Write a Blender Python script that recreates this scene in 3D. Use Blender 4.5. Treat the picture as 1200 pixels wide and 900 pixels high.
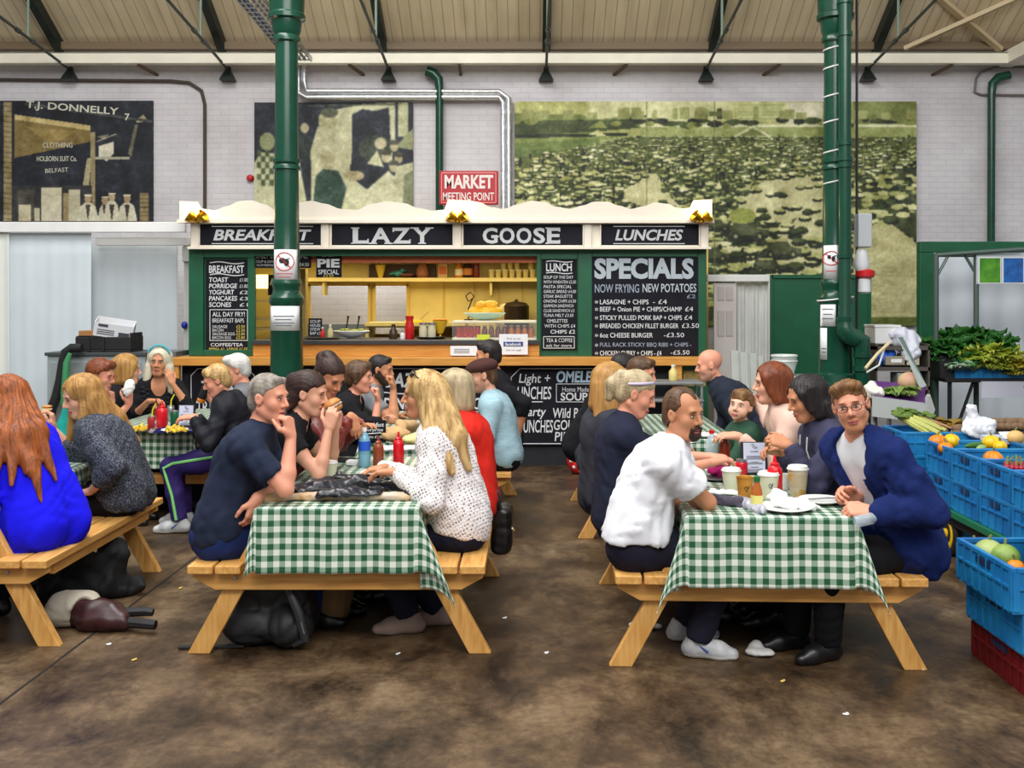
import bpy, math, random
import numpy as np
from mathutils import Vector, Matrix
# ---------------------------------------------------------------- camera, world, lights, exposure
for o in list(bpy.data.objects):
	bpy.data.objects.remove(o)
SC = bpy.context.scene
COL = SC.collection
F, XC, YC, EYE = 1200.0, 620.0, 350.0, 1.74
PI = math.pi
cam_d = bpy.data.cameras.new('camera')
cam = bpy.data.objects.new('camera', cam_d)
COL.objects.link(cam)
cam.location = (0, 0, EYE)
cam.rotation_euler = (PI / 2, 0, 0)
cam_d.sensor_fit = 'HORIZONTAL'
cam_d.sensor_width = 36
cam_d.lens = 36 * F / 1200
cam_d.shift_x = (600 - XC) / 1200
cam_d.shift_y = (YC - 450) / 1200
cam_d.clip_end = 200
SC.camera = cam
SC.view_settings.view_transform = 'Standard'
SC.view_settings.look = 'None'
SC.view_settings.exposure = 0.0
SC.view_settings.gamma = 1.0
SC.view_settings.use_curve_mapping = False
WORLD_STRENGTH = 0.8
SKY_PANEL_POWER = 760
SUN_POWER = 0.0
world = bpy.data.worlds.new('market_daylight')
SC.world = world
world.use_nodes = True
wn = world.node_tree.nodes
wn['Background'].inputs['Strength'].default_value = WORLD_STRENGTH
_tc = wn.new('ShaderNodeTexCoord')
_sx = wn.new('ShaderNodeSeparateXYZ')
_rp = wn.new('ShaderNodeValToRGB')
world.node_tree.links.new(_tc.outputs['Generated'], _sx.inputs[0])
world.node_tree.links.new(_sx.outputs[2], _rp.inputs['Fac'])
world.node_tree.links.new(_rp.outputs['Color'], wn['Background'].inputs['Color'])
_rp.color_ramp.elements[0].position, _rp.color_ramp.elements[0].color = 0.0, (.31, .30, .29, 1)
_rp.color_ramp.elements[1].position, _rp.color_ramp.elements[1].color = 0.55, (.9, .96, 1.0, 1)
def area_light(name, loc, target, sx, sy, power, color):
	d = bpy.data.lights.new(name, 'AREA')
	d.shape = 'RECTANGLE'
	d.size, d.size_y = sx, sy
	d.energy = power
	d.color = color
	o = bpy.data.objects.new(name, d)
	COL.objects.link(o)
	o.location = loc
	v = Vector(target) - Vector(loc)
	o.rotation_euler = v.to_track_quat('-Z', 'Y').to_euler()
	return o
# daylight through the glazed ridge of the market roof
area_light('roof_glazing_daylight', (-2.6, 6.0, 8.2), (-0.2, 7.4, 0), 8, 2.4, SKY_PANEL_POWER, (1.0, 0.985, 0.95))
area_light('roof_glazing_daylight_front', (1.0, -1.0, 7.0), (0.0, 9.5, 2.6), 9, 2.5, SKY_PANEL_POWER * 0.85, (1.0, 0.98, 0.95))
# ---------------------------------------------------------------- helpers
def P(px, py, Y):
	return np.array(((px - XC) / F * Y, Y, EYE - (py - YC) / F * Y))
def PX(px, Y):
	return (px - XC) / F * Y
def PZ(py, Y):
	return EYE - (py - YC) / F * Y
def lin(c):
	return tuple((x / 255 / 12.92) if x / 255 <= 0.04045 else ((x / 255 + 0.055) / 1.055) ** 2.4 for x in c)
MATS = {}
def mat(name, rgb, rough=0.7, metal=0.0, var=0.0, scale=12.0, rgb2=None, bump=0.0, bscale=60.0, emit=None, estr=0.0, alpha=1.0,
		trans=0.0, spec=0.5, stretch=(1, 1, 1), coat=0.0, detail=3.0, contrast=None):
	if name in MATS:
		return MATS[name]
	m = bpy.data.materials.new(name)
	m.use_nodes = True
	nt = m.node_tree
	b = nt.nodes['Principled BSDF']
	c = lin(rgb)
	b.inputs['Base Color'].default_value = (*c, 1)
	b.inputs['Roughness'].default_value = rough
	b.inputs['Metallic'].default_value = metal
	b.inputs['Specular IOR Level'].default_value = spec
	if coat:
		b.inputs['Coat Weight'].default_value = coat
	if alpha < 1:
		b.inputs['Alpha'].default_value = alpha
	if trans:
		b.inputs['Transmission Weight'].default_value = trans
	if emit:
		b.inputs['Emission Color'].default_value = (*lin(emit), 1)
		b.inputs['Emission Strength'].default_value = estr
	if var or rgb2 or bump:
		tc = nt.nodes.new('ShaderNodeTexCoord')
		mp = nt.nodes.new('ShaderNodeMapping')
		mp.inputs['Scale'].default_value = stretch
		nt.links.new(tc.outputs['Object'], mp.inputs['Vector'])
		if var or rgb2:
			n = nt.nodes.new('ShaderNodeTexNoise')
			n.inputs['Scale'].default_value = scale
			n.inputs['Detail'].default_value = detail
			nt.links.new(mp.outputs[0], n.inputs['Vector'])
			r = nt.nodes.new('ShaderNodeValToRGB')
			lo, hi = contrast or (0.3, 0.7)
			r.color_ramp.elements[0].position = lo
			r.color_ramp.elements[1].position = hi
			if rgb2:
				c2 = lin(rgb2)
				r.color_ramp.elements[0].color = (*c, 1)
				r.color_ramp.elements[1].color = (*c2, 1)
			else:
				r.color_ramp.elements[0].color = (*[x * (1 - var) for x in c], 1)
				r.color_ramp.elements[1].color = (*[min(1, x * (1 + var)) for x in c], 1)
			nt.links.new(n.outputs['Fac'], r.inputs['Fac'])
			nt.links.new(r.outputs['Color'], b.inputs['Base Color'])
		if bump:
			n2 = nt.nodes.new('ShaderNodeTexNoise')
			n2.inputs['Scale'].default_value = bscale
			n2.inputs['Detail'].default_value = 2
			nt.links.new(mp.outputs[0], n2.inputs['Vector'])
			bp = nt.nodes.new('ShaderNodeBump')
			bp.inputs['Strength'].default_value = bump
			bp.inputs['Distance'].default_value = 0.01
			nt.links.new(n2.outputs['Fac'], bp.inputs['Height'])
			nt.links.new(bp.outputs['Normal'], b.inputs['Normal'])
	MATS[name] = m
	return m
def link_obj(name, me, parent=None):
	o = bpy.data.objects.new(name, me)
	COL.objects.link(o)
	if parent is not None:
		o.parent = parent
	return o
def tag(o, label, cat, group=None, kind=None):
	o['label'] = label
	o['category'] = cat
	if group:
		o['group'] = group
	if kind:
		o['kind'] = kind
	return o
def thing(name, label, cat, loc=(0, 0, 0), rotz=0.0, group=None):
	o = bpy.data.objects.new(name, None)
	COL.objects.link(o)
	o.empty_display_size = 0.1
	o.location = tuple(float(x) for x in loc)
	o.rotation_euler = (0, 0, rotz)
	return tag(o, label, cat, group)
def copy_tree(o, parent=None):
	c = o.copy()
	COL.objects.link(c)
	if parent is not None:
		c.parent = parent
	for ch in list(o.children):
		copy_tree(ch, c)
	return c
def dup(o, label, loc=None, rotz=None, group=None):
	c = copy_tree(o)
	c['label'] = label
	if group:
		c['group'] = group
	if loc is not None:
		c.location = tuple(float(x) for x in loc)
	if rotz is not None:
		c.rotation_euler = (0, 0, rotz)
	return c
def rotm(axis, a):
	return np.array(Matrix.Rotation(a, 3, axis))
def norm(v):
	v = np.asarray(v, float)
	return v / (np.linalg.norm(v) + 1e-12)
class MB:
	"""collects shapes and links them as one mesh object"""
	def __init__(s):
		s.v, s.f, s.m, s.uv = [], [], [], None
	def add(s, vs, fs, mi=0):
		o = len(s.v)
		s.v += [tuple(float(c) for c in p) for p in vs]
		for f in fs:
			s.f.append(tuple(i + o for i in f))
			s.m.append(mi)
		return s
	def hexa(s, p, mi=0):
		return s.add(p, [(0, 3, 2, 1), (4, 5, 6, 7), (0, 1, 5, 4), (1, 2, 6, 5), (2, 3, 7, 6), (3, 0, 4, 7)], mi)
	def box(s, c, d, R=None, mi=0):
		c = np.asarray(c, float)
		h = np.asarray(d, float) / 2
		q = []
		for z in (-1, 1):
			for x, y in ((-1, -1), (1, -1), (1, 1), (-1, 1)):
				p = np.array((x, y, z)) * h
				q.append(c + (R @ p if R is not None else p))
		return s.hexa(q, mi)
	def bb(s, x0, x1, y0, y1, z0, z1, mi=0):
		return s.box(((x0 + x1) / 2, (y0 + y1) / 2, (z0 + z1) / 2), (abs(x1 - x0), abs(y1 - y0), abs(z1 - z0)), None, mi)
	def beam(s, a, b, w, h, up=(0, 0, 1), mi=0):
		a, b = np.asarray(a, float), np.asarray(b, float)
		d = norm(b - a)
		sd = np.cross(d, up)
		if np.linalg.norm(sd) < 1e-5:
			sd = np.array((1.0, 0, 0))
		sd = norm(sd)
		u = np.cross(sd, d)
		q = []
		for p in (a, b):
			for x, y in ((-1, -1), (1, -1), (1, 1), (-1, 1)):
				q.append(p + sd * x * w / 2 + u * y * h / 2)
		return s.hexa(q, mi)
	def tube(s, pts, r, n=10, mi=0, cap=True):
		pts = [np.asarray(p, float) for p in pts]
		if not hasattr(r, '__len__'):
			r = [r] * len(pts)
		vs, fs = [], []
		ref = np.array((0.12, 0.31, 0.94))
		for i, p in enumerate(pts):
			d = norm(pts[min(i + 1, len(pts) - 1)] - pts[max(i - 1, 0)])
			if i == 0:
				if abs(d @ ref) > 0.95:
					ref = np.array((0.94, 0.2, 0.1))
				a = norm(np.cross(d, ref))
			else:
				a = norm(a - d * (a @ d))
			b = np.cross(d, a)
			for k in range(n):
				t = 2 * PI * k / n
				vs.append(p + (a * math.cos(t) + b * math.sin(t)) * r[i])
		for i in range(len(pts) - 1):
			for k in range(n):
				k2 = (k + 1) % n
				fs.append((i * n + k, i * n + k2, (i + 1) * n + k2, (i + 1) * n + k))
		if cap:
			fs.append(tuple(range(n))[::-1])
			fs.append(tuple((len(pts) - 1) * n + k for k in range(n)))
		return s.add(vs, fs, mi)
	def lathe(s, prof, c=(0, 0, 0), n=20, R=None, mi=0, mis=None, sx=1.0, sy=1.0):
		c = np.asarray(c, float)
		vs = []
		for r, z in prof:
			for k in range(n):
				t = 2 * PI * k / n
				p = np.array((r * sx * math.cos(t), r * sy * math.sin(t), z))
				vs.append(c + (R @ p if R is not None else p))
		o = len(s.v)
		s.v += [tuple(float(x) for x in p) for p in vs]
		for i in range(len(prof) - 1):
			for k in range(n):
				k2 = (k + 1) % n
				s.f.append((o + i * n + k, o + i * n + k2, o + (i + 1) * n + k2, o + (i + 1) * n + k))
				s.m.append(mis[i] if mis else mi)
		if prof[0][0] > 1e-6:
			s.f.append(tuple(o + k for k in range(n))[::-1])
			s.m.append(mis[0] if mis else mi)
		if prof[-1][0] > 1e-6:
			s.f.append(tuple(o + (len(prof) - 1) * n + k for k in range(n)))
			s.m.append(mis[-1] if mis else mi)
		return s
	def ell(s, c, r, n=14, m=9, R=None, mi=0):
		if not hasattr(r, '__len__'):
			r = (r, r, r)
		prof = [(max(1e-7, math.sin(PI * i / m)), -math.cos(PI * i / m)) for i in range(m + 1)]
		M = np.diag(r)
		if R is not None:
			M = R @ M
		return s.lathe(prof, c, n, M, mi)
	def prism(s, poly, y0, y1, mi=0):
		"""polygon of (x, z) points extruded from y0 to y1"""
		n = len(poly)
		vs = [(x, y0, z) for x, z in poly] + [(x, y1, z) for x, z in poly]
		fs = [tuple(range(n)), tuple(range(n, 2 * n))[::-1]]
		for i in range(n):
			j = (i + 1) % n
			fs.append((j, i, n + i, n + j))
		return s.add(vs, fs, mi)
	def build(s, name, mats, parent=None, smooth=None, org=None, bevel=0.0, R=None):
		me = bpy.data.meshes.new(name)
		v = np.array(s.v, float).reshape(-1, 3)
		if org is not None:
			v = v - np.asarray(org, float)
		if R is not None:
			v = v @ np.asarray(R).T
		me.from_pydata(v.tolist(), [], s.f)
		if not isinstance(mats, (list, tuple)):
			mats = [mats]
		for m in mats:
			me.materials.append(m)
		if len(mats) > 1:
			me.polygons.foreach_set('material_index', s.m)
		me.update()
		import bmesh
		bm = bmesh.new()
		bm.from_mesh(me)
		bmesh.ops.recalc_face_normals(bm, faces=bm.faces)
		bm.to_mesh(me)
		bm.free()
		if smooth:
			me.polygons.foreach_set('use_smooth', [True] * len(me.polygons))
			me.set_sharp_from_angle(angle=math.radians(smooth if smooth > 1 else 40))
		o = link_obj(name, me, parent)
		if bevel:
			b = o.modifiers.new('bevel', 'BEVEL')
			b.width = bevel
			b.segments = 2
			b.limit_method = 'ANGLE'
		return o
def struct(o, label=None):
	o['kind'] = 'structure'
	if label:
		o['label'] = label
	return o
_FC = {}
def lettering(txt, x0, x1, z0, z1, y, m, parent, bold=0.0, shear=0.0, ext=0.004, org=None, name='lettering', fit=True, spacing=1.0, rot=0.0, R=None):
	"""one line of writing as a mesh, facing -Y, filling the box x0..x1, z0..z1"""
	cu = bpy.data.curves.new('t', 'FONT')
	cu.body = txt
	cu.offset = bold
	cu.shear = shear
	cu.resolution_u = 3
	cu.space_character = spacing
	ob = bpy.data.objects.new('t', cu)
	COL.objects.link(ob)
	dg = bpy.context.evaluated_depsgraph_get()
	me = bpy.data.meshes.new_from_object(ob.evaluated_get(dg))
	bpy.data.objects.remove(ob)
	bpy.data.curves.remove(cu)
	n = len(me.vertices)
	co = np.empty(n * 3)
	me.vertices.foreach_get('co', co)
	co = co.reshape(-1, 3)
	mn, mx = co.min(0), co.max(0)
	u = (co[:, 0] - mn[0]) / max(1e-6, mx[0] - mn[0])
	w = (co[:, 1] - mn[1]) / max(1e-6, mx[1] - mn[1])
	out = np.stack((x0 + u * (x1 - x0), np.full(n, y), z0 + w * (z1 - z0)), 1)
	if rot:
		c0 = np.array(((x0 + x1) / 2, y, (z0 + z1) / 2))
		out = (out - c0) @ rotm('Y', rot).T + c0
	if R is not None:
		out = out @ np.asarray(R).T
	if org is not None:
		out = out - np.asarray(org, float)
	me.vertices.foreach_set('co', out.ravel())
	me.materials.clear()
	me.materials.append(m)
	me.update()
	me.name = name
	o = link_obj(name, me, parent)
	return o
# ---------------------------------------------------------------- smooth solid modelling (used for people, hair, cloth, soft things)
class Field:
	def __init__(s):
		s.ops = []
	def cone(s, a, b, ra, rb, k=0.02, flat=False, sub=False, flata=False):
		s.ops.append(('c', np.asarray(a, float), np.asarray(b, float), ra, rb, k, flat, sub, flata))
		return s
	def ell(s, c, r, R=None, k=0.02, sub=False):
		r = np.asarray(r, float) if hasattr(r, '__len__') else np.array((r, r, r), float)
		s.ops.append(('e', np.asarray(c, float), r, R, None, k, False, sub, False))
		return s
	def box(s, c, h, R=None, rad=0.01, k=0.01, sub=False):
		s.ops.append(('b', np.asarray(c, float), np.asarray(h, float), R, rad, k, False, sub, False))
		return s
	def plane(s, p, n):
		"""remove everything on the +n side"""
		s.ops.append(('p', np.asarray(p, float), norm(n), 0, 0, 0, False, True, False))
		return s
	def disp(s, fn):
		s.ops.append(('d', fn))
		return s
	def chain(s, pts, rs, k=0.02):
		for i in range(len(pts) - 1):
			s.cone(pts[i], pts[i + 1], rs[i], rs[i + 1], k)
		return s
	def bounds(s):
		lo, hi = np.full(3, 1e9), np.full(3, -1e9)
		for o in s.ops:
			if o[0] == 'c' and not o[7]:
				for p, r in ((o[1], o[3]), (o[2], o[4])):
					lo, hi = np.minimum(lo, p - r), np.maximum(hi, p + r)
			elif o[0] == 'e' and not o[7]:
				q = o[2].max() if o[3] is not None else o[2]
				lo, hi = np.minimum(lo, o[1] - q), np.maximum(hi, o[1] + q)
			elif o[0] == 'b' and not o[7]:
				q = np.linalg.norm(o[2]) if o[3] is not None else o[2]
				lo, hi = np.minimum(lo, o[1] - q), np.maximum(hi, o[1] + q)
		return lo - 0.03, hi + 0.03
	def mesh(s, step, zones=(), fine=None):
		lo, hi = s.bounds()
		ax = []
		for a in range(3):
			if not zones:
				ax.append(np.arange(lo[a], hi[a] + step, step))
				continue
			t, L = lo[a], []
			zz = sorted((z[0][a], z[1][a]) for z in zones)
			while t < hi[a] + step:
				L.append(t)
				st = step
				for z0, z1 in zz:
					if z0 - step <= t < z1:
						st = fine
				t += st
			ax.append(np.array(L))
		xs, ys, zs = ax
		D = np.full((len(xs), len(ys), len(zs)), 1.0, np.float32)
		for o in s.ops:
			if o[0] == 'd':
				near = np.argwhere(np.abs(D) < 0.03)
				i, j, k = near[:, 0], near[:, 1], near[:, 2]
				D[i, j, k] += o[1](xs[i], ys[j], zs[k]).astype(np.float32)
				continue
			k = o[5]
			pad = k + 2.5 * step + 0.005
			if o[0] == 'c':
				l = np.minimum(o[1] - o[3], o[2] - o[4]) - pad
				h = np.maximum(o[1] + o[3], o[2] + o[4]) + pad
			elif o[0] == 'e':
				q = o[2].max() if o[3] is not None else o[2]
				l, h = o[1] - q - pad, o[1] + q + pad
			elif o[0] == 'b':
				q = np.linalg.norm(o[2]) if o[3] is not None else o[2]
				l, h = o[1] - q - pad, o[1] + q + pad
			else:
				l, h = lo - 1, hi + 1
			I = [(np.searchsorted(v, l[n]), np.searchsorted(v, h[n])) for n, v in enumerate((xs, ys, zs))]
			if any(b <= a for a, b in I):
				continue
			sl = tuple(slice(a, b) for a, b in I)
			X = xs[sl[0]][:, None, None]
			Y = ys[sl[1]][None, :, None]
			Z = zs[sl[2]][None, None, :]
			if o[0] == 'c':
				a, b, ra, rb = o[1:5]
				ba = b - a
				L2 = max(1e-12, ba @ ba)
				x, y, z = X - a[0], Y - a[1], Z - a[2]
				t0 = (x * ba[0] + y * ba[1] + z * ba[2]) / L2
				t = np.clip(t0, 0, 1)
				d = np.sqrt((x - t * ba[0]) ** 2 + (y - t * ba[1]) ** 2 + (z - t * ba[2]) ** 2) - (ra + t * (rb - ra))
				if o[6]:
					d = np.maximum(d, (t0 - 1) * math.sqrt(L2))
				if o[8]:
					d = np.maximum(d, -t0 * math.sqrt(L2))
			elif o[0] in 'eb':
				x, y, z = X - o[1][0], Y - o[1][1], Z - o[1][2]
				if o[3] is not None:
					R = o[3]
					x, y, z = (R[0, 0] * x + R[1, 0] * y + R[2, 0] * z, R[0, 1] * x + R[1, 1] * y + R[2, 1] * z,
							R[0, 2] * x + R[1, 2] * y + R[2, 2] * z)
				r = o[2]
				if o[0] == 'e':
					k0 = np.sqrt((x / r[0]) ** 2 + (y / r[1]) ** 2 + (z / r[2]) ** 2)
					k1 = np.sqrt((x / r[0] ** 2) ** 2 + (y / r[1] ** 2) ** 2 + (z / r[2] ** 2) ** 2) + 1e-9
					d = k0 * (k0 - 1) / k1
				else:
					rd = o[4]
					qx, qy, qz = np.abs(x) - r[0] + rd, np.abs(y) - r[1] + rd, np.abs(z) - r[2] + rd
					d = (np.sqrt(np.maximum(qx, 0) ** 2 + np.maximum(qy, 0) ** 2 + np.maximum(qz, 0) ** 2)
						+ np.minimum(np.maximum(qx, np.maximum(qy, qz)), 0) - rd)
			else:
				d = (X - o[1][0]) * o[2][0] + (Y - o[1][1]) * o[2][1] + (Z - o[1][2]) * o[2][2]
				D[sl] = np.maximum(D[sl], d)
				continue
			A = D[sl]
			if o[7]:
				if k > 0:
					hh = np.clip(0.5 - 0.5 * (A + d) / k, 0, 1)
					D[sl] = A * (1 - hh) - d * hh + k * hh * (1 - hh)
				else:
					D[sl] = np.maximum(A, -d)
			else:
				if k > 0:
					hh = np.clip(0.5 + 0.5 * (d - A) / k, 0, 1)
					D[sl] = d * (1 - hh) + A * hh - k * hh * (1 - hh)
				else:
					D[sl] = np.minimum(A, d)
		return surfnets(D, xs, ys, zs)
def surfnets(D, xs, ys, zs):
	D[0], D[-1] = 1, 1
	D[:, 0], D[:, -1] = 1, 1
	D[:, :, 0], D[:, :, -1] = 1, 1
	S = D < 0
	c = np.zeros(tuple(n - 1 for n in D.shape), np.int8)
	for a in (0, 1):
		for b in (0, 1):
			for e in (0, 1):
				c += S[a:D.shape[0] - 1 + a, b:D.shape[1] - 1 + b, e:D.shape[2] - 1 + e]
	act = np.argwhere((c > 0) & (c < 8))
	N = len(act)
	idx = np.full(c.shape, -1, np.int32)
	idx[act[:, 0], act[:, 1], act[:, 2]] = np.arange(N)
	cv, cp = {}, {}
	for a in (0, 1):
		for b in (0, 1):
			for e in (0, 1):
				i, j, k = act[:, 0] + a, act[:, 1] + b, act[:, 2] + e
				cv[a, b, e] = D[i, j, k].astype(float)
				cp[a, b, e] = np.stack((xs[i], ys[j], zs[k]), 1)
	acc, cnt = np.zeros((N, 3)), np.zeros(N)
	cor = list(cv)
	for p in cor:
		for ax in range(3):
			if p[ax] == 0:
				q = list(p)
				q[ax] = 1
				q = tuple(q)
				v0, v1 = cv[p], cv[q]
				m = (v0 < 0) != (v1 < 0)
				t = np.where(m, v0 / np.where(m, v0 - v1, 1), 0)[:, None]
				acc += np.where(m[:, None], cp[p] * (1 - t) + cp[q] * t, 0)
				cnt += m
	V = acc / np.maximum(cnt, 1)[:, None]
	Q = []
	A = S[:-1, 1:-1, 1:-1]
	i, j, k = np.nonzero(A != S[1:, 1:-1, 1:-1])
	fl = A[i, j, k]
	j, k = j + 1, k + 1
	q = np.stack((idx[i, j - 1, k - 1], idx[i, j, k - 1], idx[i, j, k], idx[i, j - 1, k]), 1)
	Q.append(np.where(fl[:, None], q, q[:, ::-1]))
	A = S[1:-1, :-1, 1:-1]
	i, j, k = np.nonzero(A != S[1:-1, 1:, 1:-1])
	fl = A[i, j, k]
	i, k = i + 1, k + 1
	q = np.stack((idx[i - 1, j, k - 1], idx[i - 1, j, k], idx[i, j, k], idx[i, j, k - 1]), 1)
	Q.append(np.where(fl[:, None], q, q[:, ::-1]))
	A = S[1:-1, 1:-1, :-1]
	i, j, k = np.nonzero(A != S[1:-1, 1:-1, 1:])
	fl = A[i, j, k]
	i, j = i + 1, j + 1
	q = np.stack((idx[i - 1, j - 1, k], idx[i, j - 1, k], idx[i, j, k], idx[i - 1, j, k]), 1)
	Q.append(np.where(fl[:, None], q, q[:, ::-1]))
	return V, np.concatenate(Q)
def quad_mesh(name, V, Q, mats, parent=None, mi=None, org=None, relax=1):
	if relax and len(V):
		for _ in range(relax):
			s_, n_ = np.zeros_like(V), np.zeros(len(V))
			for a in range(4):
				np.add.at(s_, Q[:, a], V[Q[:, (a + 1) % 4]])
				np.add.at(s_, Q[:, a], V[Q[:, (a + 3) % 4]])
				np.add.at(n_, Q[:, a], 2)
			V = V * 0.5 + 0.5 * s_ / np.maximum(n_, 1)[:, None]
	me = bpy.data.meshes.new(name)
	v = V if org is None else V - np.asarray(org, float)
	me.vertices.add(len(v))
	me.vertices.foreach_set('co', v.astype(np.float32).ravel())
	me.loops.add(len(Q) * 4)
	me.loops.foreach_set('vertex_index', Q.astype(np.int32).ravel())
	me.polygons.add(len(Q))
	me.polygons.foreach_set('loop_start', np.arange(len(Q), dtype=np.int32) * 4)
	if not isinstance(mats, (list, tuple)):
		mats = [mats]
	for m in mats:
		me.materials.append(m)
	if mi is not None:
		me.polygons.foreach_set('material_index', np.asarray(mi, np.int32))
	me.polygons.foreach_set('use_smooth', np.ones(len(Q), bool))
	me.update(calc_edges=True)
	return link_obj(name, me, parent)
def folds(seed, amp, freq=22.0, d=(1, 1, 1)):
	rg = np.random.RandomState(seed)
	K = rg.normal(size=(5, 3)) * freq * np.asarray(d)
	W = rg.normal(size=(5, 3)) * freq * 0.5
	ph = rg.uniform(0, 6.28, (5, 2))
	def fn(x, y, z):
		r = 0
		for a in range(5):
			w = np.sin(W[a, 0] * x + W[a, 1] * y + W[a, 2] * z + ph[a, 0])
			q = K[a, 0] * x + K[a, 1] * y + K[a, 2] * z + 1.8 * w + ph[a, 1]
			if a < 2:
				r = r + .8 * np.sin(q)
			else:
				r = r + (1.1 - 2.2 * np.abs(np.sin(q * .9)) ** .6) * (.5 + .5 * w)
		return r * amp / 2.0
	return fn
# ---------------------------------------------------------------- people
def skin_mat(name, rgb):
	return mat(name, rgb, rough=0.5, var=0.06, scale=9, bump=0.04, bscale=220, spec=0.35)
def hair_mat(name, a, b):
	return mat(name, a, rough=0.5, rgb2=b, scale=34, stretch=(1, 1, 0.12), bump=0.35, bscale=150, spec=0.35, detail=4)
CURL = {'fist': (70, 85, 55), 'relaxed': (22, 32, 18), 'hold': (42, 50, 25), 'flat': (6, 8, 5), 'grip': (58, 62, 35)}
def add_hand(f, wr, d, n, right, curl, s=1.0, thumb=0.0):
	d = norm(d)
	n = norm(np.asarray(n, float) - d * (np.asarray(n, float) @ d))
	t = np.cross(d, n) * (1 if right else -1)
	c = CURL[curl] if isinstance(curl, str) else curl
	wr = np.asarray(wr, float)
	for o, kn, ln, r in ((0.029, 0.086, 0.074, .0086), (0.010, 0.091, 0.083, .009), (-0.010, 0.087, 0.077, .0086), (-0.028, 0.077, 0.060, .0076)):
		k0 = wr + (d * kn + t * o) * s
		f.cone(wr + (d * 0.012 + t * o * 0.6) * s, k0, .0165 * s, .0125 * s, k=.016)
		a, p = 0.0, k0
		sp = t * o * 0.12
		for q, fr, rr in ((0, .46, .95), (1, .31, .88), (2, .25, .78)):
			a += math.radians(c[q])
			p2 = p + (d * math.cos(a) + n * math.sin(a) + sp) * ln * fr * s
			f.cone(p, p2, r * s * (rr + .06), r * s * rr, k=.004)
			p = p2
	b0 = wr + (d * .022 + t * .022) * s
	b1 = b0 + norm(t * .75 + d * .6 + n * (.35 + thumb)) * .044 * s
	b2 = b1 + norm(t * (.25 - thumb) + d * .85 + n * (.35 + thumb)) * .032 * s
	b3 = b2 + norm(t * (.05 - thumb) + d * .9 + n * (.35 + thumb)) * .024 * s
	f.cone(b0, b1, .0165 * s, .0125 * s, k=.014)
	f.cone(b1, b2, .0115 * s, .0102 * s, k=.005)
	f.cone(b2, b3, .0102 * s, .0085 * s, k=.004)
def ik(a, c, l1, l2, hint):
	d = c - a
	L = np.linalg.norm(d)
	if L > (l1 + l2) * 0.995:
		k = L / ((l1 + l2) * 0.995)
		l1, l2 = l1 * k, l2 * k
	L = max(L, abs(l1 - l2) + 1e-3)
	x = (l1 * l1 - l2 * l2 + L * L) / (2 * L)
	h = math.sqrt(max(0, l1 * l1 - x * x))
	u = norm(d)
	hint = np.asarray(hint, float)
	v = norm(hint - u * (hint @ u))
	return a + u * x + v * h
def head_field(f, tr, R, s, nose=1.0, jaw=1.0, child=False):
	def C(x, y, z):
		return tr((x, y, z))
	if child:
		f.ell(C(-.008, 0, .03), np.array((.096, .08, .09)) * s, R, k=.02)
		f.ell(C(.03, 0, -.04), np.array((.06, .062, .066)) * s, R, k=.03)
		for g in (-1, 1):
			f.ell(C(.05, g * .036, -.045), .03 * s, R, k=.025)
		f.ell(C(.072, 0, -.092), .018 * s, k=.025)
	else:
		f.ell(C(-.012, 0, .036), np.array((.097, .075, .088)) * s, R, k=.02)
		f.ell(C(.028, 0, -.042), np.array((.062, .055, .077)) * s, R, k=.03)
		f.ell(C(.066, 0, -.1), np.array((.02, .023, .018)) * s, R, k=.03)
		for g in (-1, 1):
			f.cone(C(-.012, g * .053 * jaw, -.055), C(.055, g * .02, -.1), .017 * s, .016 * s, k=.03)
			f.ell(C(.054, g * .037, -.026), .024 * s, R, k=.028)
	f.cone(C(.079, -.03, .024), C(.079, .03, .024), .013 * s, .013 * s, k=.02)
	for g in (-1, 1):
		f.ell(C(.0985, g * .032, .004), np.array((.014, .017, .0105)) * s, R, k=.014, sub=True)
	f.cone(C(.088, 0, .014), C(.109 * (.97 + .03 * nose), 0, -.028), .0075 * s, .0115 * s, k=.012)
	for g in (-1, 1):
		f.ell(C(.094, g * .013, -.034), .009 * s, R, k=.008)
		f.ell(C(-.006, g * .079, -.004), np.array((.02, .009, .031)) * s, R @ rotm('Z', g * -.35) @ rotm('Y', -.15), k=.008)
		f.ell(C(-.002, g * .089, -.002), np.array((.009, .007, .016)) * s, R, k=.006, sub=True)
	# lips
	f.ell(C(.0885, 0, -.064), np.array((.012, .024, .0058)) * s, R, k=.007)
	f.ell(C(.0865, 0, -.0755), np.array((.012, .020, .0065)) * s, R, k=.007)
	f.ell(C(.093, 0, -.0695), np.array((.016, .021, .0016)) * s, R, k=.003, sub=True)
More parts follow.
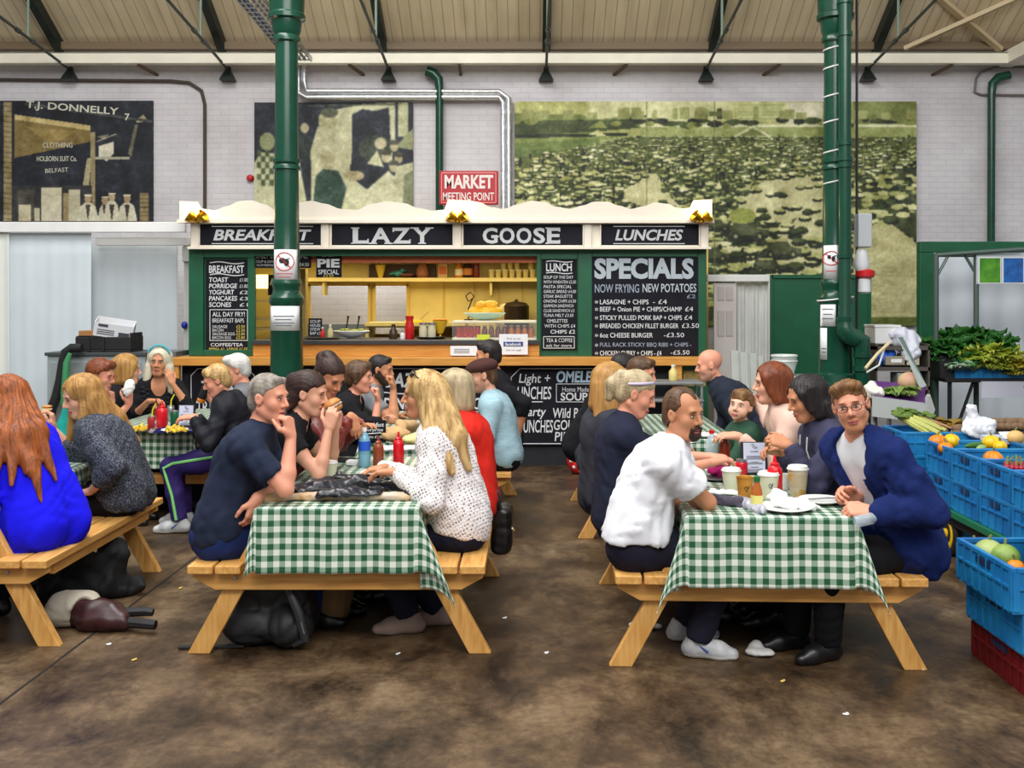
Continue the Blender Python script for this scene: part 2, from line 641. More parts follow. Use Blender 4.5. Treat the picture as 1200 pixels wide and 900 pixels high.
def hair_field(h, child=False):
	st = h['style']
	f = Field()
	vol = h.get('vol', 0.0)
	cr = np.array((.105, .087, .094)) + vol
	K = .02
	if child:
		cr = cr + (0, .003, .002)
	if st == 'buzz':
		cr = np.array((.1005, .081, .0915)) + vol
	if st == 'pony' or st == 'updo':
		cr = np.array((.103, .084, .094)) + vol
	f.ell((-.014, 0, .037), cr)
	f.ell((-.062, 0, -.03), (.05 + vol * .5, .064, .055), k=.03)
	front, slope = h.get('line', ((.09, .078), (.741, -.671)))
	ears = h.get('ears', True)
	if st in ('short', 'bushy'):
		f.cone((.06, -.035, .095), (.06, .035, .095), h.get('tuft', .02) + vol, h.get('tuft', .02) + vol, k=.03)
		if st == 'bushy':
			for a in range(9):
				t = -1.2 + a * .3
				f.ell((.05 + .02 * math.sin(a * 2.3), .058 * math.sin(t), .078 + .025 * math.cos(t)), .025, k=.012)
	if st == 'bob':
		for g in (-1, 1):
			f.cone((-.01, g * .066, .055), (-.012, g * .078, -.085), .042, .036, k=.03)
			f.cone((.045, g * .07, .04), (.03, g * .078, -.05), .022, .016, k=.03)
		f.cone((-.06, -.03, .03), (-.065, -.035, -.09), .06, .052, k=.04)
		f.cone((-.06, .03, .03), (-.065, .035, -.09), .06, .052, k=.04)
		ears = False
	if st == 'long':
		for g in (-1, 1):
			f.cone((-.005, g * .066, .055), (-.02, g * .082, -.13), .042, .036, k=.03)
		f.cone((-.06, -.03, .03), (-.075, -.04, -.13), .06, .05, k=.04)
		f.cone((-.06, .03, .03), (-.075, .04, -.13), .06, .05, k=.04)
		ears = False
	if st == 'pony':
		f.ell((-.115, 0, .06), .026, k=.02)
	if st == 'updo':
		f.ell((-.1, 0, .07), (.045, .05, .045), k=.02)
		f.ell((-.06, 0, .115), (.045, .04, .025), k=.02)
	for L in h.get('locks', ()):
		f.cone(L[0], L[1], L[2], L[3], k=L[4] if len(L) > 4 else .025)
	if st == 'bob' or st == 'long':
		# face opening
		fw = h.get('open', .058)
		f.ell((h.get('opx', .085), 0, -.03), (.145 - h.get('opx', .085), fw, .098), k=.012, sub=True)
		f.ell((.10, h.get('part', 0) * .02, .03), (.05, fw * .92, .052), k=.012, sub=True)
		f.ell((.0, 0, -.15), (.06, .062, .07), k=.01, sub=True)
	else:
		f.plane((front[0], 0, front[1]), (slope[0], 0, slope[1]))
	if ears:
		for g in (-1, 1):
			f.ell((.004, g * .092, -.014), (.027, .03, .034), k=.006, sub=True)
		for g in (-1, 1):
			f.ell((.075, g * .075, -.012), (.062, .04, .075), k=.008, sub=True)
	if h.get('recede'):
		for g in (-1, 1):
			f.ell((.085, g * .045, .085), (.065, .033, .07), k=.01, sub=True)
		if h['recede'] > 1:
			f.ell((.075, 0, .11), (.085, .055, .06), k=.01, sub=True)
	if h.get('crownbald'):
		f.ell((.0, 0, .15), (.15, .075, .09), k=.01, sub=True)
	a = h.get('amp', .0024)
	sd = h.get('seed', 0)
	def strands(x, y, z):
		th = np.arctan2(y, -(x + .02)) if st in ('bob', 'long') else np.arctan2(y, z + .02)
		w = np.sin(14 * z + 3 * th + sd) + .6 * np.sin(31 * x + 17 * y + sd * 2)
		return a * (np.sin(31 * th + 2.4 * w) * .5 + np.sin(57 * th + 3.1 * w + 9 * z) * .35 + np.sin(97 * th + 2 * w + 15 * z) * .25)
	f.disp(strands)
	return f
def person(label, pel, head, fyaw, hyaw, hp=0, hr=0, s=1.0, w=1.0, g=1.0, bust=0.0, belly=0.0, hunch=.03, skin=None, rh=None, lh=None,
		top=None, pants=None, shoes=None, feet=None, kneez=None, hair=None, brow=None, beard=None, stubble=None, glasses=None, lip=(176, 98, 90),
		res='near', extra=None, under=None, child=False, arm=1.0, nose=1.0, jaw=1.0, seed=1, eyeclosed=False, iris=(60, 45, 35), standing=False, sh_fwd=0.0, shrug=0.0):
	step, fine = {'near': (.012, .0045), 'mid': (.013, .0055), 'far': (.014, .0065)}[res]
	pel, head = np.asarray(pel, float), np.asarray(head, float)
	org = np.array((pel[0], pel[1], 0.0))
	root = thing('person', label, 'person', org)
	a = math.radians(fyaw)
	Fv, Lv = np.array((math.cos(a), math.sin(a), 0)), np.array((-math.sin(a), math.cos(a), 0))
	R = rotm('Z', math.radians(hyaw)) @ rotm('Y', math.radians(hp)) @ rotm('X', math.radians(hr))
	def tr(p):
		return head + R @ (np.asarray(p, float) * s)
	nt = tr((-.022, 0, -.08))
	d0 = norm(pel - nt)
	Nb = nt + s * .095 * norm(d0 * .55 + np.array((0, 0, -.6)) - Fv * .18)
	mid = (Nb + pel) / 2 - Fv * hunch * 2 + np.array((0, 0, hunch * .6))
	def bz(t):
		return Nb * (1 - t) ** 2 + 2 * mid * t * (1 - t) + pel * t * t
	U = norm(Nb - bz(.45))
	Lc = Lv
	Fc = norm(np.cross(Lc, U))
	Ch, Wa, Pu = bz(.3), bz(.62), bz(.85)
	Sh = {1: Nb - U * (.066 - shrug) * s + Lc * .162 * w * s + Fc * (.005 + sh_fwd), -1: Nb - U * (.066 - shrug) * s - Lc * .162 * w * s + Fc * (.005 + sh_fwd)}
	arms = {}
	for sd, h in ((-1, rh), (1, lh)):
		h = dict(h or {})
		wr = h.get('p')
		if wr is None:
			wr = pel + Fv * .33 + Lv * sd * .12 + np.array((0, 0, .08))
		wr = np.asarray(wr, float)
		hint = h.get('hint', (Lv * sd * .6 - Fv * .4 + np.array((0, 0, -1.0))))
		el = ik(Sh[sd], wr, .29 * s * arm, .255 * s * arm, hint)
		d = h.get('d')
		d = norm(wr - el) if d is None else norm(d)
		n = h.get('n', np.array((0, 0, -1.0)) if abs(d[2]) < .8 else -Lv * sd)
		arms[sd] = (Sh[sd], el, wr, d, np.asarray(n, float), h.get('curl', 'relaxed'), h.get('thumb', 0.0))
	hips = {sd: pel + Lv * sd * .088 * s + np.array((0, 0, -.01)) for sd in (-1, 1)}
	legs = {}
	for sd in (-1, 1):
		if feet is not None:
			ank = np.asarray(feet[0 if sd < 0 else 1][:3], float)
			fd = feet[0 if sd < 0 else 1][3] if len(feet[0]) > 3 else fyaw
		else:
			k0 = pel + Fv * .43 * s + Lv * sd * .11
			ank = np.array((k0[0] + Fv[0] * .02, k0[1] + Fv[1] * .02, .085))
			fd = fyaw
		kn = ik(hips[sd], ank, .44 * s, .43 * s, Fv + np.array((0, 0, .9)) if not standing else Fv)
		legs[sd] = (hips[sd], kn, ank, fd)
	def torso(f, off, full=True):
		o = off
		cw, ww, pw = .078 * w * s, .062 * w * s, .078 * w * s
		for sd in (-1, 1):
			f.chain([Ch + U * .055 + Lc * sd * cw, Wa + Lc * sd * ww, Pu + Lv * sd * pw, pel + Lv * sd * pw - np.array((0, 0, .0))],
					[.1 * s * (.55 + .45 * g) + o, .096 * s * g + o, .11 * s * g + o, .108 * s * g + o], k=.05)
			f.ell(pel - Fv * .035 + Lv * sd * .085 * w + np.array((0, 0, -.005)), .105 * s * (.5 + .5 * g) + o, k=.04)
			if bust:
				f.ell(Ch - U * .045 + Fc * .085 * s + Lc * sd * .07 * w, .062 * bust + o, k=.05)
			f.cone(Nb + U * .02 * s, Nb - U * .035 * s + Lc * sd * .11 * w * s, .046 * s + o * .6, .05 * s + o, k=.04)
			f.cone(Nb - U * .05 * s + Lc * sd * .05, Sh[sd], .07 * s + o, .053 * s + o, k=.05)
		f.ell(Ch - Fc * .03, np.array((.09, .12 * w, .13)) * s + o, np.stack((Fc, Lc, U), 1), k=.05)
		if belly:
			f.ell(Wa + Fv * .05 - U * .03, np.array((.085, .11, .11)) * belly + o, np.stack((Fv, Lv, np.array((0, 0, 1.))), 1), k=.06)
	# body: one continuous surface
	f = Field()
	torso(f, -.004)
	af = .86 if w < .93 else 1.0
	f.cone(nt + R @ np.array((0, 0, .01)), Nb - U * .02, .052 * s * af, .058 * s * af, k=.03)
	for sd in (-1, 1):
		S_, E_, W_, d, n, cu, th = arms[sd]
		m1 = S_ + (E_ - S_) * .45
		m2 = E_ + (W_ - E_) * .3
		f.chain([S_, m1, E_], [.054 * s * af, .047 * s * af, .039 * s * af], k=.025)
		f.chain([E_, m2, W_], [.039 * s * af, .041 * s * af, .0265 * s * af], k=.02)
		add_hand(f, W_ + d * .005, d, n, sd < 0, cu, s * (.95 if w < .93 else 1.03) * (1 if not child else .9), th)
		h_, k_, a_, fd = legs[sd]
		mt = h_ + (k_ - h_) * .5
		mc = k_ + (a_ - k_) * .35
		f.chain([h_, mt, k_], [.088 * s, .075 * s, .056 * s], k=.04)
		f.chain([k_, mc, a_], [.054 * s, .054 * s, .036 * s], k=.03)
		fdv = np.array((math.cos(math.radians(fd)), math.sin(math.radians(fd)), 0))
		f.cone(a_ - fdv * .03 + (0, 0, -.045), a_ + fdv * .13 + (0, 0, -.055), .03, .022, k=.03)
	head_field(f, tr, R, s, nose, jaw, child)
	zones = [(head - .15, head + .15)]
	for sd in (-1, 1):
		c = arms[sd][2] + arms[sd][3] * .09
		zones.append((c - .1, c + .1))
	V, Q = f.mesh(step, zones, fine)
	Lq = ((V[Q].mean(1) - head) @ R) / s
	mi = np.zeros(len(Q), np.int32)
	lm = (Lq[:, 0] > .07) & (np.abs(Lq[:, 1]) < .024) & (Lq[:, 2] < -.0585) & (Lq[:, 2] > -.082)
	if not child:
		lm &= (np.abs(Lq[:, 1]) < .026 - 60 * (Lq[:, 2] + .0695) ** 2)
	mi[lm] = 1
	mats = [skin, mat('lips_%d_%d_%d' % lip, lip, rough=.45)]
	if stubble:
		sm = (Lq[:, 2] < -.045 - .25 * (.09 - Lq[:, 0]).clip(0, .05)) & (Lq[:, 0] > .0) & (Lq[:, 2] > -.135) & ~lm
		sm |= (Lq[:, 0] > -.005) & (Lq[:, 0] < .03) & (Lq[:, 2] < -.02) & (Lq[:, 2] > -.12) & (np.abs(Lq[:, 1]) > .04)
		mi[sm] = 2
		mats.append(stubble)
	quad_mesh('body', V, Q, mats, root, mi, org, relax=1)
	# clothes
	if top:
		f = Field()
		off = top.get('off', .012)
		torso(f, off)
		sl = top.get('sleeve', 'short')
		so = top.get('so', .014)
		for sd in (-1, 1):
			S_, E_, W_ = arms[sd][:3]
			if sl == 'short':
				e = S_ + (E_ - S_) * top.get('slen', .62)
				f.cone(S_ - (E_ - S_) * .0, e, .055 * s * af + so, .05 * s * af + so * 1.25, k=.03, flat=True)
			elif sl in ('long', 'three'):
				f.chain([S_, S_ + (E_ - S_) * .5, E_], [.055 * s * af + so, .049 * s * af + so, .043 * s * af + so], k=.03)
				fr = .93 if sl == 'long' else top.get('slen', .45)
				e = E_ + (W_ - E_) * fr
				ew = (.028 if sl == 'long' else .038) * s * af
				f.cone(E_, e - norm(e - E_) * .03, .043 * s * af + so, ew + so * .9, k=.02)
				f.ell(E_ + (W_ - E_) * .28, .0425 * s * af + so * .8, k=.03)
				f.cone(e - norm(e - E_) * .04, e, ew + so * (1.05 if not top.get('cuff') else .7), ew + so * (.9 if not top.get('cuff') else .6), k=.008, flat=True)
			elif sl == 'strap':
				pass
		if top.get('bottom'):
			bo = top['bottom']
			for sd in (-1, 1):
				f.cone(pel + Lv * sd * .09, pel + Lv * sd * .1 + Fv * bo[0] + np.array((0, 0, bo[1])), .115 + off, .1 + off, k=.05)
		nk = top.get('neck', 'crew')
		if nk in ('polo', 'collar'):
			f.cone(Nb - U * .015, Nb + U * .035 + Fc * .002, .068 * s * af, .066 * s * af, k=.012, flat=True)
		if nk == 'hood':
			for q in range(8):
				t0, t1 = [math.radians(-125 + 250 * (q + i) / 8) for i in (0, 1)]
				p0 = Nb - Fc * (.085 * math.cos(t0) - .01) + Lc * .088 * math.sin(t0) + U * (.012 - .035 * (1 - math.cos(t0)) * .6)
				p1 = Nb - Fc * (.085 * math.cos(t1) - .01) + Lc * .088 * math.sin(t1) + U * (.012 - .035 * (1 - math.cos(t1)) * .6)
				r0, r1 = [.03 + .018 * max(0, math.cos(t)) for t in (t0, t1)]
				f.cone(p0, p1, r0, r1, k=.015)
			f.ell(Nb - Fc * .1 - U * .05, (.055, .075, .075), np.stack((Fc, Lc, U), 1), k=.03)
		if nk == 'crew':
			f.cone(Nb - U * .01, Nb + U * .012 + Fc * .004, .064 * s * af, .062 * s * af, k=.01, flat=True)
		if nk in ('v', 'scoop', 'open'):
			dp = top.get('depth', .1)
			wd = top.get('wide', .05)
			f.cone(Nb + Fc * .07, Nb - U * dp + Fc * .15, wd, wd * (.5 if nk != 'scoop' else .9), k=.008, sub=True)
			f.cone(Nb + U * .05, Nb - U * .0 + Fc * .03, .058 * af, .06 * af, k=.006, sub=True)
		hem = top.get('hem', .06)
		f.plane(pel + np.array((0, 0, -hem)) + Fv * 0, norm(np.array((0, 0, -1.0)) + Fv * top.get('hemtilt', .15)))
		f.disp(folds(seed, top.get('fold', .0055), top.get('freq', 30)))
		V, Q = f.mesh(.011 if res == 'near' else .013)
		quad_mesh(top.get('name', 'shirt'), V, Q, top['m'], root, None, org, relax=1)
	if under:
		f = Field()
		torso(f, .003)
		f.cone(Nb - U * .01, Nb + U * .008 + Fc * .004, .062 * s * af, .06 * s * af, k=.01, flat=True)
		f.plane(pel + np.array((0, 0, -.02)), (0, 0, -1))
		V, Q = f.mesh(.012)
		quad_mesh('tee_shirt', V, Q, under, root, None, org, relax=1)
	if pants is not None:
		f = Field()
		pw = .078 * w * s
		for sd in (-1, 1):
			h_, k_, a_, fd = legs[sd]
			f.cone(Pu + Lv * sd * pw, pel + Lv * sd * pw, .116 * g, .12 * g, k=.04)
			f.ell(pel - Fv * .035 + Lv * sd * .085 * w + np.array((0, 0, -.005)), .114 * (.5 + .5 * g), k=.04)
			f.chain([h_, h_ + (k_ - h_) * .5, k_], [.1 * s, .088 * s, .07 * s], k=.04)
			f.chain([k_, k_ + (a_ - k_) * .5], [.07 * s, .066 * s], k=.03)
			f.cone(k_ + (a_ - k_) * .5, a_ + (a_ - k_) * -.02, .066 * s, .062 * s, k=.02, flat=True)
		if belly:
			f.ell(pel + Fv * .07 + np.array((0, 0, .06)), np.array((.095, .125, .1)) * belly + .016, np.stack((Fv, Lv, np.array((0, 0, 1.))), 1), k=.05)
		f.plane(Pu + np.array((0, 0, .07)), (0, 0, 1))
		f.disp(folds(seed + 7, .006, 28))
		V, Q = f.mesh(.013)
		quad_mesh('trousers', V, Q, pants, root, None, org, relax=1)
	if shoes is not None:
		for sd in (-1, 1):
			h_, k_, a_, fd = legs[sd]
			fdv = np.array((math.cos(math.radians(fd)), math.sin(math.radians(fd)), 0))
			lv = np.array((-fdv[1], fdv[0], 0))
			z0 = a_[2] - .085
			b = np.array((a_[0], a_[1], z0))
			f = Field()
			sole, upper = shoes if isinstance(shoes, tuple) else (shoes, shoes)
			f.cone(b - fdv * .045 + (0, 0, .04), b + fdv * .1 + (0, 0, .034), .038, .04, k=.03)
			f.cone(b + fdv * .1 + (0, 0, .034), b + fdv * .165 + (0, 0, .026), .041, .03, k=.03)
			f.cone(b - fdv * .02 + (0, 0, .05), b - fdv * .012 + (0, 0, .1), .038, .04, k=.03, flat=True)
			f.cone(b - fdv * .01 + (0, 0, .07), b + fdv * .1 + (0, 0, .05), .04, .03, k=.03)
			f.plane(b + (0, 0, .002), (0, 0, -1))
			V, Q = f.mesh(.008)
			mi = (V[Q].mean(1)[:, 2] < z0 + .024).astype(np.int32)
			so_ = quad_mesh('shoe', V, Q, [upper, sole], root, mi, org, relax=1)
			if isinstance(shoes, tuple):
				lb = MB()
				for q in (.035, .055, .075):
					c0 = b + fdv * q + (0, 0, .1 - q * .36)
					lb.tube([c0 - lv * .03 - (0, 0, .012), c0, c0 + lv * .03 - (0, 0, .012)], .004, 6)
				lb.build('laces', mat('lace_white', (236, 236, 238)), so_, 40, org)
				lb = MB()
				for sd2 in (-1, 1):
					lb.tube([b + lv * sd2 * .04 + fdv * .0 + (0, 0, .075), b + lv * sd2 * .043 + fdv * .05 + (0, 0, .04)], .006, 6)
				lb.build('side_stripe', mat('stripe_blue', (60, 80, 140)), so_, 40, org)
	# hair
	if hair:
		if hair.get('wl'):
			T = R.T @ rotm('Z', math.radians(hyaw))
			hair['locks'] = list(hair.get('locks', ())) + [(T @ np.array(l[0]), T @ np.array(l[1]), l[2], l[3]) for l in hair['wl']]
		f = hair_field(hair, child)
		V, Q = f.mesh({'near': .0045, 'mid': .0055, 'far': .007}[res])
		V = (V * s) @ R.T + head
		quad_mesh('hair', V, Q, hair['m'], root, None, org, relax=1)
	# eyes, brows
	dark = mat('lash_dark', (46, 34, 30), rough=.6)
	for gg in (-1, 1):
		e = MB()
		if not eyeclosed:
			e.ell(tr((.0865, gg * .0315, .002)), (.0055 * s, .0125 * s, .0043 * s), 12, 8, R, 0)
			e.ell(tr((.0905, gg * .0312, .0022)), (.0028 * s, .0055 * s, .0044 * s), 10, 6, R, 1)
		pts = [tr((.0885 - .004 * abs(q) ** 2, gg * (.031 + q * .0145), .0068 - .003 * q * q)) for q in (-1, -.5, 0, .5, 1)]
		e.tube(pts, [.0014 * s, .0024 * s, .0027 * s, .0025 * s, .0014 * s], 6, 2)
		e.build('eye', [mat('eye_white', (226, 218, 210), rough=.3), mat('iris_%d' % iris[0], iris, rough=.25), dark], root, 40, org)
		b = MB()
		pts = [tr((.0925 - .007 * max(0, q) ** 1.5 - .001, gg * (.031 + q * .019), .0215 + .0035 * (1 - q * q) - .001 * q)) for q in (-1, -.5, 0, .5, 1)]
		b.tube(pts, [.0025 * s, .0032 * s, .003 * s, .0026 * s, .0014 * s], 6)
		b.build('eyebrow', brow or dark, root, 40, org)
	if beard:
		f = Field()
		if beard['style'] == 'goatee':
			f.ell((.073, 0, -.1), (.026, .03, .024), k=.01)
			for q in (-1, 1):
				f.cone((.085, q * .028, -.062), (.078, q * .026, -.095), .0085, .013, k=.012)
				f.cone((.098, q * .004, -.053), (.086, q * .029, -.062), .007, .008, k=.008)
			f.ell((.1, 0, -.07), (.024, .022, .011), k=.004, sub=True)
		else:
			f.ell((.028, 0, -.042), (.066, .063, .081), k=.02)
			f.ell((.068, 0, -.1), (.026, .029, .026), k=.02)
			for q in (-1, 1):
				f.cone((-.012, q * .056, -.05), (.055, q * .024, -.1), .02, .02, k=.03)
				f.cone((.0, q * .07, -.01), (.0, q * .066, -.05), .014, .016, k=.02)
				f.cone((.098, q * .004, -.053), (.08, q * .032, -.064), .007, .01, k=.008)
			f.ell((.08, 0, -.02), (.06, .075, .034), k=.006, sub=True)
			f.ell((.1, 0, -.07), (.026, .022, .009), k=.004, sub=True)
			f.plane((.0, 0, .0), (0, 0, 1))
		f.disp(folds(3, .0015, 220))
		V, Q = f.mesh(.005)
		V = (V * s) @ R.T + head
		quad_mesh('beard', V, Q, beard['m'], root, None, org, relax=1)
	if glasses is not None:
		b = MB()
		for gg in (-1, 1):
			ring = [tr((.104, gg * (.032 + .024 * math.cos(t)), .0 + .017 * math.sin(t))) for t in np.linspace(0, 2 * PI, 17)]
			b.tube(ring, .0017 * s, 6)
			b.tube([tr((.104, gg * .056, .004)), tr((.06, gg * .083, .006)), tr((-.005, gg * .087, .012))], .0017 * s, 6)
		b.tube([tr((.106, -.009, .004)), tr((.108, 0, .008)), tr((.106, .009, .004))], .0017 * s, 6)
		b.build('glasses', glasses, root, 40, org)
	if extra:
		extra(dict(root=root, org=org, tr=tr, R=R, Nb=Nb, U=U, Fc=Fc, Lc=Lc, Fv=Fv, Lv=Lv, Ch=Ch, Wa=Wa, pel=pel, arms=arms, legs=legs, Sh=Sh, s=s))
	return root
# ---------------------------------------------------------------- the market hall
WY = 13.2          # painted brick wall
def brick_material():
	m = bpy.data.materials.new('white_painted_brick')
	m.use_nodes = True
	nt = m.node_tree
	b = nt.nodes['Principled BSDF']
	tc = nt.nodes.new('ShaderNodeTexCoord')
	mp = nt.nodes.new('ShaderNodeMapping')
	mp.inputs['Rotation'].default_value = (PI / 2, 0, 0)
	nt.links.new(tc.outputs['Object'], mp.inputs['Vector'])
	br = nt.nodes.new('ShaderNodeTexBrick')
	br.inputs['Scale'].default_value = 1.0
	br.inputs['Brick Width'].default_value = .215
	br.inputs['Row Height'].default_value = .072
	br.inputs['Mortar Size'].default_value = .005
	br.inputs['Mortar Smooth'].default_value = .6
	br.inputs['Color1'].default_value = (*lin((218, 215, 219)), 1)
	br.inputs['Color2'].default_value = (*lin((213, 210, 215)), 1)
	br.inputs['Mortar'].default_value = (*lin((200, 198, 203)), 1)
	nt.links.new(mp.outputs[0], br.inputs['Vector'])
	n = nt.nodes.new('ShaderNodeTexNoise')
	n.inputs['Scale'].default_value = 1.3
	n.inputs['Detail'].default_value = 5
	nt.links.new(tc.outputs['Object'], n.inputs['Vector'])
	r = nt.nodes.new('ShaderNodeValToRGB')
	r.color_ramp.elements[0].position = .35
	r.color_ramp.elements[0].color = (.84, .82, .82, 1)
	r.color_ramp.elements[1].position = .6
	r.color_ramp.elements[1].color = (1, 1, 1, 1)
	nt.links.new(n.outputs['Fac'], r.inputs['Fac'])
	mx = nt.nodes.new('ShaderNodeMix')
	mx.data_type = 'RGBA'
	mx.blend_type = 'MULTIPLY'
	mx.inputs[0].default_value = 1
	nt.links.new(br.outputs['Color'], mx.inputs[6])
	nt.links.new(r.outputs['Color'], mx.inputs[7])
	nt.links.new(mx.outputs[2], b.inputs['Base Color'])
	bp = nt.nodes.new('ShaderNodeBump')
	bp.inputs['Strength'].default_value = .35
	bp.inputs['Distance'].default_value = .01
	bp.invert = True
	nt.links.new(br.outputs['Fac'], bp.inputs['Height'])
	nt.links.new(bp.outputs['Normal'], b.inputs['Normal'])
	b.inputs['Roughness'].default_value = .7
	return m
def floor_material():
	m = bpy.data.materials.new('stained_concrete')
	m.use_nodes = True
	nt = m.node_tree
	b = nt.nodes['Principled BSDF']
	tc = nt.nodes.new('ShaderNodeTexCoord')
	def noise(sc, det, rough, stretch=(1, 1, 1), dist=0.0):
		mp = nt.nodes.new('ShaderNodeMapping')
		mp.inputs['Scale'].default_value = stretch
		nt.links.new(tc.outputs['Object'], mp.inputs['Vector'])
		n = nt.nodes.new('ShaderNodeTexNoise')
		n.inputs['Scale'].default_value = sc
		n.inputs['Detail'].default_value = det
		n.inputs['Roughness'].default_value = rough
		n.inputs['Distortion'].default_value = dist
		nt.links.new(mp.outputs[0], n.inputs['Vector'])
		return n
	def ramp(n, els):
		r = nt.nodes.new('ShaderNodeValToRGB')
		r.color_ramp.elements[0].position, r.color_ramp.elements[0].color = els[0][0], (*lin(els[0][1]), 1)
		r.color_ramp.elements[1].position, r.color_ramp.elements[1].color = els[-1][0], (*lin(els[-1][1]), 1)
		for p, c in els[1:-1]:
			e = r.color_ramp.elements.new(p)
			e.color = (*lin(c), 1)
		nt.links.new(n.outputs['Fac'], r.inputs['Fac'])
		return r
	def mul(a, c, f):
		mx = nt.nodes.new('ShaderNodeMix')
		mx.data_type = 'RGBA'
		mx.blend_type = 'MULTIPLY'
		mx.inputs[0].default_value = f
		nt.links.new(a, mx.inputs[6])
		nt.links.new(c, mx.inputs[7])
		return mx.outputs[2]
	base = ramp(noise(1.1, 6, .62, dist=.15), [(.3, (68, 50, 34)), (.45, (104, 82, 56)), (.58, (120, 98, 70)), (.74, (140, 124, 100))])
	st = ramp(noise(2.6, 9, .72, (1.0, .7, 1), .25), [(.36, (62, 52, 48)), (.5, (190, 180, 172)), (.6, (255, 255, 255))])
	fine = ramp(noise(26, 4, .7), [(.3, (190, 182, 176)), (.65, (255, 255, 255))])
	c = mul(base.outputs[0], st.outputs[0], .9)
	c = mul(c, fine.outputs[0], .8)
	nt.links.new(c, b.inputs['Base Color'])
	rr = nt.nodes.new('ShaderNodeMapRange')
	rr.inputs[1].default_value, rr.inputs[2].default_value = .3, .7
	rr.inputs[3].default_value, rr.inputs[4].default_value = .34, .7
	nt.links.new(st.inputs['Fac'].links[0].from_socket, rr.inputs[0])
	nt.links.new(rr.outputs[0], b.inputs['Roughness'])
	bp = nt.nodes.new('ShaderNodeBump')
	bp.inputs['Strength'].default_value = .15
	bp.inputs['Distance'].default_value = .01
	nt.links.new(fine.inputs['Fac'].links[0].from_socket, bp.inputs['Height'])
	nt.links.new(bp.outputs['Normal'], b.inputs['Normal'])
	return m
def ceiling_material():
	m = bpy.data.materials.new('tongue_and_groove_ceiling')
	m.use_nodes = True
	nt = m.node_tree
	b = nt.nodes['Principled BSDF']
	tc = nt.nodes.new('ShaderNodeTexCoord')
	sp = nt.nodes.new('ShaderNodeSeparateXYZ')
	nt.links.new(tc.outputs['Object'], sp.inputs[0])
	mu = nt.nodes.new('ShaderNodeMath')
	mu.operation = 'MULTIPLY'
	mu.inputs[1].default_value = 1 / .135
	nt.links.new(sp.outputs[0], mu.inputs[0])
	fr = nt.nodes.new('ShaderNodeMath')
	fr.operation = 'FRACT'
	nt.links.new(mu.outputs[0], fr.inputs[0])
	r = nt.nodes.new('ShaderNodeValToRGB')
	r.color_ramp.elements[0].position, r.color_ramp.elements[0].color = .0, (*lin((164, 142, 108)), 1)
	r.color_ramp.elements[1].position, r.color_ramp.elements[1].color = .12, (*lin((244, 228, 196)), 1)
	nt.links.new(fr.outputs[0], r.inputs['Fac'])
	n = nt.nodes.new('ShaderNodeTexNoise')
	mp = nt.nodes.new('ShaderNodeMapping')
	mp.inputs['Scale'].default_value = (3, .35, .35)
	nt.links.new(tc.outputs['Object'], mp.inputs['Vector'])
	nt.links.new(mp.outputs[0], n.inputs['Vector'])
	n.inputs['Scale'].default_value = 2.5
	n.inputs['Detail'].default_value = 4
	r2 = nt.nodes.new('ShaderNodeValToRGB')
	r2.color_ramp.elements[0].position, r2.color_ramp.elements[0].color = .3, (.78, .76, .72, 1)
	r2.color_ramp.elements[1].position, r2.color_ramp.elements[1].color = .7, (1, 1, 1, 1)
	nt.links.new(n.outputs['Fac'], r2.inputs['Fac'])
	mx = nt.nodes.new('ShaderNodeMix')
	mx.data_type = 'RGBA'
	mx.blend_type = 'MULTIPLY'
	mx.inputs[0].default_value = 1
	nt.links.new(r.outputs[0], mx.inputs[6])
	nt.links.new(r2.outputs[0], mx.inputs[7])
	nt.links.new(mx.outputs[2], b.inputs['Base Color'])
	b.inputs['Roughness'].default_value = .6
	return m
m_brick, m_floor, m_ceil = brick_material(), floor_material(), ceiling_material()
m_cream = mat('cream_paint', (238, 234, 216), rough=.5, var=.06, scale=3)
m_white = mat('white_paint', (228, 228, 226), rough=.5, var=.04, scale=4)
m_iron = mat('black_green_iron', (22, 34, 30), rough=.5, var=.2, scale=9)
m_green = mat('market_green_gloss', (12, 66, 48), rough=.26, var=.14, scale=6, bump=.05, bscale=40)
m_sgreen = mat('stall_green_paint', (16, 86, 56), rough=.45, var=.12, scale=5)
m_steel = mat('brushed_steel', (176, 178, 180), rough=.35, metal=.9, var=.12, scale=30)
m_foil = mat('foil_lagging', (214, 216, 220), rough=.28, metal=.85, var=.15, scale=20, bump=.4, bscale=90)
m_black = mat('matte_black', (24, 24, 27), rough=.6, var=.2, scale=20)
m_grey = mat('grey_plastic', (128, 130, 130), rough=.6, var=.1, scale=15)
b = MB()
b.bb(-9, 9, -4, 15.5, -.12, 0)
struct(b.build('floor', m_floor), 'stained brown concrete market floor')
b = MB()
J0, J1 = P(60, 780, 2088 / 430), P(236, 648, 2088 / 298)
dd = (J1 - J0) / np.linalg.norm(J1 - J0)
b.beam(J0 - dd * 1.2 + (0, 0, .001), J1 + dd * 4.5 + (0, 0, .001), .012, .003)
struct(b.build('trim_1', mat('floor_joint', (26, 22, 20), rough=.95)), 'dark joint line in the concrete floor')
b = MB()
b.bb(-9, 9, WY, WY + .35, 0, 5.6)
struct(b.build('wall_back', m_brick), 'white painted brick wall')
RZ0 = PZ(51, WY)
SLP = .567
b = MB()
y1 = 9.2
b.add([(-9, WY, RZ0), (9, WY, RZ0), (9, y1, RZ0 + SLP * (WY - y1)), (-9, y1, RZ0 + SLP * (WY - y1)),
	(-9, WY, RZ0 + .06), (9, WY, RZ0 + .06), (9, y1, RZ0 + .06 + SLP * (WY - y1)), (-9, y1, RZ0 + .06 + SLP * (WY - y1))],
	[(0, 1, 2, 3), (4, 7, 6, 5), (0, 4, 5, 1), (1, 5, 6, 2), (2, 6, 7, 3), (3, 7, 4, 0)])
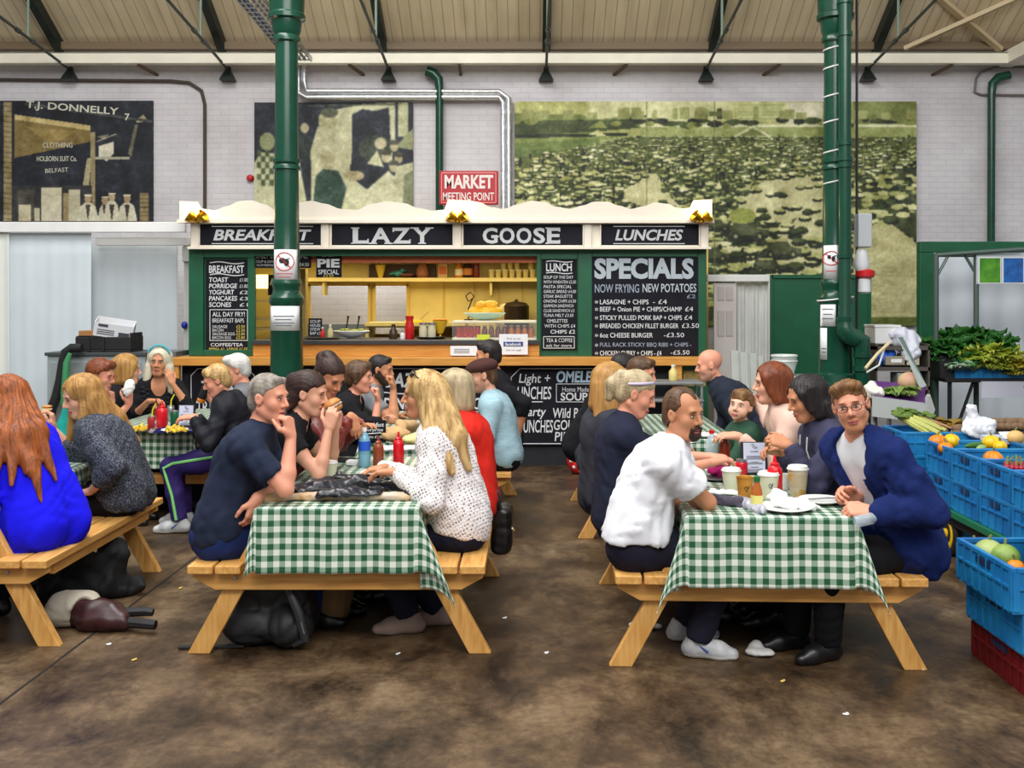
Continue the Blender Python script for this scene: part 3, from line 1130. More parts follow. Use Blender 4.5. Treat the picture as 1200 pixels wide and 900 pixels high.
struct(b.build('ceiling', m_ceil), 'sloping boarded market ceiling')
b = MB()
b.bb(-9, 9, WY - .12, WY, PZ(60, WY), RZ0 - .005)
struct(b.build('trim_2', mat('ceiling_edge_brown', (122, 104, 78), rough=.6)), 'brown cornice strip under the ceiling')
b = MB()
YB = 12.85
b.bb(-9, 9, YB, YB + .12, PZ(74, YB), PZ(61, YB))
b.bb(-9, 9, YB, YB + .3, PZ(61, YB) - .02, PZ(61, YB))
struct(b.build('trim_3', m_cream, bevel=.006), 'long cream steel beam below the ceiling')
for i, px in enumerate((160, 408, 538, 735, 915, 1118)):
	b = MB()
	x = PX(px, YB)
	b.beam((x, YB + .05, PZ(75, YB)), (x + (.14 if px < 500 else -.14 if px > 600 else 0), WY, PZ(88, WY)), .035, .03)
	tag(b.build('wall_bracket', mat('rusty_strut', (104, 84, 66), rough=.8)),
		['rusty strut from cream beam to wall, above the shopfront photograph', 'rusty strut from cream beam to wall, near the middle mural',
		'rusty strut under the beam beside the bent green downpipe', 'rusty strut above the panorama of parked cars, nearest the silver pipes',
		'rusty strut above the panorama beside the right green column', 'rusty strut at the far right above plain brick'][i], 'bracket', 'struts under the cream beam')
names = ['far left', 'second from left', 'above the washing mural', 'above the stall centre', 'above the parked cars', 'above the right column']
for i, px in enumerate((72, 262, 450, 640, 833, 1025)):
	x = PX(px, WY)
	b = MB()
	a, c = np.array((x, WY - .02, RZ0 - .08)), np.array((x, 9.3, RZ0 - .08 + SLP * (WY - 9.3)))
	b.beam(a, c, .1, .14)
	struct(b.build('trim_%d' % (10 + i), m_iron), 'dark green iron rafter, ' + names[i])
for i, px in enumerate((80, 266, 455, 640, 828, 1018)):
	Y0 = 13.08
	a = P(px, 82, Y0)
	t = thing('tie_rod', 'thin dark iron roof tie rod anchored to the brick wall, ' + names[i], 'tie rod', a, 0, 'roof tie rods')
	b = MB()
	b.lathe([(.13, -.13), (.1, -.08), (.045, .0), (.04, .05)], (0, .05, 0), 4, rotm('Z', PI / 4))
	b.build('anchor_shoe', m_iron, t, org=(0, 0, 0))
	b = MB()
	b.tube([(0, 0, 0.02), (0, -4.2, .02 + 4.2 * .116)], .018, 8)
	for q in (.9, 1.25, 2.6):
		b.tube([(0, -q, .02 + q * .116), (0, -q - .07, .02 + (q + .07) * .116)], .03, 8)
	b.build('rod', mat('tie_iron', (60, 66, 62), rough=.5), t)
	b = MB()
	q = 1.05
	z1 = (RZ0 + SLP * (WY - Y0 + q)) - a[2] - .2
	b.tube([(0, -q, .02 + q * .116), (0, -q, z1)], .016, 8)
	b.build('hanger', mat('pale_green_strut', (120, 138, 124), rough=.5), t)
# right hand gable beam and roof bracing
b = MB()
xr = PX(1178, WY) - .05
zb = PZ(66, YB)
b.beam((xr, WY - .1, zb), (xr, 8.5, zb + .05), .16, .16)
struct(b.build('trim_20', m_cream), 'cream beam running forward from the right corner')
for i, (p0, p1) in enumerate((((1060, 57, 13.1), (1235, -22, 12.2)), ((1172, 58, 13.1), (1062, -35, 12.2)))):
	b = MB()
	b.beam(P(*p0), P(*p1), .085, .05)
	struct(b.build('trim_%d' % (21 + i), mat('brace_tan', (206, 186, 148), rough=.5)), 'cream diagonal roof brace at the right')
# cast iron columns
CY = 9.5
def pxr(v):
	return v / F * CY
def col_profile(extra=()):
	rows = [(-60, 26), (-22, 22), (2, 20.5), (16, 20), (18, 21.5), (23, 21.5), (25, 17.5), (37, 16.5), (42, 14.5), (45, 16), (49, 16), (51, 13),
			(120, 13.2), (186, 13.5), (187, 16), (191, 16), (193, 14.2), (196, 16), (199, 16), (200, 13.8), (260, 14.4), (327, 15.2), (330, 17),
			(334, 17.6), (338, 15.6), (344, 16.4), (349, 20), (355, 20), (358, 18), (430, 19), (436, 19), (438, 23), (446, 24), (449, 30),
			(462, 31), (569, 31)]
	return [(pxr(r), PZ(y, CY)) for y, r in rows][::-1]
def column(px, label, plinth=0):
	x = PX(px, CY)
	root = thing('cast_iron_column', label, 'column', (x, CY, 0))
	b = MB()
	b.lathe([(r, z - (plinth if PZ(431, CY) > z > .2 else 0)) for r, z in col_profile()], (0, 0, 0), 28)
	b.build('shaft', m_green, root, 35)
	return root, x
colL, xL = column(336, 'green cast iron column standing left of the stall centre with two paper notices', .3)
colR, xR = column(979, 'green cast iron column paired with a drainpipe in front of the green hoarding')
m_paper = mat('white_paper', (232, 233, 236), rough=.8, var=.02)
m_ink = mat('grey_ink', (70, 76, 88), rough=.8)
m_redink = mat('red_print', (196, 40, 36), rough=.7)
def curved_sheet(name, x, px0, px1, y0, y1, rad, parent, m, org, R0=.004, n=10):
	"""a sheet wrapped on a column"""
	r = rad + R0
	c = PX((px0 + px1) / 2, CY) - x
	hw = pxr((px1 - px0) / 2)
	b = MB()
	vs, fs = [], []
	for i in range(n + 1):
		u = -hw + 2 * hw * i / n
		dx = max(-.985 * r, min(.985 * r, c + u))
		for z in (PZ(y1, CY), PZ(y0, CY)):
			vs.append((x + dx, CY - math.sqrt(r * r - dx * dx) - .001, z))
	for i in range(n):
		fs.append((2 * i, 2 * i + 2, 2 * i + 3, 2 * i + 1))
	b.add(vs, fs)
	o = b.build(name, m, parent, 60, org)
	s = o.modifiers.new('thickness', 'SOLIDIFY')
	s.thickness = .002
	return o
def ring_mark(x, pxc, yc, rpx, rad, parent, m, org, w=.004):
	b = MB()
	r = rad + .009
	def pt(u, z):
		dx = PX(pxc, CY) - x + u
		dx = max(-.98 * r, min(.98 * r, dx))
		return (x + dx, CY - math.sqrt(r * r - dx * dx), PZ(yc, CY) + z)
	R = pxr(rpx)
	b.tube([pt(R * math.cos(t), R * math.sin(t)) for t in np.linspace(0, 2 * PI, 25)], w, 6)
	b.tube([pt(-R * .7 * q, R * .7 * q) for q in np.linspace(-1, 1, 9)], w, 6)
	b.build('prohibition_ring', m, parent, 40, org)
	b = MB()
	b.ell(pt(-R * .2, 0.01), (R * .38, .003, R * .3), 10, 6)
	b.ell(pt(R * .25, -R * .1), (R * .3, .003, R * .42), 10, 6)
	b.tube([pt(R * .35, R * .3), pt(R * .6, R * .35)], .004, 6)
	b.build('pigeon_mark', mat('black_print', (34, 34, 38), rough=.8), parent, 40, org)
def ruled(x, pxc, hw, ys, rad, parent, org, m=m_ink):
	b = MB()
	r = rad + .0075
	for k, y in enumerate(ys):
		pts = []
		for q in np.linspace(-1, 1, 9):
			dx = PX(pxc, CY) - x + pxr(hw) * q * (1 if k % 2 == 0 else .8)
			dx = max(-.98 * r, min(.98 * r, dx))
			pts.append((x + dx, CY - math.sqrt(r * r - dx * dx), PZ(y, CY)))
		b.tube(pts, .0028, 5)
	b.build('printed_lines', m, parent, None, org)
def notice(label, x, px0, px1, y0, y1, rad, ring=None, lines=(), hw=10, lm=None):
	org = (x, CY - rad, PZ(y1, CY))
	t = thing('notice', label, 'notice', org)
	curved_sheet('sheet', x, px0, px1, y0, y1, rad, t, m_paper, org)
	if ring:
		ring_mark(x, (px0 + px1) / 2, ring[0], ring[1], rad, t, m_redink, org)
	if lines:
		ruled(x, (px0 + px1) / 2, hw, lines, rad, t, org, lm or m_ink)
	return t
notice('white no pigeon feeding notice with red ring on the left green column', xL, 323.5, 350, 293, 332, pxr(15), ring=(307, 10.5), lines=(321, 325), hw=9, lm=m_redink)
notice('plain white typed notice taped low on the left green column', xL, 319, 353, 358.5, 387, pxr(18.4), lines=(370, 374, 378, 381), hw=12)
notice('narrow white prohibition notice high on the right green column', xR, 964, 977, 288, 327, pxr(14.8), ring=(303, 8), lines=(318,), hw=5, lm=m_redink)
notice('upper white paper taped to base of the right green column', xR, 958.5, 974, 353, 382, pxr(18.2), lines=(362, 368, 373), hw=5)
n_ = notice('lower white paper with coloured square on base of right green column', xR, 959.8, 965, 384, 421, pxr(19.2), lines=(408, 412), hw=2)
# drainpipe beside the right column
b = MB()
xp = PX(990, CY - .22)
pts = [(xp, CY - .22, PZ(y, CY - .22)) for y in (-60, 60, 160, 260, 372)]
zb_ = PZ(380, CY - .22)
for t in np.linspace(0, 1, 7):
	pts.append((xp + .15 * (1 - math.cos(t * PI / 2)) * 1.0, CY - .22, zb_ - .02 - .16 * math.sin(t * PI / 2) * .75))
pts += [(xp + .16, CY - .22, PZ(420, CY - .22)), (xp + .16, CY - .22, .02)]
t = thing('drainpipe', 'thick green drainpipe with a bulging elbow strapped beside right column', 'pipe', (xp, CY - .22, 0))
rr = [.056] * 5 + [.075, .082, .085, .085, .085, .085, .083] + [.066, .064]
b.tube(pts, rr, 16)
b.build('pipe', m_green, t, 40, (xp, CY - .22, 0))
for y in (2, 40, 168, 186, 194, 300, 374):
	b = MB()
	b.lathe([(.058, -.025), (.068, -.02), (.068, .02), (.058, .025)], (xp, CY - .22, PZ(y, CY - .22)), 18)
	b.build('collar', m_green, t, 40, (xp, CY - .22, 0))
for y in (416, 432):
	b = MB()
	b.lathe([(.066, -.025), (.08, -.02), (.08, .02), (.066, .025)], (xp + .16, CY - .22, PZ(y, CY - .22)), 18)
	b.build('collar', m_green, t, 40, (xp, CY - .22, 0))
for i, y in enumerate((57, 79, 112, 142, 177, 213, 350)):
	b = MB()
	R_ = pxr(13.6 if y < 300 else 20.4)
	b.tube([(xR + R_ * math.cos(a), CY + R_ * math.sin(a), PZ(y, CY) + .02 * math.cos(a)) for a in np.linspace(0, 2 * PI, 25)], .008, 6)
	b.build('cable_tie', m_white, colR, 40, (xR, CY, 0))
b = MB()
xc_ = PX(1000, CY)
b.tube([(xc_, CY - .1, PZ(y, CY)) for y in (-40, 180, 340, 470, 569)], .012, 8)
tag(b.build('cable', m_black, None, 40), 'dark electric cable running down beside the right drainpipe', 'cable')
t = thing('siren_box', 'grey switch box with red banded siren on cable beside right column', 'alarm', (PX(1006, CY), CY - .12, PZ(345, CY)))
o_ = tuple(t.location)
b = MB()
b.bb(PX(998, CY), PX(1014, CY), CY - .2, CY - .06, PZ(291, CY), PZ(252, CY))
b.build('box', mat('pale_grey_box', (178, 182, 184), rough=.5), t, None, o_, .012)
b = MB()
b.lathe([(.05, PZ(318, CY)), (.075, PZ(312, CY)), (.045, PZ(293, CY))], (PX(1005, CY), CY - .12, 0), 16)
b.lathe([(.04, PZ(344, CY)), (.058, PZ(342, CY)), (.055, PZ(328, CY)), (.04, PZ(326, CY))], (PX(1008, CY), CY - .12, 0), 16)
b.build('horn', mat('white_plastic', (220, 222, 224), rough=.4), t, 40, o_)
b = MB()
b.lathe([(.05, PZ(327, CY)), (.085, PZ(324, CY)), (.085, PZ(318, CY)), (.05, PZ(316, CY))], (PX(1009, CY), CY - .12, 0), 16)
b.build('red_band', mat('signal_red', (196, 24, 30), rough=.35), t, 40, o_)
# pipes on the wall
b = MB()
Yp = WY - .12
for off in (0, 7):
	pts = [P(349 + off, 70, Yp), P(349 + off, 100 - off * 1.0 + 9 - off, Yp), P(360, 114 - off, Yp), P(585, 114 - off * .9, Yp), P(590 + off * .9, 120 - off * .7, Yp), P(590 + off * .9, 300, Yp)]
	b.tube(pts, .038, 12)
	for y in (132, 150, 200):
		c = P(590 + off * .9, y, Yp)
		b.tube([c - (0, 0, .02), c + (0, 0, .02)], .043, 12)
tag(b.build('insulated_pipe', m_foil, None, 40), 'pair of silver foil lagged pipes bending across the white wall', 'pipe')
for px, lab in ((515, 'thin green downpipe bent under the beam, behind the red market sign'), (1162, 'thin green downpipe on plain white wall at far right')):
	b = MB()
	if px == 515:
		pts = [P(500, 83, Yp), P(508, 86, Yp), P(514, 93, Yp), P(515, 105, Yp), P(515, 400, Yp)]
		rs = [.07, .07, .062, .05, .05]
	else:
		pts = [P(1183, 88, Yp), P(1170, 91, Yp), P(1163, 98, Yp), P(1162, 112, Yp), P(1161, 400, Yp)]
		rs = [.055, .06, .056, .048, .048]
	b.tube(pts, rs, 12)
	tag(b.build('downpipe', m_green, None, 40), lab, 'pipe', 'green wall downpipes')
b = MB()
b.tube([P(x, y, WY - .03) for x, y in ((-120, 92), (60, 94), (200, 95), (222, 97), (236, 106), (240, 122), (240, 300))], .022, 8)
tag(b.build('conduit', mat('old_conduit', (74, 64, 54), rough=.7), None, 40), 'brown electric conduit curving down the left wall beside the shopfront mural', 'conduit')
b = MB()
b.tube([P(x, y, WY - .03) for x, y in ((1240, 78), (1165, 79), (1150, 84), (1144, 92), (1142, 108), (1150, 111), (1240, 112))], .015, 8)
tag(b.build('conduit', mat('grey_conduit', (120, 112, 108), rough=.7), None, 40), 'thin grey conduit loop at the top right corner of the wall', 'conduit')
b = MB()
b.lathe([(.02, 0), (.045, .01), (.045, .05), (.03, .075), (1e-6, .08)], P(294, 209, WY), 14, rotm('X', PI / 2))
tag(b.build('alarm_bell', mat('alarm_red', (190, 20, 28), rough=.35), None, 40), 'small red alarm bell at left edge of the washing mural', 'alarm')
# cable tray slung from the roof, top left
t = thing('cable_tray', 'silver wire cable tray hanging diagonally behind the left column top', 'cable tray', P(312, 30, 11.3))
o_ = tuple(t.location)
A0, A1 = P(262, -40, 10.6), P(352, 70, 12.6)
dv = A1 - A0
for s_ in (-.14, .14):
	b = MB()
	b.beam(A0 + (s_, 0, 0), A1 + (s_, 0, 0), .012, .06)
	b.build('side_rail', m_steel, t, None, o_)
b = MB()
for q in np.linspace(.02, .98, 22):
	c = A0 + dv * q
	b.tube([c + (-.14, 0, -.02), c + (.14, 0, -.02)], .008, 6)
b.build('rungs', m_steel, t, None, o_)
b = MB()
for s_, cc in ((-.07, 0), (0, .01), (.06, 0)):
	b.tube([A0 + (s_, 0, 0), A0 + dv * .5 + (s_ + .02, 0, .005), A1 + (s_, 0, 0)], .017, 8)
b.build('cables', mat('grey_cable', (150, 154, 160), rough=.5), t, 40, o_)
b = MB()
b.tube([A0 + (-.1, 0, .02), A1 + (-.1, 0, .02)], .014, 8)
b.build('blue_cable', mat('blue_cable', (40, 84, 170), rough=.5), t, 40, o_)
# ---------------------------------------------------------------- printed photograph panels on the wall
class Picture:
	def __init__(s, x0, y0, x1, y1, cell, bg):
		s.x0, s.y0, s.x1, s.y1 = x0, y0, x1, y1
		s.w, s.h = int((x1 - x0) / cell), int((y1 - y0) / cell)
		s.X, s.Y = np.meshgrid(x0 + (np.arange(s.w) + .5) * (x1 - x0) / s.w, y0 + (np.arange(s.h) + .5) * (y1 - y0) / s.h)
		s.a = np.zeros((s.h, s.w, 3))
		s.a[:] = bg
	def win(s, xa, ya, xb, yb):
		cx, cy = (s.x1 - s.x0) / s.w, (s.y1 - s.y0) / s.h
		i0, i1 = max(0, int((ya - s.y0) / cy) - 1), min(s.h, int((yb - s.y0) / cy) + 2)
		j0, j1 = max(0, int((xa - s.x0) / cx) - 1), min(s.w, int((xb - s.x0) / cx) + 2)
		return slice(i0, max(i0, i1)), slice(j0, max(j0, j1))
	def poly(s, pts, c):
		pts = np.asarray(pts, float)
		w = s.win(pts[:, 0].min(), pts[:, 1].min(), pts[:, 0].max(), pts[:, 1].max())
		X, Y = s.X[w], s.Y[w]
		m = np.zeros(X.shape, bool)
		for i in range(len(pts)):
			(xa, ya), (xb, yb) = pts[i], pts[i - 1]
			if ya == yb:
				continue
			m ^= ((ya > Y) != (yb > Y)) & (X < (xb - xa) * (Y - ya) / (yb - ya) + xa)
		s.a[w][m] = c
		return s
	def rect(s, xa, ya, xb, yb, c):
		return s.poly([(xa, ya), (xb, ya), (xb, yb), (xa, yb)], c)
	def ell(s, x, y, rx, ry, c, rot=0.0):
		q = max(rx, ry)
		w = s.win(x - q, y - q, x + q, y + q)
		dx, dy = s.X[w] - x, s.Y[w] - y
		u = (dx * math.cos(rot) + dy * math.sin(rot)) / rx
		v = (-dx * math.sin(rot) + dy * math.cos(rot)) / ry
		s.a[w][u * u + v * v < 1] = c
		return s
	def line(s, p, q, wd, c):
		p, q = np.asarray(p, float), np.asarray(q, float)
		d = q - p
		n = np.array((-d[1], d[0])) / (np.linalg.norm(d) + 1e-9) * wd / 2
		return s.poly([p + n, q + n, q - n, p - n], c)
	def grain(s, amp, seed=0):
		rg = np.random.RandomState(seed)
		g = rg.normal(size=(s.h, s.w, 1))
		g = (g + np.roll(g, 1, 0) + np.roll(g, 1, 1)) / 1.7
		for k, am in ((5, 1.1), (13, 1.5)):
			q = rg.normal(size=(s.h // k + 2, s.w // k + 2))
			yy, xx = np.arange(s.h) / k, np.arange(s.w) / k
			i, j = yy.astype(int)[:, None], xx.astype(int)[None]
			u, w = (yy % 1)[:, None], (xx % 1)[None]
			g = g + am * (q[i, j] * (1 - u) * (1 - w) + q[i + 1, j] * u * (1 - w) + q[i, j + 1] * (1 - u) * w + q[i + 1, j + 1] * u * w)[..., None]
		s.a = np.clip(s.a + g * amp, 4, 250)
		return s
	def smooth(s, k=1):
		for _ in range(k):
			p = np.pad(s.a, ((1, 1), (1, 1), (0, 0)), 'edge')
			s.a = (p[1:-1, 1:-1] * 2 + p[:-2, 1:-1] + p[2:, 1:-1] + p[1:-1, :-2] + p[1:-1, 2:]) / 6
		return s
	def panel(s, name, label, cat, Y, thick=.03):
		xa, xb = PX(s.x0, Y), PX(s.x1, Y)
		za, zb = PZ(s.y1, Y), PZ(s.y0, Y)
		org = ((xa + xb) / 2, Y + thick, za)
		root = thing(name, label, cat, org)
		b = MB()
		b.bb(xa, xb, Y + .002, Y + thick, za, zb)
		b.build('backing_board', mat('dark_board_edge', (60, 62, 52), rough=.8), root, None, org)
		gx = np.linspace(xa, xb, s.w + 1)
		gz = np.linspace(zb, za, s.h + 1)
		V = np.stack((np.tile(gx, s.h + 1), np.full((s.w + 1) * (s.h + 1), Y), np.repeat(gz, s.w + 1)), 1)
		i, j = np.meshgrid(np.arange(s.h), np.arange(s.w), indexing='ij')
		k = i * (s.w + 1) + j
		Q = np.stack((k, k + s.w + 1, k + s.w + 2, k + 1), -1).reshape(-1, 4)
		o = quad_mesh('print', V, Q, print_mat(), root, None, org, relax=0)
		at = o.data.attributes.new('tint', 'FLOAT_COLOR', 'FACE')
		c = s.a.reshape(-1, 3) / 255
		c = np.where(c <= .04045, c / 12.92, ((c + .055) / 1.055) ** 2.4)
		at.data.foreach_set('color', np.concatenate((c, np.ones((len(c), 1))), 1).astype(np.float32).ravel())
		return root, org
def print_mat():
	if 'print' in MATS:
		return MATS['print']
	m = bpy.data.materials.new('printed_photograph')
	m.use_nodes = True
	nt = m.node_tree
	a = nt.nodes.new('ShaderNodeAttribute')
	a.attribute_name = 'tint'
	nt.links.new(a.outputs['Color'], nt.nodes['Principled BSDF'].inputs['Base Color'])
	nt.nodes['Principled BSDF'].inputs['Roughness'].default_value = .6
	MATS['print'] = m
	return m
MY = WY - .05
# --- the shopfront
p = Picture(-40, 118, 179, 259, .8, (22, 26, 36))
p.rect(-40, 118, 2, 259, (30, 32, 38))
p.rect(4, 120, 14, 259, (150, 134, 92))
for y in range(124, 259, 6):
	p.line((4, y), (14, y + 1), 1, (96, 82, 52))
p.poly([(17, 134), (106, 147), (106, 154), (17, 140)], (196, 176, 118))
p.poly([(17, 140), (106, 153), (106, 166), (60, 176), (17, 185)], (128, 108, 58))
p.poly([(30, 148), (90, 154), (60, 170)], (150, 128, 72))
p.rect(106, 155, 112, 259, (150, 136, 96))
p.poly([(113, 160), (128, 157), (122, 164)], (120, 116, 96))
p.poly([(116, 171), (133, 166), (133, 180), (125, 189), (116, 184)], (214, 208, 184))
p.rect(112, 184, 152, 187, (170, 166, 142))
p.poly([(102, 185), (107, 185), (104, 222), (96, 222)], (176, 164, 128))
p.poly([(160, 140), (168, 134), (174, 142), (160, 144)], (170, 160, 126))
p.poly([(158, 146), (162, 146), (154, 184), (150, 180)], (110, 104, 84))
p.line((113, 166), (136, 157), 1.5, (150, 144, 120))
p.rect(14, 217, 108, 259, (44, 44, 46))
for x0, x1, y0, c in ((20, 40, 222, (70, 66, 56)), (22, 36, 240, (200, 190, 156)), (48, 72, 220, (206, 198, 168)), (54, 70, 250, (214, 206, 180)),
					(80, 94, 222, (190, 182, 152)), (40, 47, 244, (190, 182, 150)), (74, 80, 226, (150, 132, 92))):
	p.rect(x0, y0, x1, 259, c)
for x, y, w in ((103, 236, 13), (123, 238, 9), (131, 234, 10), (149, 236, 12)):
	p.poly([(x - w, 259), (x - w * .7, y + 6), (x - 3, y + 1), (x + 3, y + 1), (x + w * .7, y + 6), (x + w, 259)], (208, 202, 176))
	p.poly([(x - 3, 240), (x + 3, 240), (x, 259)], (60, 52, 46))
	p.ell(x, y - 3, 4, 5, (176, 154, 118))
	p.rect(x - 4.5, y - 8, x + 4.5, y - 6, (216, 208, 180))
p.rect(164, 226, 174, 259, (140, 122, 80))
for y in range(228, 258, 5):
	p.line((164, y), (174, y), 1, (70, 60, 40))
p.poly([(28, 120), (179, 141), (179, 144), (28, 123)], (70, 72, 72))
p.grain(7, 1).smooth(1)
r_, o_ = p.panel('mural', 'dark sepia mural of an old shopfront on the left wall', 'mural', MY)
m_oldletter = mat('faded_cream_letters', (206, 204, 186), rough=.7)
def on_wall(txt, x0, x1, y0, y1, parent, org, m, Y=MY - .004, **k):
	return lettering(txt, PX(x0, Y), PX(x1, Y), PZ(y1, Y), PZ(y0, Y), Y, m, parent, org=org, **k)
on_wall('T.J. DONNELLY', 30, 139, 122, 133, r_, o_, m_oldletter, rot=math.radians(4.5), bold=.02)
on_wall('7', 146, 152, 133, 141, r_, o_, m_oldletter, bold=.02)
on_wall('CLOTHING', 50, 85, 167, 173, r_, o_, m_oldletter)
on_wall('HOLBORN SUIT Co.', 43, 90, 183, 189, r_, o_, m_oldletter, bold=.01)
on_wall('BELFAST', 53, 80, 197, 202, r_, o_, m_oldletter, rot=-.06)
# --- washing and women
p = Picture(298, 120, 484, 262, .8, (26, 32, 44))
cr, md, dk, ol = (196, 196, 158), (140, 146, 104), (34, 46, 44), (78, 92, 62)
p.poly([(382, 140), (395, 128), (425, 122), (460, 120), (460, 190), (382, 195)], cr)
p.poly([(413, 134), (424, 128), (440, 130), (456, 126), (458, 182), (440, 200), (412, 196)], (24, 30, 42))
p.rect(458, 120, 463, 170, cr)
p.rect(466, 120, 478, 160, (180, 182, 140))
p.poly([(463, 172), (484, 150), (484, 176)], md)
p.ell(313, 166, 9, 11, md)
p.poly([(298, 262), (298, 190), (306, 178), (322, 180), (330, 262)], cr)
for i in range(5):
	for j in range(6):
		if (i + j) % 2 == 0:
			p.rect(301 + i * 5, 176 + j * 7, 306 + i * 5, 183 + j * 7, ol)
p.poly([(347, 170), (362, 250), (352, 262), (338, 262), (335, 200)], cr)
p.ell(357, 150, 5, 6, (166, 160, 122))
p.poly([(350, 158), (366, 158), (366, 192), (352, 192)], dk)
p.ell(384, 142, 11, 14, (178, 174, 132))
p.ell(386, 132, 10, 6, (80, 84, 62))
p.ell(388, 155, 5, 2.5, (44, 52, 44))
p.poly([(372, 148), (398, 152), (410, 180), (410, 262), (365, 262), (364, 176)], (190, 188, 150))
p.ell(384, 188, 9, 12, (176, 170, 130))
p.poly([(365, 262), (370, 206), (378, 198), (396, 200), (406, 220), (396, 262)], (40, 66, 54))
p.poly([(398, 262), (412, 208), (430, 222), (455, 200), (470, 215), (470, 262)], (204, 204, 168))
p.ell(440, 174, 20, 16, (52, 60, 48))
p.ell(446, 168, 7, 7, (180, 172, 136))
p.poly([(430, 192), (442, 176), (450, 196)], cr)
for x, y in ((452, 184), (462, 172), (467, 186), (461, 196)):
	p.ell(x, y, 5, 6, (178, 168, 132))
	p.ell(x, y - 5, 6, 3, (66, 66, 52))
p.poly([(456, 262), (464, 195), (484, 190), (484, 262)], (188, 188, 152))
p.poly([(470, 262), (474, 205), (484, 200), (484, 262)], (120, 126, 92))
p.ell(415, 206, 12, 6, (170, 158, 122))
p.line((360, 124), (470, 122), 1.5, (90, 96, 76))
p.poly([(298, 250), (340, 252), (420, 262), (298, 262)], (70, 84, 58))
p.smooth(2).grain(8, 2).smooth(1)
p.panel('mural', 'green tinted mural of women sorting washing, behind the left column', 'mural', MY)
# --- the panorama of parked cars
p = Picture(603, 119, 1074, 382, 1.15, (176, 178, 110))
rg = random.Random(5)
lt, pale, mid, drk, vdk = (212, 210, 150), (178, 180, 112), (132, 140, 70), (62, 74, 34), (30, 38, 20)
p.rect(603, 119, 1074, 136, (186, 188, 116))
p.poly([(690, 119), (860, 119), (860, 140), (690, 146)], (206, 206, 152))
p.rect(863, 120, 922, 143, (196, 198, 136))
for y in range(123, 142, 4):
	p.line((865, y), (920, y), 1, (160, 166, 104))
p.rect(922, 120, 966, 147, (212, 208, 176))
p.rect(1000, 119, 1074, 146, (120, 128, 66))
p.poly([(603, 133), (680, 134), (700, 140), (745, 135), (750, 150), (603, 156)], (112, 124, 62))
p.poly([(735, 137), (745, 131), (750, 137)], (150, 156, 92))
p.poly([(603, 142), (740, 140), (748, 150), (603, 162)], drk)
p.poly([(690, 150), (704, 141), (712, 150)], mid)
p.poly([(603, 160), (700, 154), (730, 160), (603, 184)], (128, 142, 74))
p.poly([(603, 168), (700, 162), (705, 168), (603, 184)], (104, 122, 58))
p.poly([(604, 158), (735, 156), (735, 159), (604, 162)], vdk)
p.poly([(690, 158), (700, 152), (712, 160)], lt)
p.rect(750, 145, 1074, 149, (220, 220, 176))
p.rect(750, 149, 1074, 160, (150, 158, 92))
p.poly([(860, 160), (882, 147), (904, 160)], (216, 216, 170))
p.poly([(866, 159), (882, 150), (898, 159)], (120, 130, 70))
p.rect(840, 127, 846, 140, drk)
p.rect(831, 130, 846, 136, (104, 112, 58))
p.rect(604, 176, 640, 190, (90, 108, 52))
p.rect(603, 166, 603 + 471, 382, (116, 122, 68)) if False else None
# ground between the rows
p.poly([(603, 186), (740, 160), (1074, 160), (1074, 382), (603, 382)], (88, 98, 48))
for n_i in range(5200):
	v = rg.random() ** 1.35
	y = 160 + v * 200
	x = 603 + rg.random() * 471
	if y < 186 - (x - 603) * .19:
		continue
	if x > 905 and y > 205 + (1000 - x) * .2 and rg.random() < .55 and x < 1000:
		pass
	s_ = 1.3 + (y - 158) * .052
	k = rg.random()
	w = s_ * (1.0 + rg.random() * 1.0)
	h = s_ * (.45 + rg.random() * .3)
	a_ = -.12 + rg.random() * .24
	if k < .42:
		p.ell(x, y + h * .7, w, h * .9, vdk if rg.random() < .5 else drk, a_)
		p.ell(x, y, w * .85, h * .7, (lt, pale, (226, 222, 176))[rg.randrange(3)], a_)
	elif k < .7:
		p.ell(x, y, w * .6, h * 1.3, drk if rg.random() < .6 else vdk, a_)
		p.ell(x - w * .1, y - h * .8, w * .35, h * .4, pale, a_)
	elif k < .86:
		p.ell(x, y, w * .9, h * .45, pale, a_)
	else:
		p.ell(x, y, w * .25, h * 2.2, vdk)
# clear roads
for pts in ([(757, 203), (770, 203), (775, 225), (800, 240), (760, 245), (735, 235), (730, 222), (748, 215)],
			[(895, 212), (965, 205), (965, 240), (920, 262), (862, 250), (868, 236)],
			[(938, 250), (966, 240), (966, 336), (925, 345), (905, 290)]):
	p.poly(pts, (202, 198, 146))
p.poly([(1000, 240), (1030, 250), (1074, 285), (1074, 382), (1000, 382)], (198, 192, 138))
p.poly([(1000, 205), (1022, 248), (1074, 282), (1074, 200)], (64, 72, 40))
for i in range(130):
	x, y = rg.uniform(1000, 1074), rg.uniform(205, 262)
	s_ = 2 + (y - 190) * .05
	p.ell(x, y, s_ * 1.6, s_ * .7, (lt, drk, vdk, pale)[rg.randrange(4)])
for i in range(60):
	x, y = rg.uniform(1002, 1072), rg.uniform(300, 375)
	p.ell(x, y, rg.uniform(3, 9), 1, (180, 174, 120))
for i in range(170):
	x, y = rg.uniform(730, 966), rg.uniform(205, 330)
	if x < 860 and rg.random() < .6:
		continue
	s_ = 1.4 + (y - 158) * .045
	p.ell(x, y + s_ * .4, s_ * 1.3, s_ * .6, vdk)
	p.ell(x, y, s_ * 1.1, s_ * .4, (lt, pale, drk)[rg.randrange(3)])
for i in range(40):
	x = rg.uniform(603, 1070)
	p.ell(x, rg.uniform(136, 146) if x < 760 else rg.uniform(140, 148), rg.uniform(4, 12), rg.uniform(1.5, 4), (drk, mid, vdk)[rg.randrange(3)])
for i in range(26):
	x = rg.uniform(603, 1070)
	p.rect(x, rg.uniform(124, 132), x + rg.uniform(4, 16), 140, (150, 154, 92))
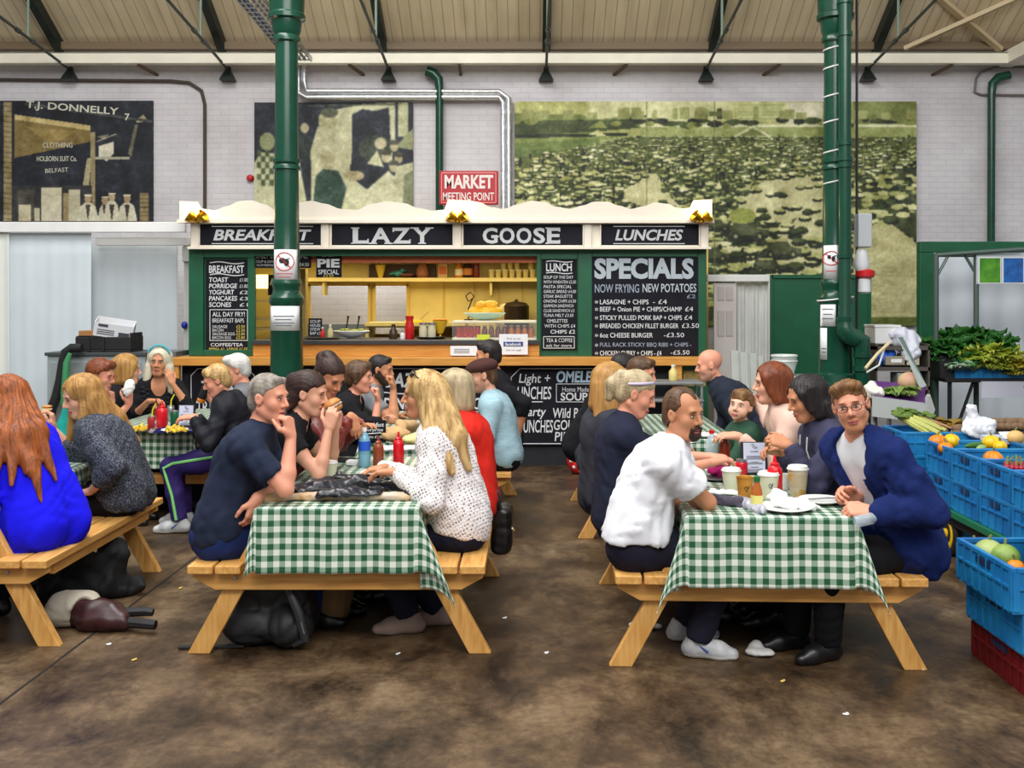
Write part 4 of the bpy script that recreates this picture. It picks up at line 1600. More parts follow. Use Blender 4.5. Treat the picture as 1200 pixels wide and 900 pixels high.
# nearer cars
for x, y, w, tilt in ((835, 296, 20, 0), (875, 268, 26, 0), (915, 290, 24, 0), (860, 330, 22, 0), (840, 262, 16, 0), (900, 310, 18, 0), (880, 345, 24, 0), (1005, 262, 14, 0)):
	p.ell(x, y + w * .28, w, w * .34, vdk)
	p.poly([(x - w * .7, y + w * .1), (x - w * .62, y - w * .32), (x + w * .3, y - w * .34), (x + w * .5, y - w * .02), (x + w, y + w * .06), (x + w, y + w * .3), (x - w * .8, y + w * .32)], (70, 78, 44))
	p.poly([(x - w * .72, y - w * .26), (x + w * .34, y - w * .3), (x + w * .3, y - w * .44), (x - w * .6, y - w * .4)], (172, 170, 108))
	for q in (-.5, .6):
		p.ell(x + w * q, y + w * .34, w * .18, w * .2, (34, 38, 26))
		p.ell(x + w * q, y + w * .34, w * .08, w * .09, (150, 150, 100))
p.ell(870, 253, 16, 9, (150, 156, 74))
p.rect(1000, 372, 1074, 382, (96, 104, 38))
for x in (758, 837, 965):
	p.line((x, 119), (x, 382), 1.2, (110, 114, 66))
p.grain(9, 3).smooth(1)
p.panel('mural', 'wide olive mural of a crowded market square full of vintage cars', 'mural', MY)
# red sign
t = thing('market_sign', 'red MARKET MEETING POINT sign with white letters above the stall roof', 'sign', P(549, 240, 12.4))
o_ = tuple(t.location)
Ys = 12.4
b = MB()
b.bb(PX(514.5, Ys), PX(584, Ys), Ys, Ys + .03, PZ(240, Ys), PZ(200, Ys))
b.build('board', mat('sign_red', (178, 22, 36), rough=.4), t, None, o_, .03)
b = MB()
for x0, x1, y0, y1 in ((517, 581.5, 202, 203), (517, 581.5, 237, 238), (517, 517.8, 202, 238), (580.7, 581.5, 202, 238)):
	b.bb(PX(x0, Ys), PX(x1, Ys), Ys - .004, Ys, PZ(y1, Ys), PZ(y0, Ys))
b.build('border', mat('sign_pink_line', (232, 150, 150), rough=.5), t, None, o_)
m_sw = mat('sign_white', (236, 222, 218), rough=.5)
lettering('MARKET', PX(521, Ys), PX(578, Ys), PZ(221, Ys), PZ(205, Ys), Ys - .005, m_sw, t, bold=.035, org=o_)
lettering('MEETING POINT', PX(519, Ys), PX(579, Ys), PZ(235, Ys), PZ(225.5, Ys), Ys - .005, m_sw, t, bold=.015, org=o_)
b = MB()
for x in (530, 568):
	b.tube([(PX(x, Ys), Ys + .02, PZ(222, Ys)), (PX(x, Ys), WY, PZ(222, Ys))], .02, 8)
b.build('wall_arm', m_grey, t, 40, o_)
# ---------------------------------------------------------------- the food stall
SY = 10.7
m_chalkb = mat('chalkboard_black', (22, 22, 30), rough=.8, var=.3, scale=5, spec=.25)
m_chalk = mat('chalk_white', (216, 218, 220), rough=.9)
m_chalkdim = mat('chalk_greyblue', (150, 160, 178), rough=.9)
m_yellowchalk = mat('chalk_yellow', (214, 196, 90), rough=.9)
m_silverletter = mat('silver_letter', (188, 190, 192), rough=.6)
m_stallcream = mat('stall_cream', (232, 222, 206), rough=.5, var=.05, scale=3)
m_yell = mat('stall_yellow_wall', (206, 184, 106), rough=.6, var=.08, scale=4)
m_pine = mat('varnished_pine', (196, 130, 50), rough=.42, rgb2=(222, 160, 76), scale=9, stretch=(.35, 5, 5), detail=5, bump=.05, bscale=30)
m_orange = mat('orange_beam', (176, 84, 36), rough=.5, var=.15, scale=6)
m_darkbase = mat('stall_dark_base', (26, 27, 34), rough=.7, var=.2, scale=5)
def sx(px, Y=SY):
	return PX(px, Y)
def sz(py, Y=SY):
	return PZ(py, Y)
SO = np.array((sx(524), SY + 1.0, 0.0))
stall = thing('food_stall', 'green and cream food stall with wavy fascia and chalkboards against the wall', 'food stall', SO)
def spart(b, name, m, parent=None, smooth=None, bevel=0.0):
	return b.build(name, m, parent if parent is not None else stall, smooth, SO, bevel)
def fb(b, x0, x1, y0, y1, Y0, Y1, YR=SY, mi=0):
	"""box whose front face covers those pixels when seen at depth YR"""
	return b.bb(PX(x0, YR), PX(x1, YR), Y0, Y1, PZ(y1, YR), PZ(y0, YR), mi)
DB = SY + 1.6
YI = SY + 1.55
# carcass
b = MB()
fb(b, 221, 238, 289, 417, SY, SY + .08)
fb(b, 238, 298, 289, 302, SY, SY + .08)
fb(b, 238, 298, 410, 417, SY, SY + .08)
fb(b, 290, 298, 302, 410, SY, SY + .08)
fb(b, 238, 290, 302, 410, SY + .03, SY + .08)
spart(b, 'front_panel', m_sgreen, bevel=.006)
b = MB()
fb(b, 629, 683, 289, 418, SY + .02, SY + .08)
fb(b, 629, 634, 289, 418, SY, SY + .09)
fb(b, 677, 694, 289, 418, SY, SY + .09)
fb(b, 634, 677, 289, 304, SY + .002, SY + .09)
spart(b, 'front_panel', m_sgreen, bevel=.006)
b = MB()
fb(b, 683, 828, 289, 418, SY + .03, SY + .08)
fb(b, 818, 828, 289, 418, SY, SY + .09)
fb(b, 694, 818, 289, 301, SY, SY + .09)
spart(b, 'front_panel', m_sgreen, bevel=.006)
b = MB()
fb(b, 298, 629, 289, 300, SY, SY + .09)
spart(b, 'lintel_rail', m_sgreen)
b = MB()
fb(b, 298, 629, 300, 307.5, SY + .1, SY + .2)
spart(b, 'orange_rail', m_orange)
for x0, x1 in ((221, 224), (825, 828)):
	b = MB()
	b.bb(sx(x0), sx(x1), SY + .08, DB, 0, sz(289))
	spart(b, 'side_wall', m_sgreen)
b = MB()
b.bb(sx(219), sx(830), SY - .05, YI + .06, sz(291), sz(289))
b.bb(sx(219), sx(830), SY + .3, YI + .06, sz(288), sz(284))
spart(b, 'roof_deck', mat('stall_roof', (150, 140, 110), rough=.8))
# base and ledge
b = MB()
b.bb(sx(214), sx(828), SY - .02, SY + .3, 0.0, sz(427))
spart(b, 'counter_base', m_darkbase)
b = MB()
fb(b, 208, 829, 417.5, 427, SY - .22, SY + .1, SY)
spart(b, 'serving_ledge', m_pine, bevel=.006)
b = MB()
fb(b, 297, 632, 403.5, 417.5, SY - .02, SY + .12)
spart(b, 'counter_apron', m_pine, bevel=.004)
b = MB()
fb(b, 297, 632, 398.5, 403.5, SY - .06, SY + .75)
spart(b, 'worktop', mat('dark_worktop', (58, 56, 58), rough=.4, var=.15, scale=30), bevel=.004)
for x0, x1, y1 in ((208, 217, 2088 / 10.5 + 350), (786, 796, 2088 / 10.5 + 350)):
	b = MB()
	fb(b, x0, x1, 427, 500, SY - .2, SY - .12)
	b.bb(sx(x0), sx(x1), SY - .2, SY - .12, 0, sz(490))
	spart(b, 'ledge_leg', m_pine, bevel=.005)
# fascia with wavy crest
crest = [(215, 237), (236, 238), (240, 246), (256, 247.5), (270, 243), (284, 237), (298, 236), (312, 240), (326, 247), (340, 246), (354, 238.5), (368, 236.5),
		(384, 240), (402, 246), (420, 247), (438, 240), (456, 237), (474, 239), (492, 245), (508, 248), (522, 247), (526, 236), (548, 236), (562, 238),
		(576, 244), (590, 246), (606, 241), (622, 236.5), (638, 238), (652, 243.5), (667, 246), (682, 242), (696, 237.5), (710, 237.5), (724, 242),
		(738, 246), (752, 243), (766, 238.5), (780, 240), (794, 245.5), (806, 245), (811, 236), (832, 235)]
poly = []
for i in range(len(crest) - 1):
	(x0, y0), (x1, y1) = crest[i], crest[i + 1]
	sharp = abs(x1 - x0) < 5
	for q in (np.linspace(0, 1, 5)[:-1] if not sharp else (0,)):
		poly.append((sx(x0 + (x1 - x0) * q), sz(y0 + (y1 - y0) * (q * q * (3 - 2 * q)))))
poly.append((sx(832), sz(235)))
poly += [(sx(832), sz(262.5)), (sx(215), sz(262.5))]
b = MB()
b.prism(poly, SY - .12, SY - .07)
spart(b, 'crest_board', m_stallcream)
b = MB()
fb(b, 226, 829, 259.5, 291, SY - .07, SY + .02)
fb(b, 213, 834, 258.5, 262.5, SY - .15, SY - .07)
fb(b, 224, 831, 289.5, 292.5, SY - .12, SY - .05)
for x in (232, 383.5, 537, 688, 823.5):
	fb(b, x - 4, x + 4, 262.5, 290, SY - .1, SY - .06)
spart(b, 'fascia_board', m_stallcream)
for x0, x1, txt, tx0, tx1, ital in ((237, 379, 'BREAKFAST', 253, 367, True), (390, 532, 'LAZY', 415, 507, False), (543, 683, 'GOOSE', 566, 656, False), (703, 818, 'LUNCHES', 720, 799, True)):
	b = MB()
	fb(b, x0, x1, 262.5, 289, SY - .085, SY - .065)
	pn = spart(b, 'sign_panel', m_chalkb)
	b = MB()
	for a0, a1, c0, c1 in ((x0, x1, 262, 263.4), (x0, x1, 288, 289.4), (x0 - .7, x0 + .7, 262, 289.4), (x1 - .7, x1 + .7, 262, 289.4)):
		fb(b, a0, a1, c0, c1, SY - .1, SY - .07)
	spart(b, 'panel_frame', m_stallcream, pn)
	if ital:
		lettering(txt, sx(tx0), sx(tx1), sz(282.5), sz(269.5), SY - .089, m_silverletter, pn, bold=.03, shear=.22, org=SO)
		b = MB()
		for y in (266, 286):
			fb(b, tx0 - 2, tx1 + 2, y - .5, y + .5, SY - .09, SY - .085)
		spart(b, 'sign_rule', m_silverletter, pn)
	else:
		# roman capitals with slab serifs
		n_ = len(txt)
		gap = 2.2
		wd = {'L': .9, 'A': 1.15, 'Z': 1.0, 'Y': 1.1, 'G': 1.15, 'O': 1.15, 'S': .9, 'E': 1.0}
		tot = sum(wd[c] for c in txt)
		u = (tx1 - tx0 - gap * (n_ - 1)) / tot
		xx = tx0
		for c in txt:
			w_ = wd[c] * u
			lettering(c, sx(xx), sx(xx + w_), sz(286), sz(267.5), SY - .089, m_silverletter, pn, bold=.03, org=SO)
			b = MB()
			S_ = []
			if c == 'L':
				S_ = [(xx - 1.8, xx + w_ * .42, 267.2, 268.6), (xx - 1.8, xx + 2, 285, 286.2), (xx + w_ - 1.4, xx + w_ + .2, 280.5, 286)]
			if c == 'A':
				S_ = [(xx - 2, xx + w_ * .32, 285, 286.4), (xx + w_ * .68, xx + w_ + 2, 285, 286.4)]
			if c == 'Z':
				S_ = [(xx - .2, xx + 1.4, 267.5, 272.5), (xx + w_ - 1.4, xx + w_ + .2, 281, 286)]
			if c == 'Y':
				S_ = [(xx - 2, xx + w_ * .33, 267.2, 268.6), (xx + w_ * .67, xx + w_ + 2, 267.2, 268.6), (xx + w_ * .3, xx + w_ * .7, 285, 286.4)]
			if c == 'E':
				S_ = [(xx - 1.8, xx + 2, 267.2, 268.6), (xx - 1.8, xx + 2, 285, 286.4), (xx + w_ - 1.4, xx + w_ + .2, 267.5, 272), (xx + w_ - 1.4, xx + w_ + .2, 281.5, 286)]
			if c == 'G':
				S_ = [(xx + w_ * .62, xx + w_ + 1.5, 277, 278.6)]
			for q in S_:
				fb(b, *q, SY - .0925, SY - .089)
			if S_:
				spart(b, 'letter_serif', m_silverletter, pn)
			xx += w_ + gap
# brass shell lamps on the fascia
m_brass = mat('polished_brass', (214, 168, 40), rough=.25, metal=.9)
m_glow = mat('lamp_glow', (255, 214, 130), rough=.5, emit=(255, 206, 120), estr=9)
for px, lab in ((231, 'brass shell lamp glowing at the left end of the stall fascia'), (536, 'brass bow shaped lamp at the middle of the stall fascia'), (822, 'brass shell lamp glowing at the right end of the stall fascia')):
	c = P(px, 257, SY - .2)
	t = thing('brass_lamp', lab, 'lamp', c)
	b = MB()
	b.lathe([(.03, .0), (.04, .01), (.02, .03), (.015, .09)], (0, 0, 0), 12, rotm('X', -PI / 2))
	b.build('wall_mount', m_brass, t, 40)
	for sg in (-1, 1):
		b = MB()
		b.lathe([(.012, .0), (.05, .03), (.065, .07), (.07, .09), (.062, .09), (.045, .03), (.008, .004)], (sg * .01, -.01, -.01), 14, rotm('Y', sg * .95) @ rotm('X', .25))
		b.build('shell_shade', m_brass, t, 40)
	b = MB()
	b.ell((0, -.01, .045), .024, 10, 8)
	b.build('bulb', m_glow, t, 40)
	d = bpy.data.lights.new('lamp_light', 'POINT')
	d.energy = 5
	d.color = (1.0, .74, .34)
	d.shadow_soft_size = .05
	lo = bpy.data.objects.new('lamp_light', d)
	COL.objects.link(lo)
	lo.parent = t
	lo.location = (0, -.05, .1)
# interior
YI = SY + 1.55
b = MB()
for x0, x1, y0, y1 in ((220, 363, 280, 420), (433, 439, 335, 420), (478, 830, 280, 420), (363, 433, 280, 334), (433, 478, 280, 334), (363, 433, 391, 420), (439, 478, 391, 420)):
	fb(b, x0, x1, y0, y1, YI, YI + .05, YI)
b.bb(PX(220, YI), PX(830, YI), YI, YI + .05, 0, PZ(419.9, YI))
spart(b, 'back_wall', m_yell)
b = MB()
for x in (363, 433, 439, 478):
	fb(b, x - 1.5, x + 1.5, 333, 392, YI - .03, YI, YI)
fb(b, 361, 480, 331, 335, YI - .03, YI, YI)
fb(b, 361, 480, 391, 394, YI - .06, YI, YI)
for x in (520, 556, 585, 612):
	fb(b, x - .8, x + .8, 330, 400, YI - .012, YI, YI)
spart(b, 'wall_batten', mat('yellow_batten', (196, 164, 70), rough=.6))
b = MB()
for x in (224, 825):
	b.bb(PX(x, SY) + .02, PX(x, SY) + .04, SY + .1, YI, 0, sz(289))
b.bb(sx(224), sx(826), SY + .1, YI, sz(289) - .03, sz(289) - .01)
spart(b, 'interior_lining', m_yell)
YS = SY + 1.3
b = MB()
fb(b, 352, 640, 325.5, 330, YS, YI, YS)
spart(b, 'shelf', mat('shelf_yellow_edge', (226, 202, 124), rough=.5), bevel=.004)
b = MB()
for x in (378, 575):
	fb(b, x - 1.5, x + 1.5, 330, 346, YS + .05, YI, YS)
spart(b, 'shelf_bracket', m_yell)
# partition and shelf bay on the left
b = MB()
fb(b, 347, 358, 315, 403, SY + .5, SY + .62, SY + .5)
spart(b, 'partition_post', mat('old_mustard_post', (150, 126, 62), rough=.6, var=.2, scale=8))
b = MB()
for y in (351, 372, 384):
	fb(b, 292, 348, y, y + 3, SY + .8, SY + 1.1, SY + .8)
spart(b, 'side_shelf', mat('pale_shelf', (178, 160, 104), rough=.6))
b = MB()
fb(b, 300, 340, 322, 338, SY + 1.0, SY + 1.03, SY + 1)
st_l = spart(b, 'strip_light', mat('strip_glow', (255, 240, 150), emit=(255, 240, 140), estr=2.6))
# lower back bench inside
b = MB()
YBk = SY + 1.0
fb(b, 428, 545, 378, 382, YBk - .05, YI, YBk)
fb(b, 428, 432, 382, 402, YBk, YI, YBk)
fb(b, 432, 545, 382, 384, YBk, YI, YBk)
fb(b, 541, 545, 382, 402, YBk, YI, YBk)
spart(b, 'back_bench', m_yell)
b = MB()
fb(b, 360, 430, 380, 402, YBk + .2, YBk + .3, YBk + .2)
spart(b, 'splash_panel', mat('slate_panel', (92, 98, 104), rough=.5))
d = bpy.data.lights.new('stall_ceiling_light', 'AREA')
d.shape = 'RECTANGLE'
d.size, d.size_y, d.energy, d.color = 3.6, .5, 34, (1.0, .86, .56)
lo = bpy.data.objects.new('stall_ceiling_light', d)
COL.objects.link(lo)
lo.parent = stall
lo.location = tuple(np.array((sx(470), SY + .75, sz(303))) - SO)
# added hidden strip light, brightens the brick wall seen through the back windows
t = thing('strip_light', 'added fill strip light on the white brick wall behind the stall windows', 'lamp', (sx(425), WY - .06, 2.75))
b = MB()
b.bb(-.75, .75, -.03, .05, -.03, .03)
b.build('fill_batten', m_white, t, None, None, .006)
b = MB()
b.tube([(-.7, -.05, -.02), (.7, -.05, -.02)], .014, 8)
b.build('tube', mat('fill_tube_glow', (255, 255, 255), emit=(240, 244, 255), estr=6), t, 40)
d = bpy.data.lights.new('strip_glow', 'AREA')
d.shape = 'RECTANGLE'
d.size, d.size_y, d.energy, d.color = 1.5, .08, 26, (.95, .96, 1.0)
lo = bpy.data.objects.new('strip_glow', d)
COL.objects.link(lo)
lo.parent = t
lo.location = (0, -.09, -.05)
# boards
def board(name, label, x0, x1, y0, y1, Y, frame=None, thick=.025, chamfer=0.0):
	org = np.array((PX((x0 + x1) / 2, Y), Y, PZ(y1, Y)))
	t = thing(name, label, 'menu board', org)
	b = MB()
	X0, X1, Z0, Z1 = PX(x0, Y), PX(x1, Y), PZ(y1, Y), PZ(y0, Y)
	c = chamfer
	if c:
		b.prism([(X0 + c, Z0), (X1 - c, Z0), (X1, Z0 + c), (X1, Z1 - c), (X1 - c, Z1), (X0 + c, Z1), (X0, Z1 - c), (X0, Z0 + c)], Y, Y + thick)
	else:
		b.bb(X0, X1, Y, Y + thick, Z0, Z1)
	b.build('slate', m_chalkb, t, None, org)
	if frame:
		f = MB()
		e = .018
		if c:
			pts = [(X0 + c + e, Z0 + e), (X1 - c - e, Z0 + e), (X1 - e, Z0 + c + e), (X1 - e, Z1 - c - e), (X1 - c - e, Z1 - e), (X0 + c + e, Z1 - e), (X0 + e, Z1 - c - e), (X0 + e, Z0 + c + e)]
			for i in range(8):
				p, q = pts[i], pts[(i + 1) % 8]
				f.tube([(p[0], Y - .002, p[1]), (q[0], Y - .002, q[1])], .005, 6)
		f.build('chalk_border', frame, t, None, org)
	return t, org, Y
def bt(B, txt, x0, x1, y0, y1, m=None, **k):
	t, org, Y = B
	return lettering(txt, PX(x0, Y), PX(x1, Y), PZ(y1, Y), PZ(y0, Y), Y - .003, m or m_chalk, t, org=org, **k)
def rule(B, x0, x1, y, w=.7, m=None, rise=0):
	t, org, Y = B
	b = MB()
	pts = [P(x0 + (x1 - x0) * q, y + rise * math.sin(q * 2 * PI), Y - .004) for q in np.linspace(0, 1, 9)]
	b.tube(pts, w / 112 / 2 + .001, 5)
	return b.build('chalk_rule', m or m_chalk, t, None, org)
def frame_box(B, x0, x1, y0, y1, m=None):
	t, org, Y = B
	b = MB()
	q = [P(x0, y0, Y - .004), P(x1, y0, Y - .004), P(x1, y1, Y - .004), P(x0, y1, Y - .004)]
	for i in range(4):
		b.tube([q[i], q[(i + 1) % 4]], .004, 5)
	return b.build('chalk_box', m or m_chalk, t, None, org)
B = board('chalkboard', 'tall BREAKFAST chalkboard at the left end of the stall front', 241, 292, 304, 411, SY + .005)
bt(B, 'BREAKFAST', 245, 286, 311, 320, bold=.02)
rule(B, 246, 286, 308, 1, rise=-1.2)
rule(B, 246, 286, 322, 1, rise=-1.2)
for i, (a, c) in enumerate((('TOAST', '£1.00'), ('PORRIDGE', '£1.80'), ('YOGHURT', '£2'), ('PANCAKES', '£3'), ('SCONES', '£1'))):
	y = 325 + i * 7.3
	bt(B, a, 245, 245 + 3.5 * len(a) + 5, y, y + 5.6, bold=.015, shear=.1)
	bt(B, c, 281, 290.5, y + 1, y + 5)
frame_box(B, 246, 290, 363, 399)
bt(B, 'ALL DAY FRY!', 249, 287, 365.5, 371, bold=.01)
bt(B, 'BREAKFAST BAPS', 249, 286, 373, 378)
for i, (a, c) in enumerate((('SAUSAGE', '£2.50'), ('BACON', '£2.50'), ('SAUSAGE EGG', '£2.80'), ('BACON EGG', '£2.80'))):
	bt(B, a, 249, 249 + 2.2 * len(a) + 2, 381 + i * 4.3, 384.3 + i * 4.3)
	bt(B, c, 277, 287, 381 + i * 4.3, 384.3 + i * 4.3, m=m_yellowchalk)
bt(B, 'COFFEE/TEA', 247, 285, 402, 406, bold=.01)
bt(B, 'SMALL £1  LARGE £1.50', 245, 290, 407.3, 409.8, m=m_yellowchalk)
B = board('chalkboard', 'narrow LUNCH chalkboard on the green post right of the serving hatch', 635, 676, 304, 410, SY - .005)
bt(B, 'LUNCH', 640, 670, 308.5, 318, bold=.02)
rule(B, 640, 671, 306.5, 1, rise=-.8)
rule(B, 640, 671, 320, 1, rise=-.8)
for i, a in enumerate(('SOUP OF THE DAY', 'WITH WHEATEN £2.50', 'PASTA SPECIAL', 'GARLIC BREAD £4.00', 'STEAK BAGUETTE', 'ONIONS CHIPS £4.50', 'GAMMON SANDWICH', 'CLUB SANDWICH £3', 'TUNA MELT £3.50')):
	w_ = 20 + len(a) * 1.0
	bt(B, a, 637, 637 + w_, 323 + i * 5.6, 326.6 + i * 5.6, shear=.1)
bt(B, 'OMELETTES', 641, 665, 374, 378)
bt(B, 'WITH CHIPS £4', 638, 674, 380, 384)
bt(B, 'CHIPS £2', 645, 674, 386.5, 391, bold=.01)
frame_box(B, 637, 673, 394.5, 408)
bt(B, 'TEA & COFFEE', 640, 671, 396.5, 401)
bt(B, 'ask for more', 640, 670, 403, 406.5)
B = board('chalkboard', 'large square SPECIALS chalkboard at the right end of the stall', 694, 818, 301, 417, SY - .005)
bt(B, 'SPECIALS', 696.5, 813, 302.5, 327, m=mat('chalk_silver', (176, 186, 194), rough=.9), bold=.045)
bt(B, 'NOW FRYING', 697, 749, 333, 343, m=m_chalkdim, bold=.01)
bt(B, 'NEW POTATOES', 753, 816, 332.5, 342.5, m=mat('chalk_pale', (184, 192, 200), rough=.9), bold=.01)
bt(B, '£2', 805, 815, 345, 349.5, m=m_chalkdim)
for a, x1, y, pr, px0 in (('LASAGNE + CHIPS', 760, 351, '- £4', 765), ('BEEF + Onion PIE + CHIPS/CHAMP', 799, 359.5, '£4', 803), ('STICKY PULLED PORK BAP + CHIPS', 799, 369.5, '£4', 802),
						('BREADED CHICKEN FILLET BURGER', 795, 379, '£3.50', 799), ('6oz CHEESE BURGER', 765, 390, '-£3.50', 778), ('FULL RACK STICKY BBQ RIBS + CHIPS -', 810, 401.5, '-£5.50', 786), ('CHICKEN CURRY + CHIPS - £4', 775, 411, '', 0)):
	if not pr.startswith('-£5'):
		yy = y
	bt(B, '*', 697, 701, y + 1, y + 5)
	bt(B, a, 703, x1, y, y + 5.6, m=m_chalk if y < 400 else m_chalkdim if y < 405 else m_chalk, bold=.008)
	if pr:
		if 'RIBS' in a:
			bt(B, pr, 786, 808, 410.5, 415.5)
		else:
			bt(B, pr, px0, px0 + 3.6 * len(pr) + 2, y, y + 5.2)
B = board('chalkboard', 'wide DAILY LUNCH chalkboard hung inside hatch behind the left column', 297, 364, 291, 314, SY + .07)
bt(B, 'DAILY LUNCH SPECIAL!', 299, 361, 294.5, 303, bold=.01, shear=.1)
bt(B, 'SOUP & SANDWICH DEAL', 299, 345, 305, 308)
bt(B, 'HOMEMADE PIES', 299, 340, 309.5, 312)
bt(B, '£4.50', 351, 362, 308, 312)
B = board('chalkboard', 'square PIE SPECIAL chalkboard hanging at the hatch left of the shelf', 370.5, 400, 292.5, 325, SY + .06)
bt(B, '"GREY"', 374, 395, 295, 301, bold=.01)
bt(B, 'PIE', 371.8, 398, 303.5, 313.5, bold=.04)
bt(B, 'SPECIAL', 373, 397, 316, 321.5, bold=.01)
bt(B, '£3.50', 379, 391, 322, 324.5, m=m_yellowchalk)
B = board('chalkboard', 'small dark chalkboard half hidden behind left column in the hatch', 314, 331, 322, 346, SY + .6)
bt(B, 'A', 316, 322, 326, 334, bold=.03)
bt(B, 'LA CARTE', 323, 330, 327, 333)
B = board('chalkboard', 'little chalkboard standing on the worktop right of the left column', 361.5, 377, 373, 394, SY + .35)
for i, a in enumerate(('SOUP', 'HOUSE', 'STEW', 'BAP £3')):
	bt(B, a, 363.5, 375.5, 375 + i * 4.6, 378.4 + i * 4.6, bold=.01)
B = board('chalkboard', 'black LIGHT LUNCHES OMELETTES board with chamfered corners on stall base', 597, 722, 430, 522, SY - .06, frame=m_chalk, chamfer=.09)
bt(B, 'Light +', 608, 645, 438, 452, bold=.01, shear=.15)
bt(B, 'LUNCHES', 601, 646, 453, 468, bold=.01, shear=.1)
rule(B, 612, 636, 471, 1)
bt(B, 'hearty', 606, 640, 477, 491, bold=.01, shear=.2)
bt(B, 'BRUNCHES', 603, 648, 492, 507, bold=.01, shear=.1)
bt(B, 'OMELETTES', 652, 722, 434.5, 448.5, m=mat('chalk_blue', (172, 196, 216), rough=.9), bold=.03, shear=.12)
frame_box(B, 652, 706, 450, 471)
bt(B, 'Home Made', 659, 690, 453.5, 459)
bt(B, 'SOUPS', 657, 694, 460, 469.5, bold=.02)
bt(B, 'Wild BOAR', 648, 700, 478, 490, bold=.01, shear=.1)
bt(B, 'GOURMET', 649, 700, 492, 504, bold=.01, shear=.1)
bt(B, 'PIE CHIPS', 650, 704, 506, 517, bold=.01, shear=.1)
B = board('chalkboard', 'black DINING FINE FOODS board on stall base behind the middle picnic tables', 440, 592, 430, 522, SY - .06, frame=m_chalk, chamfer=.09)
bt(B, 'LAZY', 452, 500, 437, 454, bold=.03, shear=.2)
bt(B, 'GOOSE', 508, 580, 437, 454, bold=.03, shear=.2)
rule(B, 450, 584, 460, 1.2, rise=2)
bt(B, 'DINING', 449, 500, 466, 480, bold=.03, shear=.15)
bt(B, 'FINE FOODS', 505, 582, 466, 480, bold=.02, shear=.15)
rule(B, 450, 584, 487, 1.2, rise=2)
bt(B, 'FRESH EVERY DAY', 456, 578, 496, 508, bold=.01)
B = board('chalkboard', 'black chamfered board with white outline on stall base far left', 222, 300, 430, 522, SY - .06, frame=m_chalk, chamfer=.07)
bt(B, 'TEAS', 236, 286, 446, 462, bold=.02)
bt(B, 'TRAYBAKES', 230, 292, 470, 484, bold=.01)
# things on shelf and counters
m_glass = mat('clear_glass', (238, 244, 242), rough=.05, trans=.9)
m_red = mat('ketchup_red', (190, 20, 24), rough=.3)
m_brown = mat('brown_sauce', (112, 44, 22), rough=.3)
m_label = mat('cream_label', (226, 214, 176), rough=.6)
def shelf_bottle(name, label, px, pyb, h, r, Y, m, cap=None, cat='bottle', lab=None, neck=.42, grp=None):
	c = P(px, pyb, Y)
	t = thing(name, label, cat, c, 0, grp)
	b = MB()
	b.lathe([(r * .9, 0), (r, .008), (r, h * .58), (r * neck, h * .78), (r * neck, h * .9)], (0, 0, 0), 14)
	b.build('body', m, t, 40)
	b = MB()
	b.lathe([(r * neck * 1.15, h * .88), (r * neck * 1.15, h), (1e-5, h)], (0, 0, 0), 12)
	b.build('cap', cap or m_black, t, 40)
	if lab:
		b = MB()
		b.lathe([(r * 1.015, h * .15), (r * 1.015, h * .5)], (0, 0, 0), 14)
		b.build('paper_label', lab, t, 40)
	return t
YSH = SY + 1.42
zsh = sz(325.5, YS) + .002
ysh = lambda: YC + (EYE - zsh) / YSH * F
yb_ = ysh()
shelf_bottle('juice_bottle', 'orange sauce bottle on the stall shelf beside a dark bottle', 538, yb_, .2, .05, YSH, mat('orange_sauce', (206, 130, 40), rough=.4), mat('cap_tan', (190, 160, 110)), lab=m_label)
shelf_bottle('sauce_bottle', 'dark brown sauce bottle with cream label on the stall shelf', 548, yb_, .22, .06, YSH, mat('dark_sauce', (48, 26, 20), rough=.3), m_red, lab=mat('orange_label', (200, 120, 50)), neck=.6)
t = thing('tall_tin', 'tall dark red tin on the stall shelf right of the bottles', 'tin', P(558, yb_, YSH))
b = MB()
b.lathe([(.035, 0), (.038, .004), (.038, .22), (.034, .225)], (0, 0, 0), 14)
b.build('tin_body', mat('dark_red_tin', (120, 36, 26), rough=.4), t, 40)
b = MB()
b.lathe([(.036, .225), (.037, .235), (1e-5, .236)], (0, 0, 0), 14)
b.build('tin_lid', m_steel, t, 40)
t = thing('cereal_packet', 'tan and orange food packet standing on the stall shelf', 'packet', P(519, yb_, YSH))
b = MB()
b.bb(-.055, .055, -.03, .03, 0, .2)
b.build('carton', mat('tan_carton', (196, 160, 96), rough=.6), t, bevel=.004)
b = MB()
b.bb(-.045, .045, -.032, -.03, .04, .13)
b.build('printed_front', mat('orange_print', (190, 96, 40), rough=.6), t)
t = tag(None or MB().lathe([(.05, 0), (.075, .03), (.07, .1), (.045, .16), (.05, .18), (.03, .2), (1e-5, .2)], P(495, yb_, YSH), 14).build('hen_ornament', mat('hen_brown', (150, 92, 48), rough=.6), None, 40), 'brown hen shaped pot on the stall shelf', 'ornament')
t = thing('toy_bird', 'small turquoise bird ornament on the stall shelf', 'ornament', P(467, yb_, YSH))
b = MB()
b.ell((0, 0, .05), (.055, .03, .035), 12, 8)
b.ell((.045, 0, .085), .026, 10, 7)
b.lathe([(.01, 0), (1e-5, .03)], (.068, 0, .085), 8, rotm('Y', PI / 2))
b.lathe([(.02, 0), (.008, .06)], (-.05, 0, .06), 8, rotm('Y', -1.9))
b.build('bird_body', mat('turquoise_glaze', (56, 150, 140), rough=.3), t, 40)
t = tag(MB().lathe([(.03, 0), (.06, .02), (.1, .03), (.1, .045), (.03, .05), (1e-5, .06)], P(477, yb_, YSH), 14).build('dish', m_brown, None, 40), 'low brown dish on the stall shelf beside the turquoise bird', 'dish')
